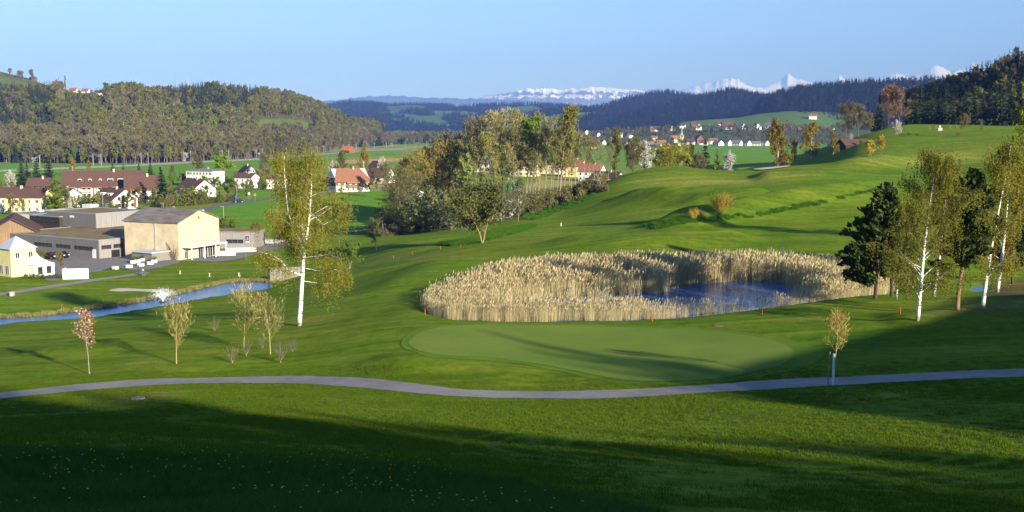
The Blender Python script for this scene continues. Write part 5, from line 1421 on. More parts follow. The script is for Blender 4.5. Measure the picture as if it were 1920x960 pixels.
def grass():
    rs = np.random.RandomState(6)
    c = clump_collection('meadow_clumps', [blade_clump(420 + i, 46, 0.22, 0.18, 0.46, 0.014, L_GRASSN, 0.9, segs=3, wind=(0, 0)) for i in range(4)])
    edge = lambda X, Y: None
    P = []
    n = 26000
    Y = rs.uniform(15.0, 31.0, n); px = rs.uniform(-60, 1250, n); X = (px - 960) / FPX * Y
    lim = np.interp(px, [-60, 0, 280, 560, 760, 960, 1100, 1250], [27.0, 27.0, 27.6, 28.4, 28.6, 28.0, 24.5, 21.5]) + 0.7 * fbm(X / 3, Y / 3, 2)
    k = (Y < lim) & (rs.rand(n) < Y / 31.0)
    X, Y = X[k], Y[k]
    mass('meadow_grass', 'unmown dark meadow grass on the bank in the foreground', np.stack([X, Y, H(X, Y) - 0.02], 1), rs.randint(0, 4, len(X)), rs.uniform(0.55, 1.1, len(X)) * (0.85 + 0.3 * fbm(X / 2, Y / 2, 2)), rs.rand(len(X)) * 6.28, c)
    yl = surf('dandelion_yellow', (0.75, 0.55, 0.02), (0.65, 0.42, 0.02), 5); wt = surf('dandelion_white', (0.6, 0.6, 0.58), (0.5, 0.5, 0.48), 5)
    cf = clump_collection('flower_clumps', [dandelion(430, yl), dandelion(431, yl, 3), dandelion(432, wt, 1)])
    n = 150
    Y = rs.uniform(17.0, 28.5, n); px = rs.uniform(-30, 1050, n); X = (px - 960) / FPX * Y
    k = (Y < np.interp(px, [0, 560, 960, 1050], [27, 28, 27.5, 25])) & (fbm(X / 2.5 + 4, Y / 2.5, 2) > -0.12)
    X, Y = X[k], Y[k]
    mass('meadow_flowers', 'tiny yellow dandelions scattered in the meadow grass', np.stack([X, Y, H(X, Y)], 1), rs.choice([0, 1], len(X)), np.full(len(X), 1.0), rs.rand(len(X)) * 6.28, cf)
    # short turf with visible blades on the near slope
    ct = clump_collection('turf_clumps', [blade_clump(440 + i, 34, 0.30, 0.035, 0.085, 0.02, L_TURF, 0.9, segs=2, wind=(0, 0)) for i in range(3)])
    n = 52000
    Y = 26 + 62 * rs.rand(n) ** 0.8; px = rs.uniform(-40, 1960, n); X = (px - 960) / FPX * Y
    lim = np.interp(px, [-60, 0, 280, 560, 760, 960, 1100, 1250], [27.0, 27.0, 27.6, 28.4, 28.6, 28.0, 24.5, 21.5])
    pc = crspline([hit(*p)[:2] for p in PATH_PX], 3)
    dmin = np.full(n, 1e9)
    for a in range(0, n, 4000):
        dmin[a:a + 4000] = np.sqrt(((X[a:a + 4000, None] - pc[None, :, 0]) ** 2 + (Y[a:a + 4000, None] - pc[None, :, 1]) ** 2).min(1))
    yc = np.interp(X, pc[:, 0], pc[:, 1])
    ring = np.hypot(X - 11.5, Y - 46); wr = smooth(5.5, 8, ring) * (1 - smooth(13, 15.5, ring)) * (Y < 62)
    k = (Y > lim) & (dmin > 1.5) & ~((wr > 0.3) & (np.sin(ring * 4.2 + 1.5 * fbm(X / 5, Y / 5, 2)) > 0.55)) & (Y < yc + 6) & (fbm(X / 6, Y / 6, 3) + rs.normal(size=n) * 0.25 > -0.25)
    X, Y = X[k], Y[k]
    mass('turf', 'short rough turf of the slope above the path', np.stack([X, Y, H(X, Y) - 0.005], 1), rs.randint(0, 3, len(X)), rs.uniform(0.7, 1.25, len(X)), rs.rand(len(X)) * 6.28, ct)
    # lush weeds on the unmown banks
    cw = clump_collection('weed_clumps', [blade_clump(450 + i, 40, 0.6, 0.25, 0.7, 0.09, L_WEED, 0.8, segs=2, wind=(0, 0)) for i in range(3)])
    P = []
    for zi in (4, 5, 7):
        poly = ZONES[zi][0]; lo, hi = poly.min(0), poly.max(0)
        n = 5200; x = rs.uniform(lo[0], hi[0], n); y = rs.uniform(lo[1], hi[1], n)
        k = sdist(poly, x, y) < -0.3
        P.append(np.stack([x[k], y[k], H(x[k], y[k]) - 0.02], 1))
    P = np.concatenate(P)
    mass('bank_weeds', 'lush green weeds on the unmown banks beside the fairway', P, rs.randint(0, 3, len(P)), rs.uniform(0.5, 1.1, len(P)), rs.rand(len(P)) * 6.28, cw)
grass()
# ------------------------------------------------------------------ trees on the slope behind the viewpoint: they shade the near meadow
def slope_wood():
    rs = np.random.RandomState(12); pts = []; sc = []; ix = []
    def sunframe(p, q): return p * 0.80 + q * 0.60, p * 0.60 - q * 0.80
    for q in (120, 128, 136):
        for p in np.arange(-45, 45, 2.6):
            pp = p + rs.uniform(-1, 1); x, y = sunframe(pp, q)
            topz = np.interp(pp, [-45, 16, 28, 34, 38, 42, 45], [46, 44.0, 37.4, 34.8, 33, 31, 29]) + 0.277 * (q - 40) + rs.normal() * 1.9 - 0.8
            z = Hs(x, y); h = topz - z
            if h > 1.5: pts.append((x, y, z)); sc.append(h / 17.0); ix.append(rs.choice([6, 7, 8, 9, 10]))
    mass('slope_wood', 'budding trees on the slope behind the viewpoint, shading the meadow', pts, ix, sc, rs.rand(len(pts)) * 6, FAR)
    for p, q, top, lab in ((58.4, 100, 62.0, 'tallest spruce beyond the right edge whose shadow lies across the green'), (56.6, 101, 60.0, 'second spruce of the row beyond the right edge'), (54.8, 100, 58.0, 'third spruce of the row beyond the right edge'), (53.0, 101, 56.4, 'fourth spruce of the row beyond the right edge')):
        x, y = sunframe(p, q); z = Hs(x, y); s = (top - z) / 16
        plant_thing('spruce_tree', lab, spruce(500 + int(p), 16, 8.5, L_SPRUCE, M_BARKD, 26, 11, 4, gap=0.0), (x, y, z), 0, (s, s, s))
slope_wood()
# ------------------------------------------------------------------ buildings
W_WHITE = surf('white_plaster', (0.68, 0.67, 0.64), (0.56, 0.55, 0.52), 0.8)
W_CREAM = surf('cream_plaster', (0.66, 0.58, 0.40), (0.57, 0.50, 0.34), 0.8)
W_YELL = surf('yellow_plaster', (0.72, 0.62, 0.30), (0.63, 0.54, 0.25), 0.8)
W_BLUE = surf('blue_grey_plaster', (0.42, 0.46, 0.52), (0.36, 0.40, 0.46), 0.8)
W_WOOD = surf('brown_boards', (0.20, 0.105, 0.05), (0.12, 0.06, 0.03), 2.0, 0.9, (6, 6, 0.6))
W_DARK = surf('dark_boards', (0.055, 0.04, 0.03), (0.03, 0.022, 0.018), 2.0, 0.9, (6, 6, 0.6))
W_BARN = surf('weathered_boards', (0.27, 0.165, 0.085), (0.12, 0.10, 0.08), 0.9, 0.95, (5, 5, 0.5))
W_ORNG = surf('orange_awning', (0.62, 0.20, 0.05), (0.52, 0.15, 0.04), 2.0)
R_BROWN = surf('brown_tiles', (0.115, 0.060, 0.045), (0.075, 0.042, 0.034), 1.2, 0.9, (1, 1, 6), 0.3)
R_RED = surf('orange_tiles', (0.27, 0.125, 0.07), (0.19, 0.085, 0.05), 1.0, 0.9, (1, 1, 6), 0.3)
R_GREY = surf('grey_slates', (0.22, 0.20, 0.185), (0.13, 0.12, 0.115), 0.6, 0.85, (1, 1, 3), 0.2)
R_PATCH = surf('patched_slates', (0.20, 0.185, 0.17), (0.12, 0.075, 0.055), 0.35, 0.85, (1, 3, 1), 0.2)
R_SEDUM = surf('sedum_roof', (0.25, 0.185, 0.075), (0.15, 0.105, 0.06), 0.35, 0.95, None, 0.4)
R_PALE = surf('pale_roof', (0.50, 0.51, 0.53), (0.42, 0.43, 0.45), 0.6, 0.7)
R_ZINC = surf('zinc_roof', (0.42, 0.46, 0.52), (0.34, 0.37, 0.42), 0.8, 0.5)
M_METAL = surf('galvanised_steel', (0.45, 0.46, 0.47), (0.36, 0.37, 0.38), 3, 0.5, None, 0, 0.6)
M_CONC = surf('concrete', (0.40, 0.38, 0.35), (0.31, 0.29, 0.27), 1.2)
M_BLACK = surf('black_paint', (0.02, 0.02, 0.022), (0.012, 0.012, 0.013), 3, 0.5)
M_ORANGE = surf('orange_stake_paint', (0.55, 0.10, 0.04), (0.45, 0.08, 0.03), 3)
M_SHUT = surf('green_shutter', (0.05, 0.16, 0.08), (0.04, 0.12, 0.06), 3)
def glass_mat():
    m, nt, b = new_mat('window_glass')
    f = noise_n(nt, 0.7, 2)
    nt.links.new(ramp(nt, f, [(0.35, (0.012, 0.014, 0.018)), (0.7, (0.05, 0.055, 0.065))]), b.inputs['Base Color'])
    b.inputs['Roughness'].default_value = 0.08
    return m
M_GLASS = glass_mat()
def clad(name, c, seam):
    """sheet-metal cladding with upright seams"""
    m, nt, b = new_mat(name)
    tc = nt.nodes.new('ShaderNodeTexCoord').outputs['Object']
    s = nt.nodes.new('ShaderNodeSeparateXYZ'); nt.links.new(tc, s.inputs[0])
    fr = math_n(nt, 'FRACT', math_n(nt, 'DIVIDE', math_n(nt, 'ADD', s.outputs[0], s.outputs[1]), seam))
    k = ramp(nt, fr, [(0.0, (0.55, 0.55, 0.55)), (0.10, (1, 1, 1)), (1.0, (0.88, 0.88, 0.88))])
    nz = ramp(nt, noise_n(nt, 0.8, 4, stretch=(3, 3, 0.4)), [(0.3, (0.85, 0.85, 0.85)), (0.7, (1.1, 1.1, 1.1))])
    nt.links.new(mixc(nt, 1.0, mixc(nt, 1.0, c, k, 'MULTIPLY'), nz, 'MULTIPLY'), b.inputs['Base Color'])
    b.inputs['Roughness'].default_value = 0.6
    return m
W_CLAD = clad('grey_cladding', (0.155, 0.145, 0.145), 0.75)
W_CLADL = clad('light_grey_cladding', (0.26, 0.245, 0.24), 0.75)
def brickwork():
    m, nt, b = new_mat('yellow_brick')
    tc = nt.nodes.new('ShaderNodeTexCoord').outputs['Object']
    s = nt.nodes.new('ShaderNodeSeparateXYZ'); nt.links.new(tc, s.inputs[0])
    cx = nt.nodes.new('ShaderNodeCombineXYZ'); nt.links.new(math_n(nt, 'ADD', s.outputs[0], s.outputs[1]), cx.inputs[0]); nt.links.new(s.outputs[2], cx.inputs[1])
    br = N(nt, 'ShaderNodeTexBrick', Scale=4.0); nt.links.new(cx.outputs[0], br.inputs['Vector'])
    br.inputs['Color1'].default_value = (0.60, 0.505, 0.35, 1); br.inputs['Color2'].default_value = (0.49, 0.395, 0.255, 1); br.inputs['Mortar'].default_value = (0.42, 0.36, 0.26, 1)
    nz = ramp(nt, noise_n(nt, 0.5, 6, rough=0.65), [(0.3, (0.78, 0.76, 0.74)), (0.65, (1.08, 1.08, 1.06))])
    nt.links.new(mixc(nt, 1.0, br.outputs[0], nz, 'MULTIPLY'), b.inputs['Base Color']); b.inputs['Roughness'].default_value = 0.9
    return m
W_BRICK = brickwork()

_wm = {}
def window_mesh(w, h, mat):
    k = (w, h, mat.name)
    if k not in _wm: _wm[k] = MB().box(-w / 2, w / 2, -0.06, 0.06, -h / 2, h / 2).mesh('window', mat)
    return _wm[k]
def frame_mesh(w, h, mat):
    k = (w, h, mat.name, 'f')
    if k not in _wm:
        t = 0.09; mb = MB()
        mb.box(-w / 2 - t, w / 2 + t, -0.09, -0.065, h / 2, h / 2 + t); mb.box(-w / 2 - t, w / 2 + t, -0.12, -0.065, -h / 2 - t, -h / 2)
        mb.box(-w / 2 - t, -w / 2, -0.09, -0.065, -h / 2, h / 2); mb.box(w / 2, w / 2 + t, -0.09, -0.065, -h / 2, h / 2); mb.box(-0.03, 0.03, -0.085, -0.062, -h / 2, h / 2)
        _wm[k] = mb.mesh('frame', mat)
    return _wm[k]
FACES = {'front': (0, lambda L, W, a: (a, -W / 2)), 'back': (math.pi, lambda L, W, a: (-a, W / 2)), 'right': (math.pi / 2, lambda L, W, a: (L / 2, a)), 'left': (-math.pi / 2, lambda L, W, a: (-L / 2, -a))}
def windows(root, L, W, face, cols, rows, w=1.0, h=1.2, mat=None, frame=None, name='window'):
    rz, f = FACES[face]
    for z in rows:
        for a in cols:
            x, y = f(L, W, a)
            o = link(name, window_mesh(w, h, mat or M_GLASS), root, (x, y, z), rz)
            if frame: link('frame', frame_mesh(w, h, frame), o)
def face_box(root, L, W, face, a0, a1, z0, z1, out, name, mat, inset=-0.05):
    """a box proud of a face, as a part"""
    mb = MB().box(a0, a1, -out, -inset, z0, z1)
    rz, f = FACES[face]; x, y = f(L, W, 0)
    return link(name, mb.mesh(name, mat), root, (x, y, 0), rz)
def spaced(L, n, m=1.2): return [(-L / 2 + m) + (L - 2 * m) * (i / (n - 1) if n > 1 else 0.5) for i in range(n)]
def gable_house(name, label, loc, rotz, L, W, e, r, wall, roof, o=0.6, gablem=None, hip=0.0, group=None, cat='house', chimney=True, base=-0.6):
    """ridge along local x, eaves at e, ridge at r; hip: share of the ridge cut back at both ends"""
    t = thing(name, label, cat, loc, rotz, group)
    mb = MB()
    if hip >= 1: mb.box(-L / 2, L / 2, -W / 2, W / 2, base, e)
    else: mb.prism([(-W / 2, base), (W / 2, base), (W / 2, e), (0, r - 0.05), (-W / 2, e)], 'x', -L / 2, L / 2)
    mb.part('wall', wall, t)
    k = (r - e) / (W / 2); th = 0.22; ye = W / 2 + o; ze = e - o * k
    rb = MB(); hl = L / 2 + o; cut = hip * W * 0.5 if hip < 1 else W / 2 + o
    V = [(-hl, -ye, ze), (hl, -ye, ze), (hl, ye, ze), (-hl, ye, ze), (-hl + cut, 0, r), (hl - cut, 0, r)]
    U = [(x, y, z + th) for x, y, z in V]
    n = 6
    F = [(6, 7, 11, 10), (8, 9, 10, 11), (0, 4, 5, 1), (2, 5, 4, 3), (0, 1, 7, 6), (2, 3, 9, 8)]
    if hip > 0: F += [(7, 8, 11), (9, 6, 10), (1, 5, 2), (3, 4, 0), (1, 2, 8, 7), (3, 0, 6, 9)]
    else: F += [(1, 5, 11, 7), (5, 2, 8, 11), (3, 4, 10, 9), (4, 0, 6, 10)]
    rb.add(V + U, F); ro = rb.part('roof', roof, t)
    if chimney: MB().box(L * 0.12, L * 0.12 + 0.8, -0.9, -0.2, r - 0.9, r + 0.9).part('chimney', M_CONC, ro)
    if gablem:
        for s in (-1, 1):
            MB().prism([(-W / 2 + 0.3, e - 0.3), (W / 2 - 0.3, e - 0.3), (0, r - 0.35)], 'x', s * (L / 2 + 0.02), s * (L / 2 + 0.10)).part('gable_boarding', gablem, t)
    return t
def on_ground(px, py):
    X, Y, Z = hit(px, py); return (X, Y, Z)
def gl(px, Y): return base_at(px, Y)
def R(d): return math.radians(d)

# --- the gabled hall of yellow brick (near corner, then its two visible faces)
def hall():
    K = np.array(atz(336, 490, 1.4)[:2]); u = np.array((-.914, .406)); v = np.array((.406, .914)); L = 15.0; W = 13.6
    c = K + u * L / 2 + v * W / 2
    z0 = 1.4; e = 8.3; r = 10.6
    # local x = -u so that the gable faces local +x, local -y = -v faces the camera's left
    t = gable_house('brick_hall', 'tall yellow brick hall with patched grey gable roof beside the grey factory', (c[0], c[1], z0), math.atan2(-u[1], -u[0]), L, W, e, r, W_BRICK, R_PATCH, 0.35, cat='building', chimney=False, base=-1.5)
    face_box(t, L, W, 'right', -6.0, 6.3, 2.85, 3.15, 2.6, 'canopy', W_WHITE)
    for a in (-5.6, -1.4, 2.4, 6.0):
        ob = face_box(t, L, W, 'right', a, a + 0.18, -1.0, 2.85, 2.5, 'post', W_WHITE, 2.3)
    windows(t, L, W, 'right', [0.2, 1.8, 3.4, 5.0], [1.35], 1.45, 2.5, M_GLASS, W_WHITE, 'glass_door')
    windows(t, L, W, 'right', [-4.6], [1.2], 0.9, 1.6, M_GLASS, W_WHITE)
    windows(t, L, W, 'right', [0.0], [9.0], 0.35, 0.5)
    MB().box(5.0, 5.7, 3.4, 4.1, 8.6, 10.4).part('chimney', W_BRICK, t)
    face_box(t, L, W, 'front', 1.0, 1.15, 0, 8.2, 0.1, 'downpipe', M_METAL)
    # ivy stems on the shaded wall
    rng = random.Random(4); pl = Plant(77); lines = []
    for k in range(16):
        a = 6.3 + rng.gauss(0, 0.15)
        o = pl.limb((a, -W / 2 - 0.08, -0.3), (rng.gauss(0, .5) - 0.15, 0, 1), rng.uniform(2.5, 5), 0.05, 6, 0.14, 0, 0.3, 1); lines.append(o); lines += pl.sub(o, 4, 0.2, 1, 1.2, 0.7, 0.6, 3, 0.2, 0, None, 2)
    seg = np.array(pl.segs); seg[:, 1] = -W / 2 - 0.09; seg[:, 4] = -W / 2 - 0.09
    V, F = tube_mesh(seg, 3)
    w = link('creeper', mesh_from('creeper', V, F, M_BARK)); w.location = t.location; w.rotation_euler = t.rotation_euler
    tag(w, 'bare brown creeper climbing the brick hall wall', 'creeper', None, 'thing')
    # paved terrace
    T = K + v * 7 - u * 3.6
    mb = MB().box(-1.8, 3.4, -7.5, 7, -1.0, 0.06)
    o = mb.part('terrace', M_GRAVEL, None); o.location = (T[0], T[1], z0 - 0.15); o.rotation_euler = (0, 0, math.atan2(-u[1], -u[0])); tag(o, None, None, None, 'structure')
hall()
UF = np.array((-.85, .53)); VF = np.array((.53, .85))
def frame_rot(): return math.atan2(-UF[1], -UF[0])
def flat_block(name, label, K, lu, lv, z0, z1, wall, roofm, rim=0.25, cat='building', wall2=None, capm=None, base=-1.0):
    """flat-roofed block: K nearest corner, lu along UF, lv along VF; local +x looks to the right face, local -y to the left face"""
    c = np.array(K[:2]) + UF * lu / 2 + VF * lv / 2
    t = thing(name, label, cat, (c[0], c[1], z0), frame_rot())
    h = z1 - z0
    MB().box(-lu / 2, lu / 2, -lv / 2, lv / 2, base, h).part('wall', wall, t)
    ro = MB().box(-lu / 2 + 0.3, lu / 2 - 0.3, -lv / 2 + 0.3, lv / 2 - 0.3, h + 0.004, h + 0.05).part('roof', roofm, t)
    mb = MB(); a, b = lu / 2 + 0.06, lv / 2 + 0.06
    mb.box(-a, a, -b, -b + 0.34, h - 0.02, h + rim); mb.box(-a, a, b - 0.34, b, h - 0.02, h + rim)
    mb.box(-a, -a + 0.34, -b + 0.34, b - 0.34, h - 0.02, h + rim); mb.box(a - 0.34, a, -b + 0.34, b - 0.34, h - 0.02, h + rim)
    mb.part('parapet', capm or M_METAL, ro)
    return t
def factory():
    K = atz(186, 486, 1.4)
    lu, lv = 34.0, 27.0
    t = flat_block('factory', 'low grey metal-clad factory with brown planted flat roof', K, lu, lv, 1.4, 5.5, W_CLAD, R_SEDUM, 0.15)
    MB().box(lu / 2 + 0.02, lu / 2 + 0.10, -lv / 2 + 0.05, lv / 2, -0.5, 4.05).part('light_wall', W_CLADL, t)
    x0 = -lu / 2
    for i in range(16):
        if i in (5, 10): continue
        windows(t, lu, lv, 'front', [-lu / 2 + 12.0 + i * 1.30], [2.15], 1.12, 0.85)
    windows(t, lu + 0.2, lv, 'right', [-11.6, -8.4, -5.2, -2.0], [2.5], 2.6, 0.9)
    windows(t, lu, lv, 'front', [lu / 2 - 1.6], [1.05], 1.2, 2.1, W_WHITE, None, 'door')
    windows(t, lu + 0.2, lv, 'right', [-9.2], [0.7], 2.2, 2.0, M_BLACK, None, 'gate')
    K2 = atz(180, 429, 5.55)
    t2 = flat_block('factory_upper_hall', 'grey clad upper hall standing on the planted factory roof', K2, 19.0, 15.0, 5.6, 9.1, W_CLAD, R_SEDUM, 0.2, base=0.02)
    MB().box(9.52, 9.60, -7.45, 7.5, 0.05, 3.5).part('light_wall', W_CLADL, t2)
    windows(t2, 19, 15, 'front', [0.5], [2.6], 1.6, 0.5, W_WHITE, None, 'panel')
    K3 = atz(112, 425, 5.55)
    t3 = flat_block('glazed_link', 'glazed connecting block left of the upper hall', (K3[0], K3[1]), 12, 8, 1.4, 7.9, W_DARK, R_GREY, 0.2)
    for i in range(7): windows(t3, 12, 8, 'front', [-5.2 + i * 1.72], [4.85, 5.85], 1.5, 0.85)
    K4 = (K3[0] + UF[0] * 9 + VF[0] * 8, K3[1] + UF[1] * 9 + VF[1] * 8)
    t4 = flat_block('workshop', 'low workshop with grey felt roof behind the wooden barn', K4, 22, 16, 1.0, 7.2, W_CREAM, R_GREY, 0.25)
    for i in range(4): MB().box(-8 + i * 4.5, -6.4 + i * 4.5, -3, -1.6, 6.3, 6.9).part('skylight', R_PALE, t4)
    MB().box(5, 8.5, 2, 4.5, 6.25, 8.6).part('vent_housing', W_WHITE, t4)
    MB().tube([(-7.5, -2, 6.2), (-7.5, -2, 9.6)], 0.35, 10).part('flue', R_PALE, t4)
    b = gl(266, 310)
    t5 = thing('annex', 'cream rendered annex with tall windows between upper hall and brick hall', 'building', (b[0], b[1], 1.0), R(-30))
    MB().box(-12, 12, -5, 5, -1, 5.4).part('wall', W_CREAM, t5); MB().box(-12.4, 12.4, -5.4, 5.4, 5.402, 5.7).part('roof', R_BROWN, t5)
    windows(t5, 24, 10, 'front', [-8, -4.6, -1.2, 2.2, 5.6], [3.3], 1.3, 2.2, M_GLASS, W_WHITE)
    # pale shed before the hall
    K6 = atz(267, 491, 1.5)
    t6 = thing('flat_shed', 'low grey timber shed with pale flat roof before the hall', 'shed', (K6[0] + 1.8, K6[1] + 3.0, 1.5), frame_rot())
    MB().box(-3.6, 2.8, -3.2, 3.2, -1, 1.95).part('wall', surf('grey_boards', (0.23, 0.215, 0.20), (0.15, 0.14, 0.13), 2, 0.9, (0.6, 0.6, 8)), t6); MB().box(-4.0, 3.2, -3.6, 3.6, 1.952, 2.15).part('roof', R_PALE, t6)
    MB().tube([(0.4, 0.2, 2.1), (0.4, 0.2, 2.9)], 0.1, 8).part('vent', M_METAL, t6)
factory()
def supermarket():
    b = gl(434, 272)
    t = thing('supermarket', 'grey flat-roofed store with coloured logo sign right of the brick hall', 'building', (b[0], b[1], b[2]), R(-4))
    L, W = 13.5, 9
    MB().box(-L / 2, L / 2, -W / 2, W / 2, -1, 4.1).part('wall', W_CLADL, t); MB().box(-L / 2 - .1, L / 2 + .1, -W / 2 - .1, W / 2 + .1, 4.102, 4.35).part('roof', R_SEDUM, t)
    windows(t, L, W, 'front', [0.6, 2.0, 3.4], [1.9], 1.3, 0.95)
    s = face_box(t, L, W, 'front', 4.55, 5.65, 1.5, 3.35, 0.16, 'sign', surf('sign_orange', (0.80, 0.28, 0.03), (0.75, 0.24, 0.02), 3))
    for nm, x0, x1, z0, z1, o, m in (('sign_panel', 4.66, 5.54, 1.62, 3.24, 0.18, surf('sign_navy', (0.01, 0.02, 0.10), (0.01, 0.018, 0.08), 3)), ('sign_bar', 4.72, 5.48, 1.70, 1.98, 0.20, W_WHITE)):
        MB().box(x0, x1, -o, -o + 0.015, z0, z1).part(nm, m, s)
    # the pale blue stripes of the emblem, leaning together like a letter A
    em = MB()
    for k in range(3):
        em.add([(4.80 + k * 0.13, -0.20, 2.15), (4.87 + k * 0.13, -0.20, 2.15), (5.10 + k * 0.10, -0.20, 3.05), (5.04 + k * 0.10, -0.20, 3.05)], [(0, 1, 2, 3)])
    em.add([(5.24, -0.20, 2.15), (5.40, -0.20, 2.15), (5.28, -0.20, 3.05), (5.14, -0.20, 3.05)], [(0, 1, 2, 3)])
    em.part('emblem', surf('sign_cyan', (0.10, 0.45, 0.80), (0.08, 0.40, 0.75), 3), s)
supermarket()
def round_house():
    b = atz(14, 519, 2.0)
    t = thing('yellow_pavilion', 'yellow pavilion with pyramid zinc roof at the left edge', 'building', (b[0] + 0.6, b[1] + 3.0, 2.0), R(-38))
    MB().box(-2.5, 2.5, -2.5, 2.5, -1, 5.3).part('wall', W_YELL, t)
    a = 2.85; MB().add([(-a, -a, 5.25), (a, -a, 5.25), (a, a, 5.25), (-a, a, 5.25), (0, 0, 7.5)], [(0, 1, 4), (1, 2, 4), (2, 3, 4), (3, 0, 4), (3, 2, 1, 0)]).part('roof', R_ZINC, t)
    windows(t, 5, 5, 'right', [-1.2, 1.4], [4.0], 0.8, 1.0, M_GLASS, W_WHITE); windows(t, 5, 5, 'front', [-1.1, 1.1], [1.2], 1.1, 1.6, M_GLASS, W_WHITE)
    p = atz(60, 518, 2.0)
    t = thing('marquee_tent', 'white peaked marquee tent beside the yellow pavilion', 'tent', (p[0], p[1] + 2.0, 2.0), R(-30))
    MB().box(-2.5, 2.5, -2.2, 2.2, -0.5, 2.3).part('side_wall', W_WHITE, t)
    n = 24; V = []; F = []
    prof = [(1.06, 2.2), (0.75, 2.55), (0.45, 3.0), (0.2, 3.6), (0.02, 4.4)]
    for f, z in prof:
        for k in range(n):
            c, s = math.cos(2 * math.pi * k / n), math.sin(2 * math.pi * k / n); m = max(abs(c), abs(s)); V.append((2.5 * f * c / m, 2.2 * f * s / m, z))
    for i in range(len(prof) - 1):
        for k in range(n): F.append((i * n + k, i * n + (k + 1) % n, (i + 1) * n + (k + 1) % n, (i + 1) * n + k))
    MB().add(V, F).part('canopy', W_WHITE, t)
    windows(t, 5, 4.4, 'right', [-1.0, 0.9], [1.1], 1.0, 1.4)
    p = atz(142, 523, 2.0)
    t = thing('white_screen_wall', 'plain white garden wall before the parking area', 'wall', (p[0], p[1], 2.0), R(12))
    MB().box(-2.3, 2.3, -0.15, 0.15, -0.5, 1.95).part('panel', W_WHITE, t); MB().box(-2.3, -2.0, 0.15, 2.6, -0.5, 1.9).part('return_panel', W_WHITE, t)
    p = gl(22, 268)
    t = gable_house('wooden_barn', 'old wooden barn with weathered board gable and orange-brown roof', (p[0], p[1], 1.2), R(-68), 20, 11.5, 4.3, 7.6, W_BARN, R_BROWN, 0.8, cat='barn', chimney=False)
round_house()
def parking():
    lot = [atz(x, y, 1.55)[:2] for x, y in [(90,532),(150,519),(215,505),(265,512),(330,497),(345,490),(425,492),(500,470),(560,455),(560,440),(420,440),(330,445),(180,470),(90,485),(60,500)]]
    L = crspline(lot, 4, True)
    blob_sheet('parking_lot', L, M_LOT, 0.10, 10)
    ribbon('road', [gl(*p) for p in [(300,330),(338,385),(395,420),(440,448),(510,480),(580,510),(650,535),(720,560),(800,600)]], 6.5, M_ROAD, 0.12)
    ribbon('village_road', [gl(*p) for p in [(560,262),(500,285),(430,330),(345,385)]], 5.5, M_LOT, 0.16)
    for i, (px, py) in enumerate([(216,507),(242,504),(264,501),(282,497),(289,493),(250,494),(258,492),(268,489)]):
        p = atz(px, py, 1.7)
        t = thing('planter', 'white box planter with green shrub on the forecourt', 'planter', (p[0], p[1], Hs(p[0], p[1]) + 0.1), R(-30 + i * 9), 'white planters on the forecourt')
        MB().prism([(-0.55, -0.35), (0.55, -0.35), (0.62, 0.35), (-0.62, 0.35)], 'z', 0.0, 0.6).part('box', W_WHITE, t)
        if i > 3:
            bm = bush(600 + i, 0.9, 1.0, L_BUSH, M_BARK, 160, 0.16, 5); o = link('shrub', bm[1], t, (0, 0, 0.5))
    for a, (px, py, lng, rot, lab) in enumerate([(500, 452, 11, -6, 'long low beige retaining wall behind the big birch'), (452, 470, 7, 12, 'short beige terrace wall right of the hall'), (425, 478, 4, 10, 'low beige wall at the hall terrace')]):
        p = atz(px, py, 1.6); t = thing('low_wall', lab, 'wall', (p[0], p[1], Hs(p[0], p[1])), R(rot))
        MB().box(-lng / 2, lng / 2, -0.2, 0.2, -0.4, 1.05).part('body', W_CREAM if a else M_CONC, t); MB().box(-lng / 2 - .05, lng / 2 + .05, -0.27, 0.27, 1.052, 1.15).part('coping', R_PALE, t)
    p = on_ground(536, 521); t = thing('gabion_enclosure', 'square grey timber enclosure on the lawn behind the birch', 'enclosure', p, R(18))
    for k in range(11): MB().box(-2.9 + k * 0.53, -2.9 + k * 0.53 + 0.49, -2.0, -1.9, -0.4, 2.15).part('plank', M_STAKE, t)
    for k in range(7): MB().box(-2.98, -2.9, -1.9 + k * 0.55, -1.9 + k * 0.55 + 0.5, -0.4, 2.15).part('plank', M_STAKE, t)
    for k in range(7): MB().box(2.93, 3.0, -1.9 + k * 0.55, -1.9 + k * 0.55 + 0.5, -0.4, 2.15).part('plank', M_STAKE, t)
parking()
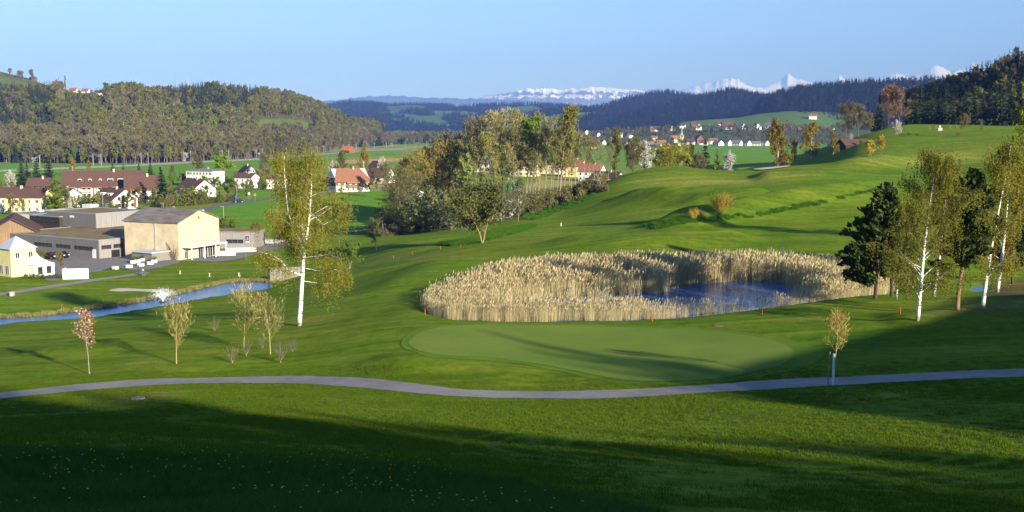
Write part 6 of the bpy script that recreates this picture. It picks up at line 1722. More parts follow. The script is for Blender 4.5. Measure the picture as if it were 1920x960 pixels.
def cars():
    def car(loc, rz, label, paint):
        t = thing('parked_car', label, 'car', loc, rz)
        prof = [(-2.1, 0.35), (-2.15, 0.75), (-1.9, 0.95), (-1.35, 1.0), (-0.75, 1.42), (0.65, 1.45), (1.45, 1.0), (2.1, 0.9), (2.15, 0.35)]
        MB().prism(prof, 'y', -0.85, 0.85).part('body', paint, t)
        MB().prism([(-1.28, 1.02), (-0.72, 1.38), (0.62, 1.40), (1.32, 1.02)], 'y', -0.87, 0.87).part('side_window', M_GLASS, t)
        for x in (-1.35, 1.35):
            for y in (-0.8, 0.8):
                w = MB().tube([(x, y - 0.12, 0.32), (x, y + 0.12, 0.32)], 0.32, 14).part('wheel', M_BLACK, t)
                MB().tube([(x, y - 0.13, 0.32), (x, y + 0.13, 0.32)], 0.18, 10).part('rim', M_METAL, w)
        for y in (-0.6, 0.6): MB().box(2.12, 2.18, y - 0.2, y + 0.2, 0.65, 0.82).part('headlight', W_WHITE, t)
        return t
    p = gl(446, 449); car((p[0], p[1], p[2] + 0.13), R(32), 'dark car driving on the road by the hedge', surf('dark_blue_paint', (0.015, 0.02, 0.04), (0.01, 0.015, 0.03), 2, 0.25))
    p = atz(95, 486, 1.55); car((p[0], p[1], p[2] + 0.1), R(-30), 'dark car parked before the factory wall', surf('dark_red_paint', (0.05, 0.015, 0.015), (0.04, 0.01, 0.01), 2, 0.25))
    p = atz(113, 484, 1.55); car((p[0], p[1], p[2] + 0.1), R(-30), 'black car parked beside the dark red one', surf('black_car_paint', (0.012, 0.012, 0.014), (0.01, 0.01, 0.012), 2, 0.25))
cars()

# --- houses of the near village
def village_near():
    # big brown-roofed apartment house
    b = gl(196, 470); L, W = 31, 14
    t = gable_house('apartment_house', 'large white apartment house with long brown roof and orange awnings', b, R(14), L, W, 6.2, 12.0, W_WHITE, R_BROWN, 0.9, W_WOOD, cat='building')
    for i, a in enumerate(spaced(L, 5, 3)):
        for z in (1.4, 4.2):
            bc = face_box(t, L, W, 'front', a - 2.2, a + 2.2, z - 0.6, z + 0.35, 1.3, 'balcony', W_CREAM if i % 2 else W_WHITE)
            windows(t, L, W, 'front', [a - 1, a + 1], [z + 0.7], 1.3, 1.5)
        face_box(t, L, W, 'front', a - 2.1, a + 2.1, 5.35, 5.6, 1.6, 'awning', W_ORNG)
        face_box(t, L, W, 'front', a + 2.5, a + 3.0, 0, 5.6, 0.12, 'boarding', W_WOOD)
    for a, k in ((-9, 1.6), (-5, 1.2), (-1.0, 1.0), (3, 2.4), (7, 2.2), (10.5, 1.1)):
        d = face_box(t, L, W, 'front', a - k / 2, a + k / 2, 7.6, 8.9, -2.0, 'dormer_window', W_WHITE, -4.2)
        MB().box(a - k / 2 + 0.15, a + k / 2 - 0.15, 1.93, 1.99, 7.75, 8.7).part('pane', M_GLASS, d)
    for z in (1.6, 4.4): face_box(t, L, W, 'left', -4, 4, z - 0.6, z + 0.4, 1.3, 'balcony', W_WHITE); windows(t, L, W, 'left', [-2.4, 0, 2.4], [z + 0.8], 1.4, 1.5)
    b = gl(268, 463); L, W = 13, 11
    t = gable_house('apartment_house', 'lower brown-roofed wing right of the large apartment house', b, R(18), L, W, 5.4, 10.4, W_WHITE, R_BROWN, 0.9, W_WOOD, cat='building')
    for a in (-3.5, 0.5, 4.2):
        face_box(t, L, W, 'front', a - 1.5, a + 1.5, 1.6, 2.4, 1.2, 'balcony', W_WOOD); face_box(t, L, W, 'front', a - 1.5, a + 1.5, 4.6, 4.85, 1.5, 'awning', W_ORNG); windows(t, L, W, 'front', [a], [1.0, 3.6], 1.6, 1.5)
    b = gl(216, 418); L, W = 14.5, 10
    t = gable_house('white_house', 'white house with brown roof and four small dormers before the big apartment house', b, R(-42), L, W, 3.9, 7.4, W_WHITE, R_BROWN, 0.8)
    windows(t, L, W, 'right', [-2.6, 0.4, 2.8], [1.4, 3.9], 1.0, 1.2, M_GLASS, W_WOOD); windows(t, L, W, 'front', spaced(L, 5), [2.0], 1.0, 1.2, M_GLASS, W_WHITE)
    for a in (-4.2, -2.4, 1.2, 3.0):
        d = MB().box(a - 0.6, a + 0.6, -3.9, -2.2, 4.6, 5.9).part('dormer', W_WHITE, t); MB().box(a - 0.4, a + 0.4, -3.96, -3.905, 4.8, 5.6).part('pane', M_GLASS, d)
    face_box(t, L, W, 'right', -1.6, -0.4, 0, 5.2, 0.12, 'boarding', W_WOOD); face_box(t, L, W, 'right', 3.4, 4.4, 0.2, 4.2, 0.12, 'boarding', W_WOOD)
    b = gl(25, 398); L, W = 26, 10
    t = gable_house('yellow_block', 'long yellow apartment block with brown roof at the left edge', b, R(-6), L, W, 5.6, 8.6, W_YELL, R_BROWN, 0.5, cat='building')
    windows(t, L, W, 'front', spaced(L, 10, 1.5), [1.2, 4.1], 1.0, 1.15, M_GLASS, W_WHITE)
    for a in (-9, -2.2, 9.8): face_box(t, L, W, 'front', a - 0.7, a + 0.7, -0.3, 5.5, 0.25, 'stair_panel', W_BLUE)
    b = gl(126, 424); t = gable_house('white_house', 'white gable-ended house behind the bright green conifer', b, R(-48), 12, 9, 4.2, 7.2, W_WHITE, R_BROWN, 0.7); windows(t, 12, 9, 'right', [-2, 2], [1.5, 4.2], 0.9, 1.1)
    b = gl(76, 505); t = gable_house('dark_chalet', 'small dark timber chalet left of the big apartment house', b, R(8), 9, 8, 4.4, 7.4, W_DARK, R_BROWN, 0.8); windows(t, 9, 8, 'front', [-2.4, 0, 2.4], [1.5, 3.4], 0.9, 1.0, M_GLASS, W_WHITE)
    b = gl(386, 575); L, W = 16.5, 10
    t = gable_house('white_block', 'white three-storey block of flats with flat grey roof', b, R(-24), L, W, 8.0, 9.0, W_WHITE, R_GREY, 0.35, hip=1.0, cat='building')
    windows(t, L, W, 'front', spaced(L, 8, 1.2), [1.4, 4.1, 6.8], 0.9, 1.15, M_GLASS, W_WHITE)
    for z in (4.1, 6.8):
        for a in spaced(L, 8, 1.2)[::7]: face_box(t, L, W, 'front', a + 0.62, a + 1.05, z - 0.6, z + 0.6, 0.1, 'shutter', M_SHUT)
    b = gl(368, 492); L, W = 15, 11
    t = gable_house('white_house', 'brown-roofed house with white gable behind the roadside hedge', b, R(-46), L, W, 3.6, 7.6, W_WHITE, R_BROWN, 1.0, cat='house'); windows(t, L, W, 'right', [-1.0, 0.6], [4.6], 0.8, 1.1); windows(t, L, W, 'right', [-3, 0, 3], [1.5], 1.0, 1.2); windows(t, L, W, 'front', spaced(L, 4), [1.8], 1.0, 1.2)
    b = gl(464, 560); t = gable_house('white_house', 'small white house with dark hipped roof beside the meadow', b, R(-20), 9.5, 8, 5.4, 7.4, W_WHITE, R_BROWN, 0.5); windows(t, 9.5, 8, 'front', [-3, 0, 3], [1.5, 4.0], 0.9, 1.1, M_GLASS, W_WHITE); face_box(t, 9.5, 8, 'front', 0.5, 3.0, 2.2, 3.0, 1.1, 'balcony', W_WHITE)
    b = gl(466, 625); t = gable_house('gabled_house', 'white house with red-brown roof behind the small white house', b, R(-62), 11, 9, 5.0, 9.2, W_WHITE, R_RED, 0.8); windows(t, 11, 9, 'right', [-1.5, 1.5], [3.6, 6.0], 0.9, 1.1)
    b = gl(523, 555); t = gable_house('white_house', 'white house with flat brown roof half hidden by the big birch', b, R(-12), 9.5, 8, 5.0, 6.4, W_WHITE, R_BROWN, 0.6); windows(t, 9.5, 8, 'front', [-3, 0, 3], [1.4, 3.9], 0.9, 1.1, M_GLASS, W_WHITE)
    b = gl(568, 560); t = gable_house('brick_cottage', 'reddish brick cottage behind the birch crown', b, R(-12), 6, 6, 4.2, 6.0, surf('red_brick', (0.40, 0.17, 0.10), (0.30, 0.12, 0.07), 3), R_RED, 0.4); windows(t, 6, 6, 'front', [-1.4, 1.4], [1.4, 3.2], 0.8, 1.0, M_GLASS, W_WHITE)
    # the big farmhouse
    b = gl(653, 534); L, W = 17, 14
    t = gable_house('farmhouse', 'big old farmhouse with sweeping orange-tiled hip roof and wooden galleries', b, R(28), L, W, 5.4, 10.8, W_WHITE, R_RED, 1.1, None, 0.55)
    face_box(t, L, W, 'front', -L / 2 + .1, L / 2 - .1, 2.9, 4.7, 0.15, 'timber_front', W_WOOD)
    for z in (2.2, 4.0):
        face_box(t, L, W, 'front', -3.5, L / 2 + 0.6, z, z + 0.75, 1.5, 'gallery', W_BARN)
    windows(t, L, W, 'front', spaced(L, 7, 1.4), [1.2], 0.9, 1.1, M_GLASS, W_WHITE); windows(t, L, W + 0.3, 'front', spaced(L, 6, 1.6), [3.7], 0.8, 0.9, W_WHITE, None, 'curtained_window')
    face_box(t, L, W, 'left', -W / 2 + .1, W / 2 - .1, 2.6, 5.6, 0.12, 'shingle_front', W_WOOD); windows(t, L, W + 0, 'left', [-3, 0, 3], [1.2], 1.0, 1.2, M_GLASS, W_WHITE)
    MB().box(1.2, 2.0, -0.5, 0.3, 10.0, 12.2).part('chimney', M_BLACK, t)
    b = gl(683, 545); t = gable_house('yellow_annex', 'narrow pale yellow annex right of the farmhouse', b, R(28), 4, 6, 5.2, 6.4, W_YELL, R_ZINC, 0.3, chimney=False); windows(t, 4, 6, 'front', [0], [1.4, 3.8], 0.9, 1.1)
    b = gl(716, 610); t = gable_house('brown_roof_house', 'brown-roofed house behind the bare tree right of the farmhouse', b, R(-30), 12, 10, 4.0, 8.0, W_WHITE, R_BROWN, 0.9)
    b = gl(709, 720); gable_house('brown_roof_house', 'small grey-brown house in the meadow beyond the farmhouse', b, R(-50), 10, 9, 4.5, 8.4, W_WOOD, R_BROWN, 0.8)
    b = gl(773, 450); t = gable_house('white_house', 'white gabled house glimpsed behind the left side of the wood', b, R(-70), 9, 8, 4.2, 7.6, W_WHITE, R_RED, 0.6); windows(t, 9, 8, 'right', [-1.2, 1.2], [2.0, 4.8], 0.8, 1.0)
    # big buildings seen through the wood
    for px, Y, L, W, e, r, wl, rf, lab in ((900, 760, 24, 12, 6, 9, W_WHITE, R_GREY, 'long white building half hidden behind the left trunks of the wood'), (985, 700, 16, 12, 7, 10.5, W_CREAM, R_RED, 'cream building with orange roof seen through the wood'), (1036, 740, 14, 12, 7, 10, W_CREAM, R_BROWN, 'cream house behind the slim trees of the wood'), (1078, 700, 12, 11, 7, 11, W_YELL, R_RED, 'yellowish house behind the poplar'), (1140, 500, 16, 12, 5, 9.5, W_WHITE, R_BROWN, 'white house with brown roof between wood and mound'), (1128, 420, 11, 9, 3.4, 5.6, W_WHITE, R_PALE, 'low white shed with pale roof beside the wood'), (1178, 440, 10, 8, 4, 7, W_WHITE, R_RED, 'white gable behind the foot of the mound'), (1110, 640, 13, 10, 6, 10, W_WHITE, R_RED, 'orange-roofed house above the low white shed')):
        b = gl(px, Y); t = gable_house('village_house', lab, (b[0], b[1], b[2]), R(-25 if Y > 520 else -52), L, W, e, r, wl, rf, 0.7)
        windows(t, L, W, 'front', spaced(L, max(3, int(L / 3.2))), [1.6, 4.2][: 1 + (e > 4.5)], 1.0, 1.2); windows(t, L, W, 'right', [-2, 2], [1.8], 1.0, 1.2)
    # farm roof under the thicket on the right, and a dark roof behind the bunker
    b = gl(1598, 462); gable_house('farm_shed', 'dark brown shed roof below the grey thicket on the right', (b[0], b[1], b[2] - 1.5), R(10), 11, 8, 1.8, 3.8, W_DARK, R_BROWN, 0.8, chimney=False, cat='shed')
    b = gl(1395, 395); gable_house('farm_shed', 'low red-brown roof showing over the edge behind the bunker', (b[0], b[1], b[2] - 0.5), R(12), 14, 10, 1.0, 4.3, W_DARK, R_BROWN, 0.6, chimney=False, cat='shed')
village_near()

# --- the far village under the forest ridge, and single farms
HV = Hill('village_terrace', [(1080,252,2500),(1160,249,2450),(1240,246,2400),(1290,244,2380),(1400,243,2380),(1500,243,2380),(1600,243,2380),(1700,243,2400)], 220, 900, -1.0, 2, 100, 1.0, 60, 14); HV.taper = 0.1
HV.mesh(M_LAND, const((0.07, 0.10, 0.035)))
def far_village():
    rng = random.Random(21)
    mats = [(W_WHITE, R_RED, 'white house with orange roof'), (W_CREAM, R_RED, 'cream house with orange roof'), (W_WHITE, R_BROWN, 'white house with brown roof'), (W_WOOD, R_BROWN, 'dark timber house with brown roof'), (W_WHITE, R_GREY, 'white house with grey roof')]
    def house(px, py, Y, k, wpx, where):
        X = (px - 960) / FPX * Y; z = CAMZ + float(slope(py)) * Y
        wl, rf, lab = mats[k]; L = wpx * 1.2 * Y / FPX; W = L * rng.uniform(0.6, 0.8); e = L * rng.uniform(0.28, 0.38); r = e + W * rng.uniform(0.42, 0.55)
        t = gable_house('village_house', lab + ' ' + where, (X, Y, z), R(rng.choice([-60, -40, -20, 10, 30, -75])), L, W, e, r, wl, rf, L * 0.05, None, 0, lab + ' ' + where, chimney=False, base=-4)
        n = max(2, int(L / 4)); windows(t, L, W, 'front', spaced(L, n, L * 0.15), [e * 0.35, e * 0.75], L * 0.07, L * 0.09); windows(t, L, W, 'right', [-W * .2, W * .2], [e * 0.5], L * 0.07, L * 0.09)
    low = 'low in the far village'; up = 'on the far village terrace'; lf = 'at the far village edge'
    for px, py, k, w in [(1238,270,0,14),(1262,263,0,14),(1290,264,3,13),(1248,272,3,11),(1308,262,3,14),(1318,268,2,12),(1336,264,0,11),(1268,272,4,10),(1188,277,2,11),(1200,272,1,12),(1172,270,2,10),(1130,268,0,11),(1110,275,0,12),(1150,262,0,10),(1225,258,1,9)]:
        Y = min(2080, max(1150, 30 / max(0.001, -float(slope(py + 4))))) ; house(px, py + 4, Y, k, w, low)
    for px, py, k, w in [(1345,270,4,14),(1362,268,4,12),(1380,270,4,14),(1398,269,4,12),(1416,270,4,13),(1432,268,4,11)]:
        house(px, py + 4, 1900, k, w, 'in the pale meadow row')
    for px, py, k, w in [(1225,243,0,13),(1255,243,0,14),(1305,238,0,12),(1298,232,3,10),(1345,232,2,10),(1363,240,2,20),(1335,243,4,9),(1420,238,4,10),(1440,234,4,12),(1450,247,4,10),(1475,236,3,12),(1500,243,1,14),(1486,250,2,12),(1518,240,0,14),(1535,246,0,12),(1545,250,2,10),(1553,244,0,12),(1415,232,2,8),(1388,234,4,9),(1278,233,2,8),(1465,244,2,10)]:
        house(px, py + 5, 2400, k, w, up)
    for px, py, k, w in [(1030,256,4,9),(1060,258,2,8),(1085,262,0,9),(1008,252,4,8),(1120,252,2,8),(1160,252,0,9),(1180,254,2,8),(1098,246,2,7)]:
        house(px, py + 3, 2300, k, w, lf)
    # church
    p = at(1278, 273, 2050)
    t = thing('church', 'white church with slender grey spire and dark nave roof in the far village', 'church', p, R(-20))
    MB().box(-3.2, 3.2, -3.2, 3.2, -3, 18).part('tower', W_WHITE, t)
    MB().add([(-3.8, -3.8, 17.9), (3.8, -3.8, 17.9), (3.8, 3.8, 17.9), (-3.8, 3.8, 17.9), (-1.1, -1.1, 22.5), (1.1, -1.1, 22.5), (1.1, 1.1, 22.5), (-1.1, 1.1, 22.5), (0, 0, 35)], [(0, 1, 5, 4), (1, 2, 6, 5), (2, 3, 7, 6), (3, 0, 4, 7), (4, 5, 8), (5, 6, 8), (6, 7, 8), (7, 4, 8), (3, 2, 1, 0)]).part('spire', R_ZINC, t)
    MB().prism([(-5, -3), (5, -3), (5, 7), (0, 7.2), (-5, 7)], 'x', 3.3, 24).part('nave_wall', W_WHITE, t)
    MB().prism([(-5.8, 6.4), (0, 13.5), (5.8, 6.4), (0, 12.9)], 'x', 3.25, 24.6).part('nave_roof', R_BROWN, t)
    windows(t, 6.4, 6.4, 'front', [0], [13], 1.4, 2.4, M_BLACK, None, 'belfry_opening')
    p = at(1210 + 4, 0, 1) 
    b = at(1213, 277, 1750); t = gable_house('farm_barn', 'long dark barn with open front and grey metal roof below the church', (b[0], b[1], 0), R(-8), 42, 14, 5, 9, W_DARK, R_GREY, 1.0, cat='barn', chimney=False)
    # hospital-like tall block and chimney down the valley
    p = at(700, 250, 3300); t = thing('tower_block', 'distant white block with slim chimney beyond the valley wood', 'building', (p[0], p[1], -1), 0)
    MB().box(-17, 14, -8, 8, 0, 26).part('wall', W_WHITE, t); MB().box(14.002, 18, -6, 8, 0, 20).part('side_wing', W_WHITE, t); MB().tube([(5, 0, 26), (5, 0, 46)], 1.8, 10).part('chimney', W_CREAM, t)
    for k in range(3): MB().box(-16.5, 13.5, -8.1, -8.0, 5 + k * 7, 7.5 + k * 7).part('window_band', M_GLASS, t)
    p = at(697, 283, 1); b = gl(654, 1350)
    t = gable_house('orange_shed', 'bright orange roofed shed by the railway line', (b[0], b[1], 0), R(-40), 15, 10, 3.5, 8, W_WOOD, surf('bright_orange_roof', (0.62, 0.19, 0.04), (0.52, 0.15, 0.03), 2), 0.7, cat='shed', chimney=False)
    # hilltop farm at the left
    for px, py, k, w, lab in ((138, 167, 0, 15, 'long orange farm roof on the hilltop left'), (161, 174, 0, 13, 'orange-roofed farmhouse on the hilltop'), (185, 176, 2, 13, 'white farmhouse with brown roof right on the hilltop'), (62, 150, 3, 12, 'small dark hut under the round tree on the pasture hill')):
        wl, rf, _ = mats[k]
        X, Y, z = [float(v) for v in (HL.pt(px, 0.97) if px > 100 else HG.pt(px, 0.97))]; L = w * Y / FPX
        gable_house('hill_farm', lab, (X, Y, z), R(-15), L, L * .6, L * .28, L * .60, wl, rf, 0.6, chimney=False, base=-1.5)
    p = at(1520, 214, 2750); gable_house('hill_farm', 'lone white farm on the green hill behind the village', (960 and (1520 - 960) / FPX * 2750, 2750, CAMZ + float(slope(221)) * 2750), R(-20), 18, 11, 5, 10, W_WHITE, R_RED, 0.8, chimney=False, base=-8)
    rs = np.random.RandomState(31); pts = []; ix = []; sc = []
    for i in range(1700):      # gardens and slopes between the houses
        px = rs.uniform(1010, 1600); up_ = rs.rand() < 0.55
        if up_: t_ = rs.rand() ** 0.7 * 1.25; x, y, z = HV.pt(max(px, 1090), t_); x, y, z = float(x), float(y), float(z)
        else: y = rs.uniform(1900, 2200); x = (px - 960) / FPX * y; z = 0
        if (not up_) and 1285 < px < 1440 and y < 2150: continue
        pts.append((x, y, z)); ix.append(rs.choice([3, 4, 5, 6, 7, 8, 11, 0, 1, 12], p=[.14, .14, .14, .12, .1, .1, .1, .07, .06, .03])); sc.append(rs.uniform(0.35, 0.8))
    mass('village_trees', 'garden trees and hedges between the houses of the far village', pts, ix, sc, rs.rand(len(pts)) * 6, FAR)
far_village()

def gardens():
    rs = np.random.RandomState(44); pts = []; ix = []; sc = []
    road = np.array([gl(*p)[:2] for p in [(300,330),(338,385),(395,420),(440,448),(510,480),(580,510),(650,535),(720,560),(800,600)]])
    roots = np.array([o.matrix_basis.translation[:2] for o in COL.objects if o.parent is None and o.get('category') in ('house', 'building', 'barn')])
    while len(pts) < 210:
        k = rs.randint(len(roots)); x, y = roots[k] + rs.normal(size=2) * 16
        if not (380 < y < 720 and x < -60): continue
        if np.hypot(*(roots - (x, y)).T).min() < 11.5: continue
        d, _ = pdist(road, np.array([x]), np.array([y]))
        if d[0] < 6: continue
        pts.append((x, y, Hs(x, y) - 0.1)); ix.append(rs.choice([3, 6, 7, 8, 9, 10, 12, 0])); sc.append(rs.uniform(0.12, 0.42))
    mass('garden_shrubs', 'hedges and shrubs in the gardens between the near houses', pts, ix, sc, rs.rand(len(pts)) * 6, FAR)
gardens()
# ------------------------------------------------------------------ small things
def small():
    def stake(px, py, h, lab):
        p = on_ground(px, py); o = MB().tube([(0, 0, -0.2), (0, 0, h - 0.03), (0, 0, h)], [0.035, 0.035, 0.015], 6).part('marker_stake', M_ORANGE, None); o.location = p; tag(o, lab, 'stake')
    for px, py, lab in ((782,560,'red marker stake at the left tip of the reeds'),(797,590,'red marker stake by the left corner of the reeds'),(948,604,'red marker stake at the front of the reeds near the green'),(1223,603,'red marker stake at the front of the reeds near the middle'),(1429,590,'red marker stake in front of the thin reeds'),(1688,588,'tilted red marker stake left of the nearest white birch'),(316,546,'orange stake at the right end of the long bunker'),(194,566,'orange stake on the far bank of the long pond'),(116,577,'orange stake on the far bank near the left edge'),(430,524,'orange stake near the narrow end of the long pond'),(492,521,'orange stake left of the timber enclosure'),(738,485,'orange stake below the gravel path'),(773,478,'orange stake right of the tee on the lower lawn'),(826,468,'orange stake by the weedy bank'),(864,465,'orange stake just left of the willow')):
        stake(px, py, 0.6, lab)
    for px, py, lab in ((338,514,'pale distance post behind the bunker'),(393,519,'pale distance post in the middle of the lawn'),(448,518,'pale distance post nearest the enclosure'),(1052,424,'pale distance post on the fairway right of the willow')):
        p = on_ground(px, py); t = thing('distance_post', lab, 'post', p); MB().box(-.07, .07, -.07, .07, -0.2, 0.62).part('shaft', W_WHITE, t); MB().add([(-.09,-.09,.622),(.09,-.09,.622),(.09,.09,.622),(-.09,.09,.622),(0,0,.74)],[(0,1,4),(1,2,4),(2,3,4),(3,0,4),(3,2,1,0)]).part('cap', W_WHITE, t)
    # manhole cover by the path, stone by the green, litter bin, sign column
    p = on_ground(259, 748); t = thing('manhole', 'round grey manhole cover in the bare patch below the path', 'manhole', p); MB().tube([(0,0,-0.1),(0,0,0.07)], 0.45, 20).part('ring', M_CONC, t); MB().tube([(0,0,0.0),(0,0,0.10)], 0.36, 20).part('cover', M_STAKE, t)
    p = on_ground(1347, 611); o = MB().tube([(0,0,-0.1),(0,0,0.04)], 0.45, 16).part('sprinkler_cover', surf('rust_brown', (0.22,0.12,0.08),(0.15,0.08,0.05),4), None); o.location = p; tag(o, 'brown round sprinkler cover behind the green', 'cover')
    p = on_ground(23, 555); t = thing('litter_bin', 'squat concrete litter bin on the path at the left edge', 'bin', p); MB().prism([(-.3,-.3),(.3,-.3),(.3,.3),(-.3,.3)], 'z', -.1, .75).part('body', M_CONC, t); MB().prism([(-.34,-.34),(.34,-.34),(.34,.34),(-.34,.34)], 'z', .752, .85).part('lid', R_GREY, t)
    p = on_ground(269, 517); t = thing('info_column', 'dark grey information column at the end of the entrance path', 'sign', p); MB().box(-.3,.3,-.12,.12,-.2,1.6).part('panel', surf('slate_grey',(0.09,0.10,0.12),(0.07,0.08,0.09),3), t); MB().box(-.12,.12,-.13,-.121,1.0,1.3).part('emblem', R_PALE, t)
    p = on_ground(260, 519); t = thing('path_lamp', 'slim black lamp post beside the information column', 'lamp', p); MB().tube([(0,0,-.2),(0,0,2.0)],.05,8).part('post', M_BLACK, t); MB().tube([(0,0,2.0),(0,0,2.25)],[.12,.12],8).part('head', M_BLACK, t)
    # fountain in the long pond
    p = atz(306, 567, ZL); rs = np.random.RandomState(2)
    t = thing('fountain', 'white fountain spraying a wide crown of water in the long pond', 'fountain', p)
    MB().tube([(0,0,-.3),(0,0,.12)],.55,12).part('float', M_BLACK, t)
    P = []
    for j in range(170):
        a = rs.rand() * 6.283; sp = rs.uniform(0.75, 1.1); ang = rs.uniform(0.30, 0.50) if rs.rand() < .75 else rs.uniform(0, .3)
        vx = 6.3 * sp * math.sin(ang) ; vz = 6.3 * sp * math.cos(ang)
        T = 2 * vz / 9.8; n = 22
        tt = np.sort(rs.rand(n)) * T * rs.uniform(0.75, 1.0)
        r = vx * tt; z = vz * tt - 4.9 * tt * tt
        P.append(np.stack([r * math.cos(a), r * math.sin(a), z + 0.1], 1) + rs.normal(size=(n, 3)) * 0.04)
    P = np.concatenate(P); P = P[P[:, 2] > 0]
    m, nt, b = new_mat('water_spray'); b.inputs['Base Color'].default_value = (0.8, 0.84, 0.9, 1); b.inputs['Roughness'].default_value = 0.3
    V, F = quads(P, 0.05, rs); link('spray', mesh_from('spray', V, F, m), t)['kind'] = 'stuff'
    # railway: track bed and masts
    M_BED = surf('track_ballast', (0.22, 0.20, 0.18), (0.15, 0.135, 0.12), 0.5)
    line = [atz(x, y, 0.0) for x, y in [(-200,328),(0,321),(100,317),(200,313),(300,308),(400,303),(480,299),(560,293),(640,286.5),(700,282),(780,277),(860,273)]]
    c = crspline([p[:2] for p in line], 6); tt = np.gradient(c, axis=0); tt /= np.linalg.norm(tt, axis=1)[:, None]; nn = np.stack([-tt[:, 1], tt[:, 0]], 1)
    prof = [(-6, -0.3), (-4.2, 1.2), (4.2, 1.2), (6, -0.3)]
    V = np.stack([np.concatenate([c + nn * a, np.full((len(c), 1), z)], 1) for a, z in prof], 1).reshape(-1, 3); i = np.arange(len(c) - 1)[:, None] * 4; j = np.arange(3)[None]
    F = np.stack([i + j, i + j + 1, i + 5 + j, i + 4 + j], -1).reshape(-1, 4)
    me = mesh_from('railway_embankment', V, F, M_BED)
    if me.polygons[1].normal.z < 0: me.flip_normals()
    structure('railway_embankment', me)
    mast = MB().box(-.2,.2,-.2,.2,0,9.5).mesh('mast', M_METAL); arm = MB().box(-.08,.08,-3.4,.2,7.6,7.8).box(-.06,.06,-3.4,.2,8.5,8.62).mesh('arm', M_METAL)
    for px in (75, 175, 190, 265, 278, 345, 358, 417, 429, 481, 493, 595, 607, 645, 655, 668, 690, 702, 725, 735, 760, 800):
        py = np.interp(px, [-200,0,100,200,300,400,480,560,640,700,780,860], [328,321,317,313,308,303,299,293,286.5,282,277,273])
        p = atz(px, py, 0.0); t = thing('railway_mast', 'steel catenary mast beside the railway below the wooded hill', 'mast', (p[0], p[1], 0.9), R(-30), 'catenary masts along the railway')
        link('pole', mast, t); link('arm', arm, t)
    # lamp posts and traffic signs along the road
    lp = MB().tube([(0,0,-.2),(0,0,6.6)],.09,6).mesh('pole', M_METAL); lh = MB().box(-.9,.1,-.12,.12,6.6,6.75).mesh('lamp_head', M_METAL)
    for px, Y, lab in ((305,345,'street lamp before the big dark spruce'),(342,432,'street lamp in the roadside hedge'),(444,452,'street lamp behind the dark car'),(418,330,'street lamp behind the brick hall'),(226,385,'street lamp before the white house gable'),(192,395,'pale post before the round shrubs')):
        b = gl(px, Y); t = thing('street_lamp', lab, 'lamp', b); link('pole', lp, t); link('lamp_head', lh, t)
    for px, Y, col, lab in ((467,470,W_WHITE,'round white road sign on the verge'),(478,462,W_ORNG,'small red and white road sign by the verge'),(442,447,surf('sign_blue',(0.03,0.10,0.45),(0.03,0.08,0.38),3),'round blue road sign by the dark car')):
        b = gl(px, Y); t = thing('road_sign', lab, 'sign', b); MB().tube([(0,0,-.2),(0,0,2.6)],.06,6).part('pole', M_METAL, t); MB().tube([(0,-.08,2.5),(0,-.12,2.5)],.5,14).part('disc', col, t)
    # fence panels along the road by the annex
    b = gl(283, 352); t = thing('board_fence', 'grey board fence along the road behind the annex', 'fence', b, R(38))
    for k in range(24): MB().box(-12 + k, -12 + k + 0.94, -.05, .05, -0.3, 1.9).part('board', M_STAKE, t)
    # masts on the skyline hills
    for px, py, top, Y, lab in ((353, 172, 146, 1650, 'thin lattice transmitter mast above the conifers'), (553, 186, 170, 1800, 'thin mast on the falling crest of the wooded hill')):
        p = at(px, py, Y); h = (py - top) * Y / FPX; t = thing('transmitter_mast', lab, 'mast', p)
        for a in range(3): MB().tube([(1.4 * math.cos(a * 2.09), 1.4 * math.sin(a * 2.09), -14), (0.3 * math.cos(a * 2.09), 0.3 * math.sin(a * 2.09), h)], .28, 4).part('leg', M_METAL, t)
        for k in range(6): MB().box(-.9, .9, -.9, .9, h * k / 6, h * k / 6 + 0.4).part('brace', M_METAL, t)
    # field shed and fence posts on the upper green slope
    p = at(1762, 240, 478); p = (p[0], 478, Hs(p[0], 478)); t = thing('stone_seat', 'small pale stone block on top of the upper green slope', 'stone', p); MB().prism([(-.9,-.7),(.9,-.7),(.7,.7),(-.8,.6)], 'z', -.3, 1.2).part('block', M_CONC, t); MB().box(-.4,.4,-.3,.3,1.2,2.2).part('back_slab', M_CONC, t)
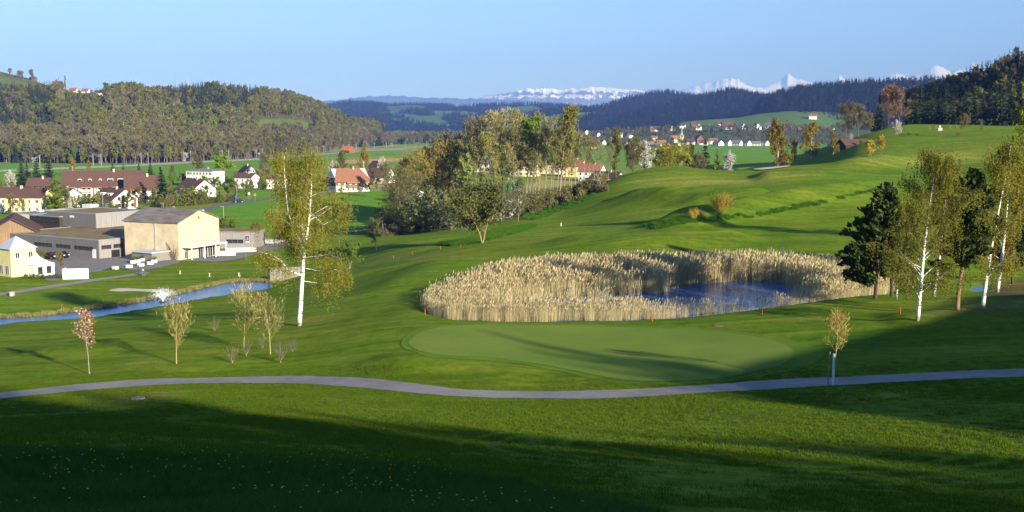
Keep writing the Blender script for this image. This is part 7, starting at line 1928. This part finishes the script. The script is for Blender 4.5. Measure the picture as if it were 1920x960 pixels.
    fp = MB().box(-.08,.08,-.08,.08,-.3,1.3).mesh('post', M_STAKE)
    for k, px in enumerate((1738, 1750, 1776, 1788, 1800)):
        X = (px - 960) / FPX * 490; o = link('fence_post', fp, None, (X, 490, Hs(X, 490))); tag(o, 'wooden fence post on the upper green slope', 'post', 'fence posts on the upper slope')
    # hut by the wood corner
    b = gl(1123, 312); t = thing('bird_hide', 'small grey wooden box beside the corner of the wood', 'box', b, R(10)); MB().box(-.5,.5,-.5,.5,-.2,2.2).part('body', M_STAKE, t); MB().box(-.65,.65,-.65,.65,2.2,2.35).part('roof', R_GREY, t)
small()
# ------------------------------------------------------------------ the air of the valley
def haze_box():
    mb = MB().box(-62000, 62000, -4000, 66500, -3.0, 4300)
    m = bpy.data.materials.new('haze_air'); m.use_nodes = True
    nt = m.node_tree; nt.nodes.clear()
    out = nt.nodes.new('ShaderNodeOutputMaterial'); v = nt.nodes.new('ShaderNodeVolumePrincipled')
    v.inputs['Color'].default_value = (0.16, 0.31, 1.0, 1)
    v.inputs['Density'].default_value = 5.0e-5
    v.inputs['Absorption Color'].default_value = (0.25, 0.25, 0.25, 1)
    v.inputs['Anisotropy'].default_value = -0.2
    nt.links.new(v.outputs[0], out.inputs['Volume'])
    tag(mb.part('haze', m, None), 'thin blue haze hanging over the valley', None, None, 'stuff')
haze_box()

# ------------------------------------------------------------------ look-alikes are told apart by their order from the left
ORD = ['first', 'second', 'third', 'fourth', 'fifth', 'sixth', 'seventh', 'eighth', 'ninth', 'tenth', 'eleventh', 'twelfth', 'thirteenth', 'fourteenth', 'fifteenth', 'sixteenth', 'seventeenth', 'eighteenth', 'nineteenth', 'twentieth', 'twenty-first', 'twenty-second', 'twenty-third', 'twenty-fourth']
def order_labels():
    by = {}
    for o in COL.objects:
        if o.parent is None and o.get('label') and o.get('category'): by.setdefault(o['label'], []).append(o)
    for lab, os in by.items():
        if len(os) < 2: continue
        os.sort(key=lambda o: o.location.x / o.location.y)
        for i, o in enumerate(os): o['label'] = lab + ', ' + ORD[i] + ' from the left'
order_labels()
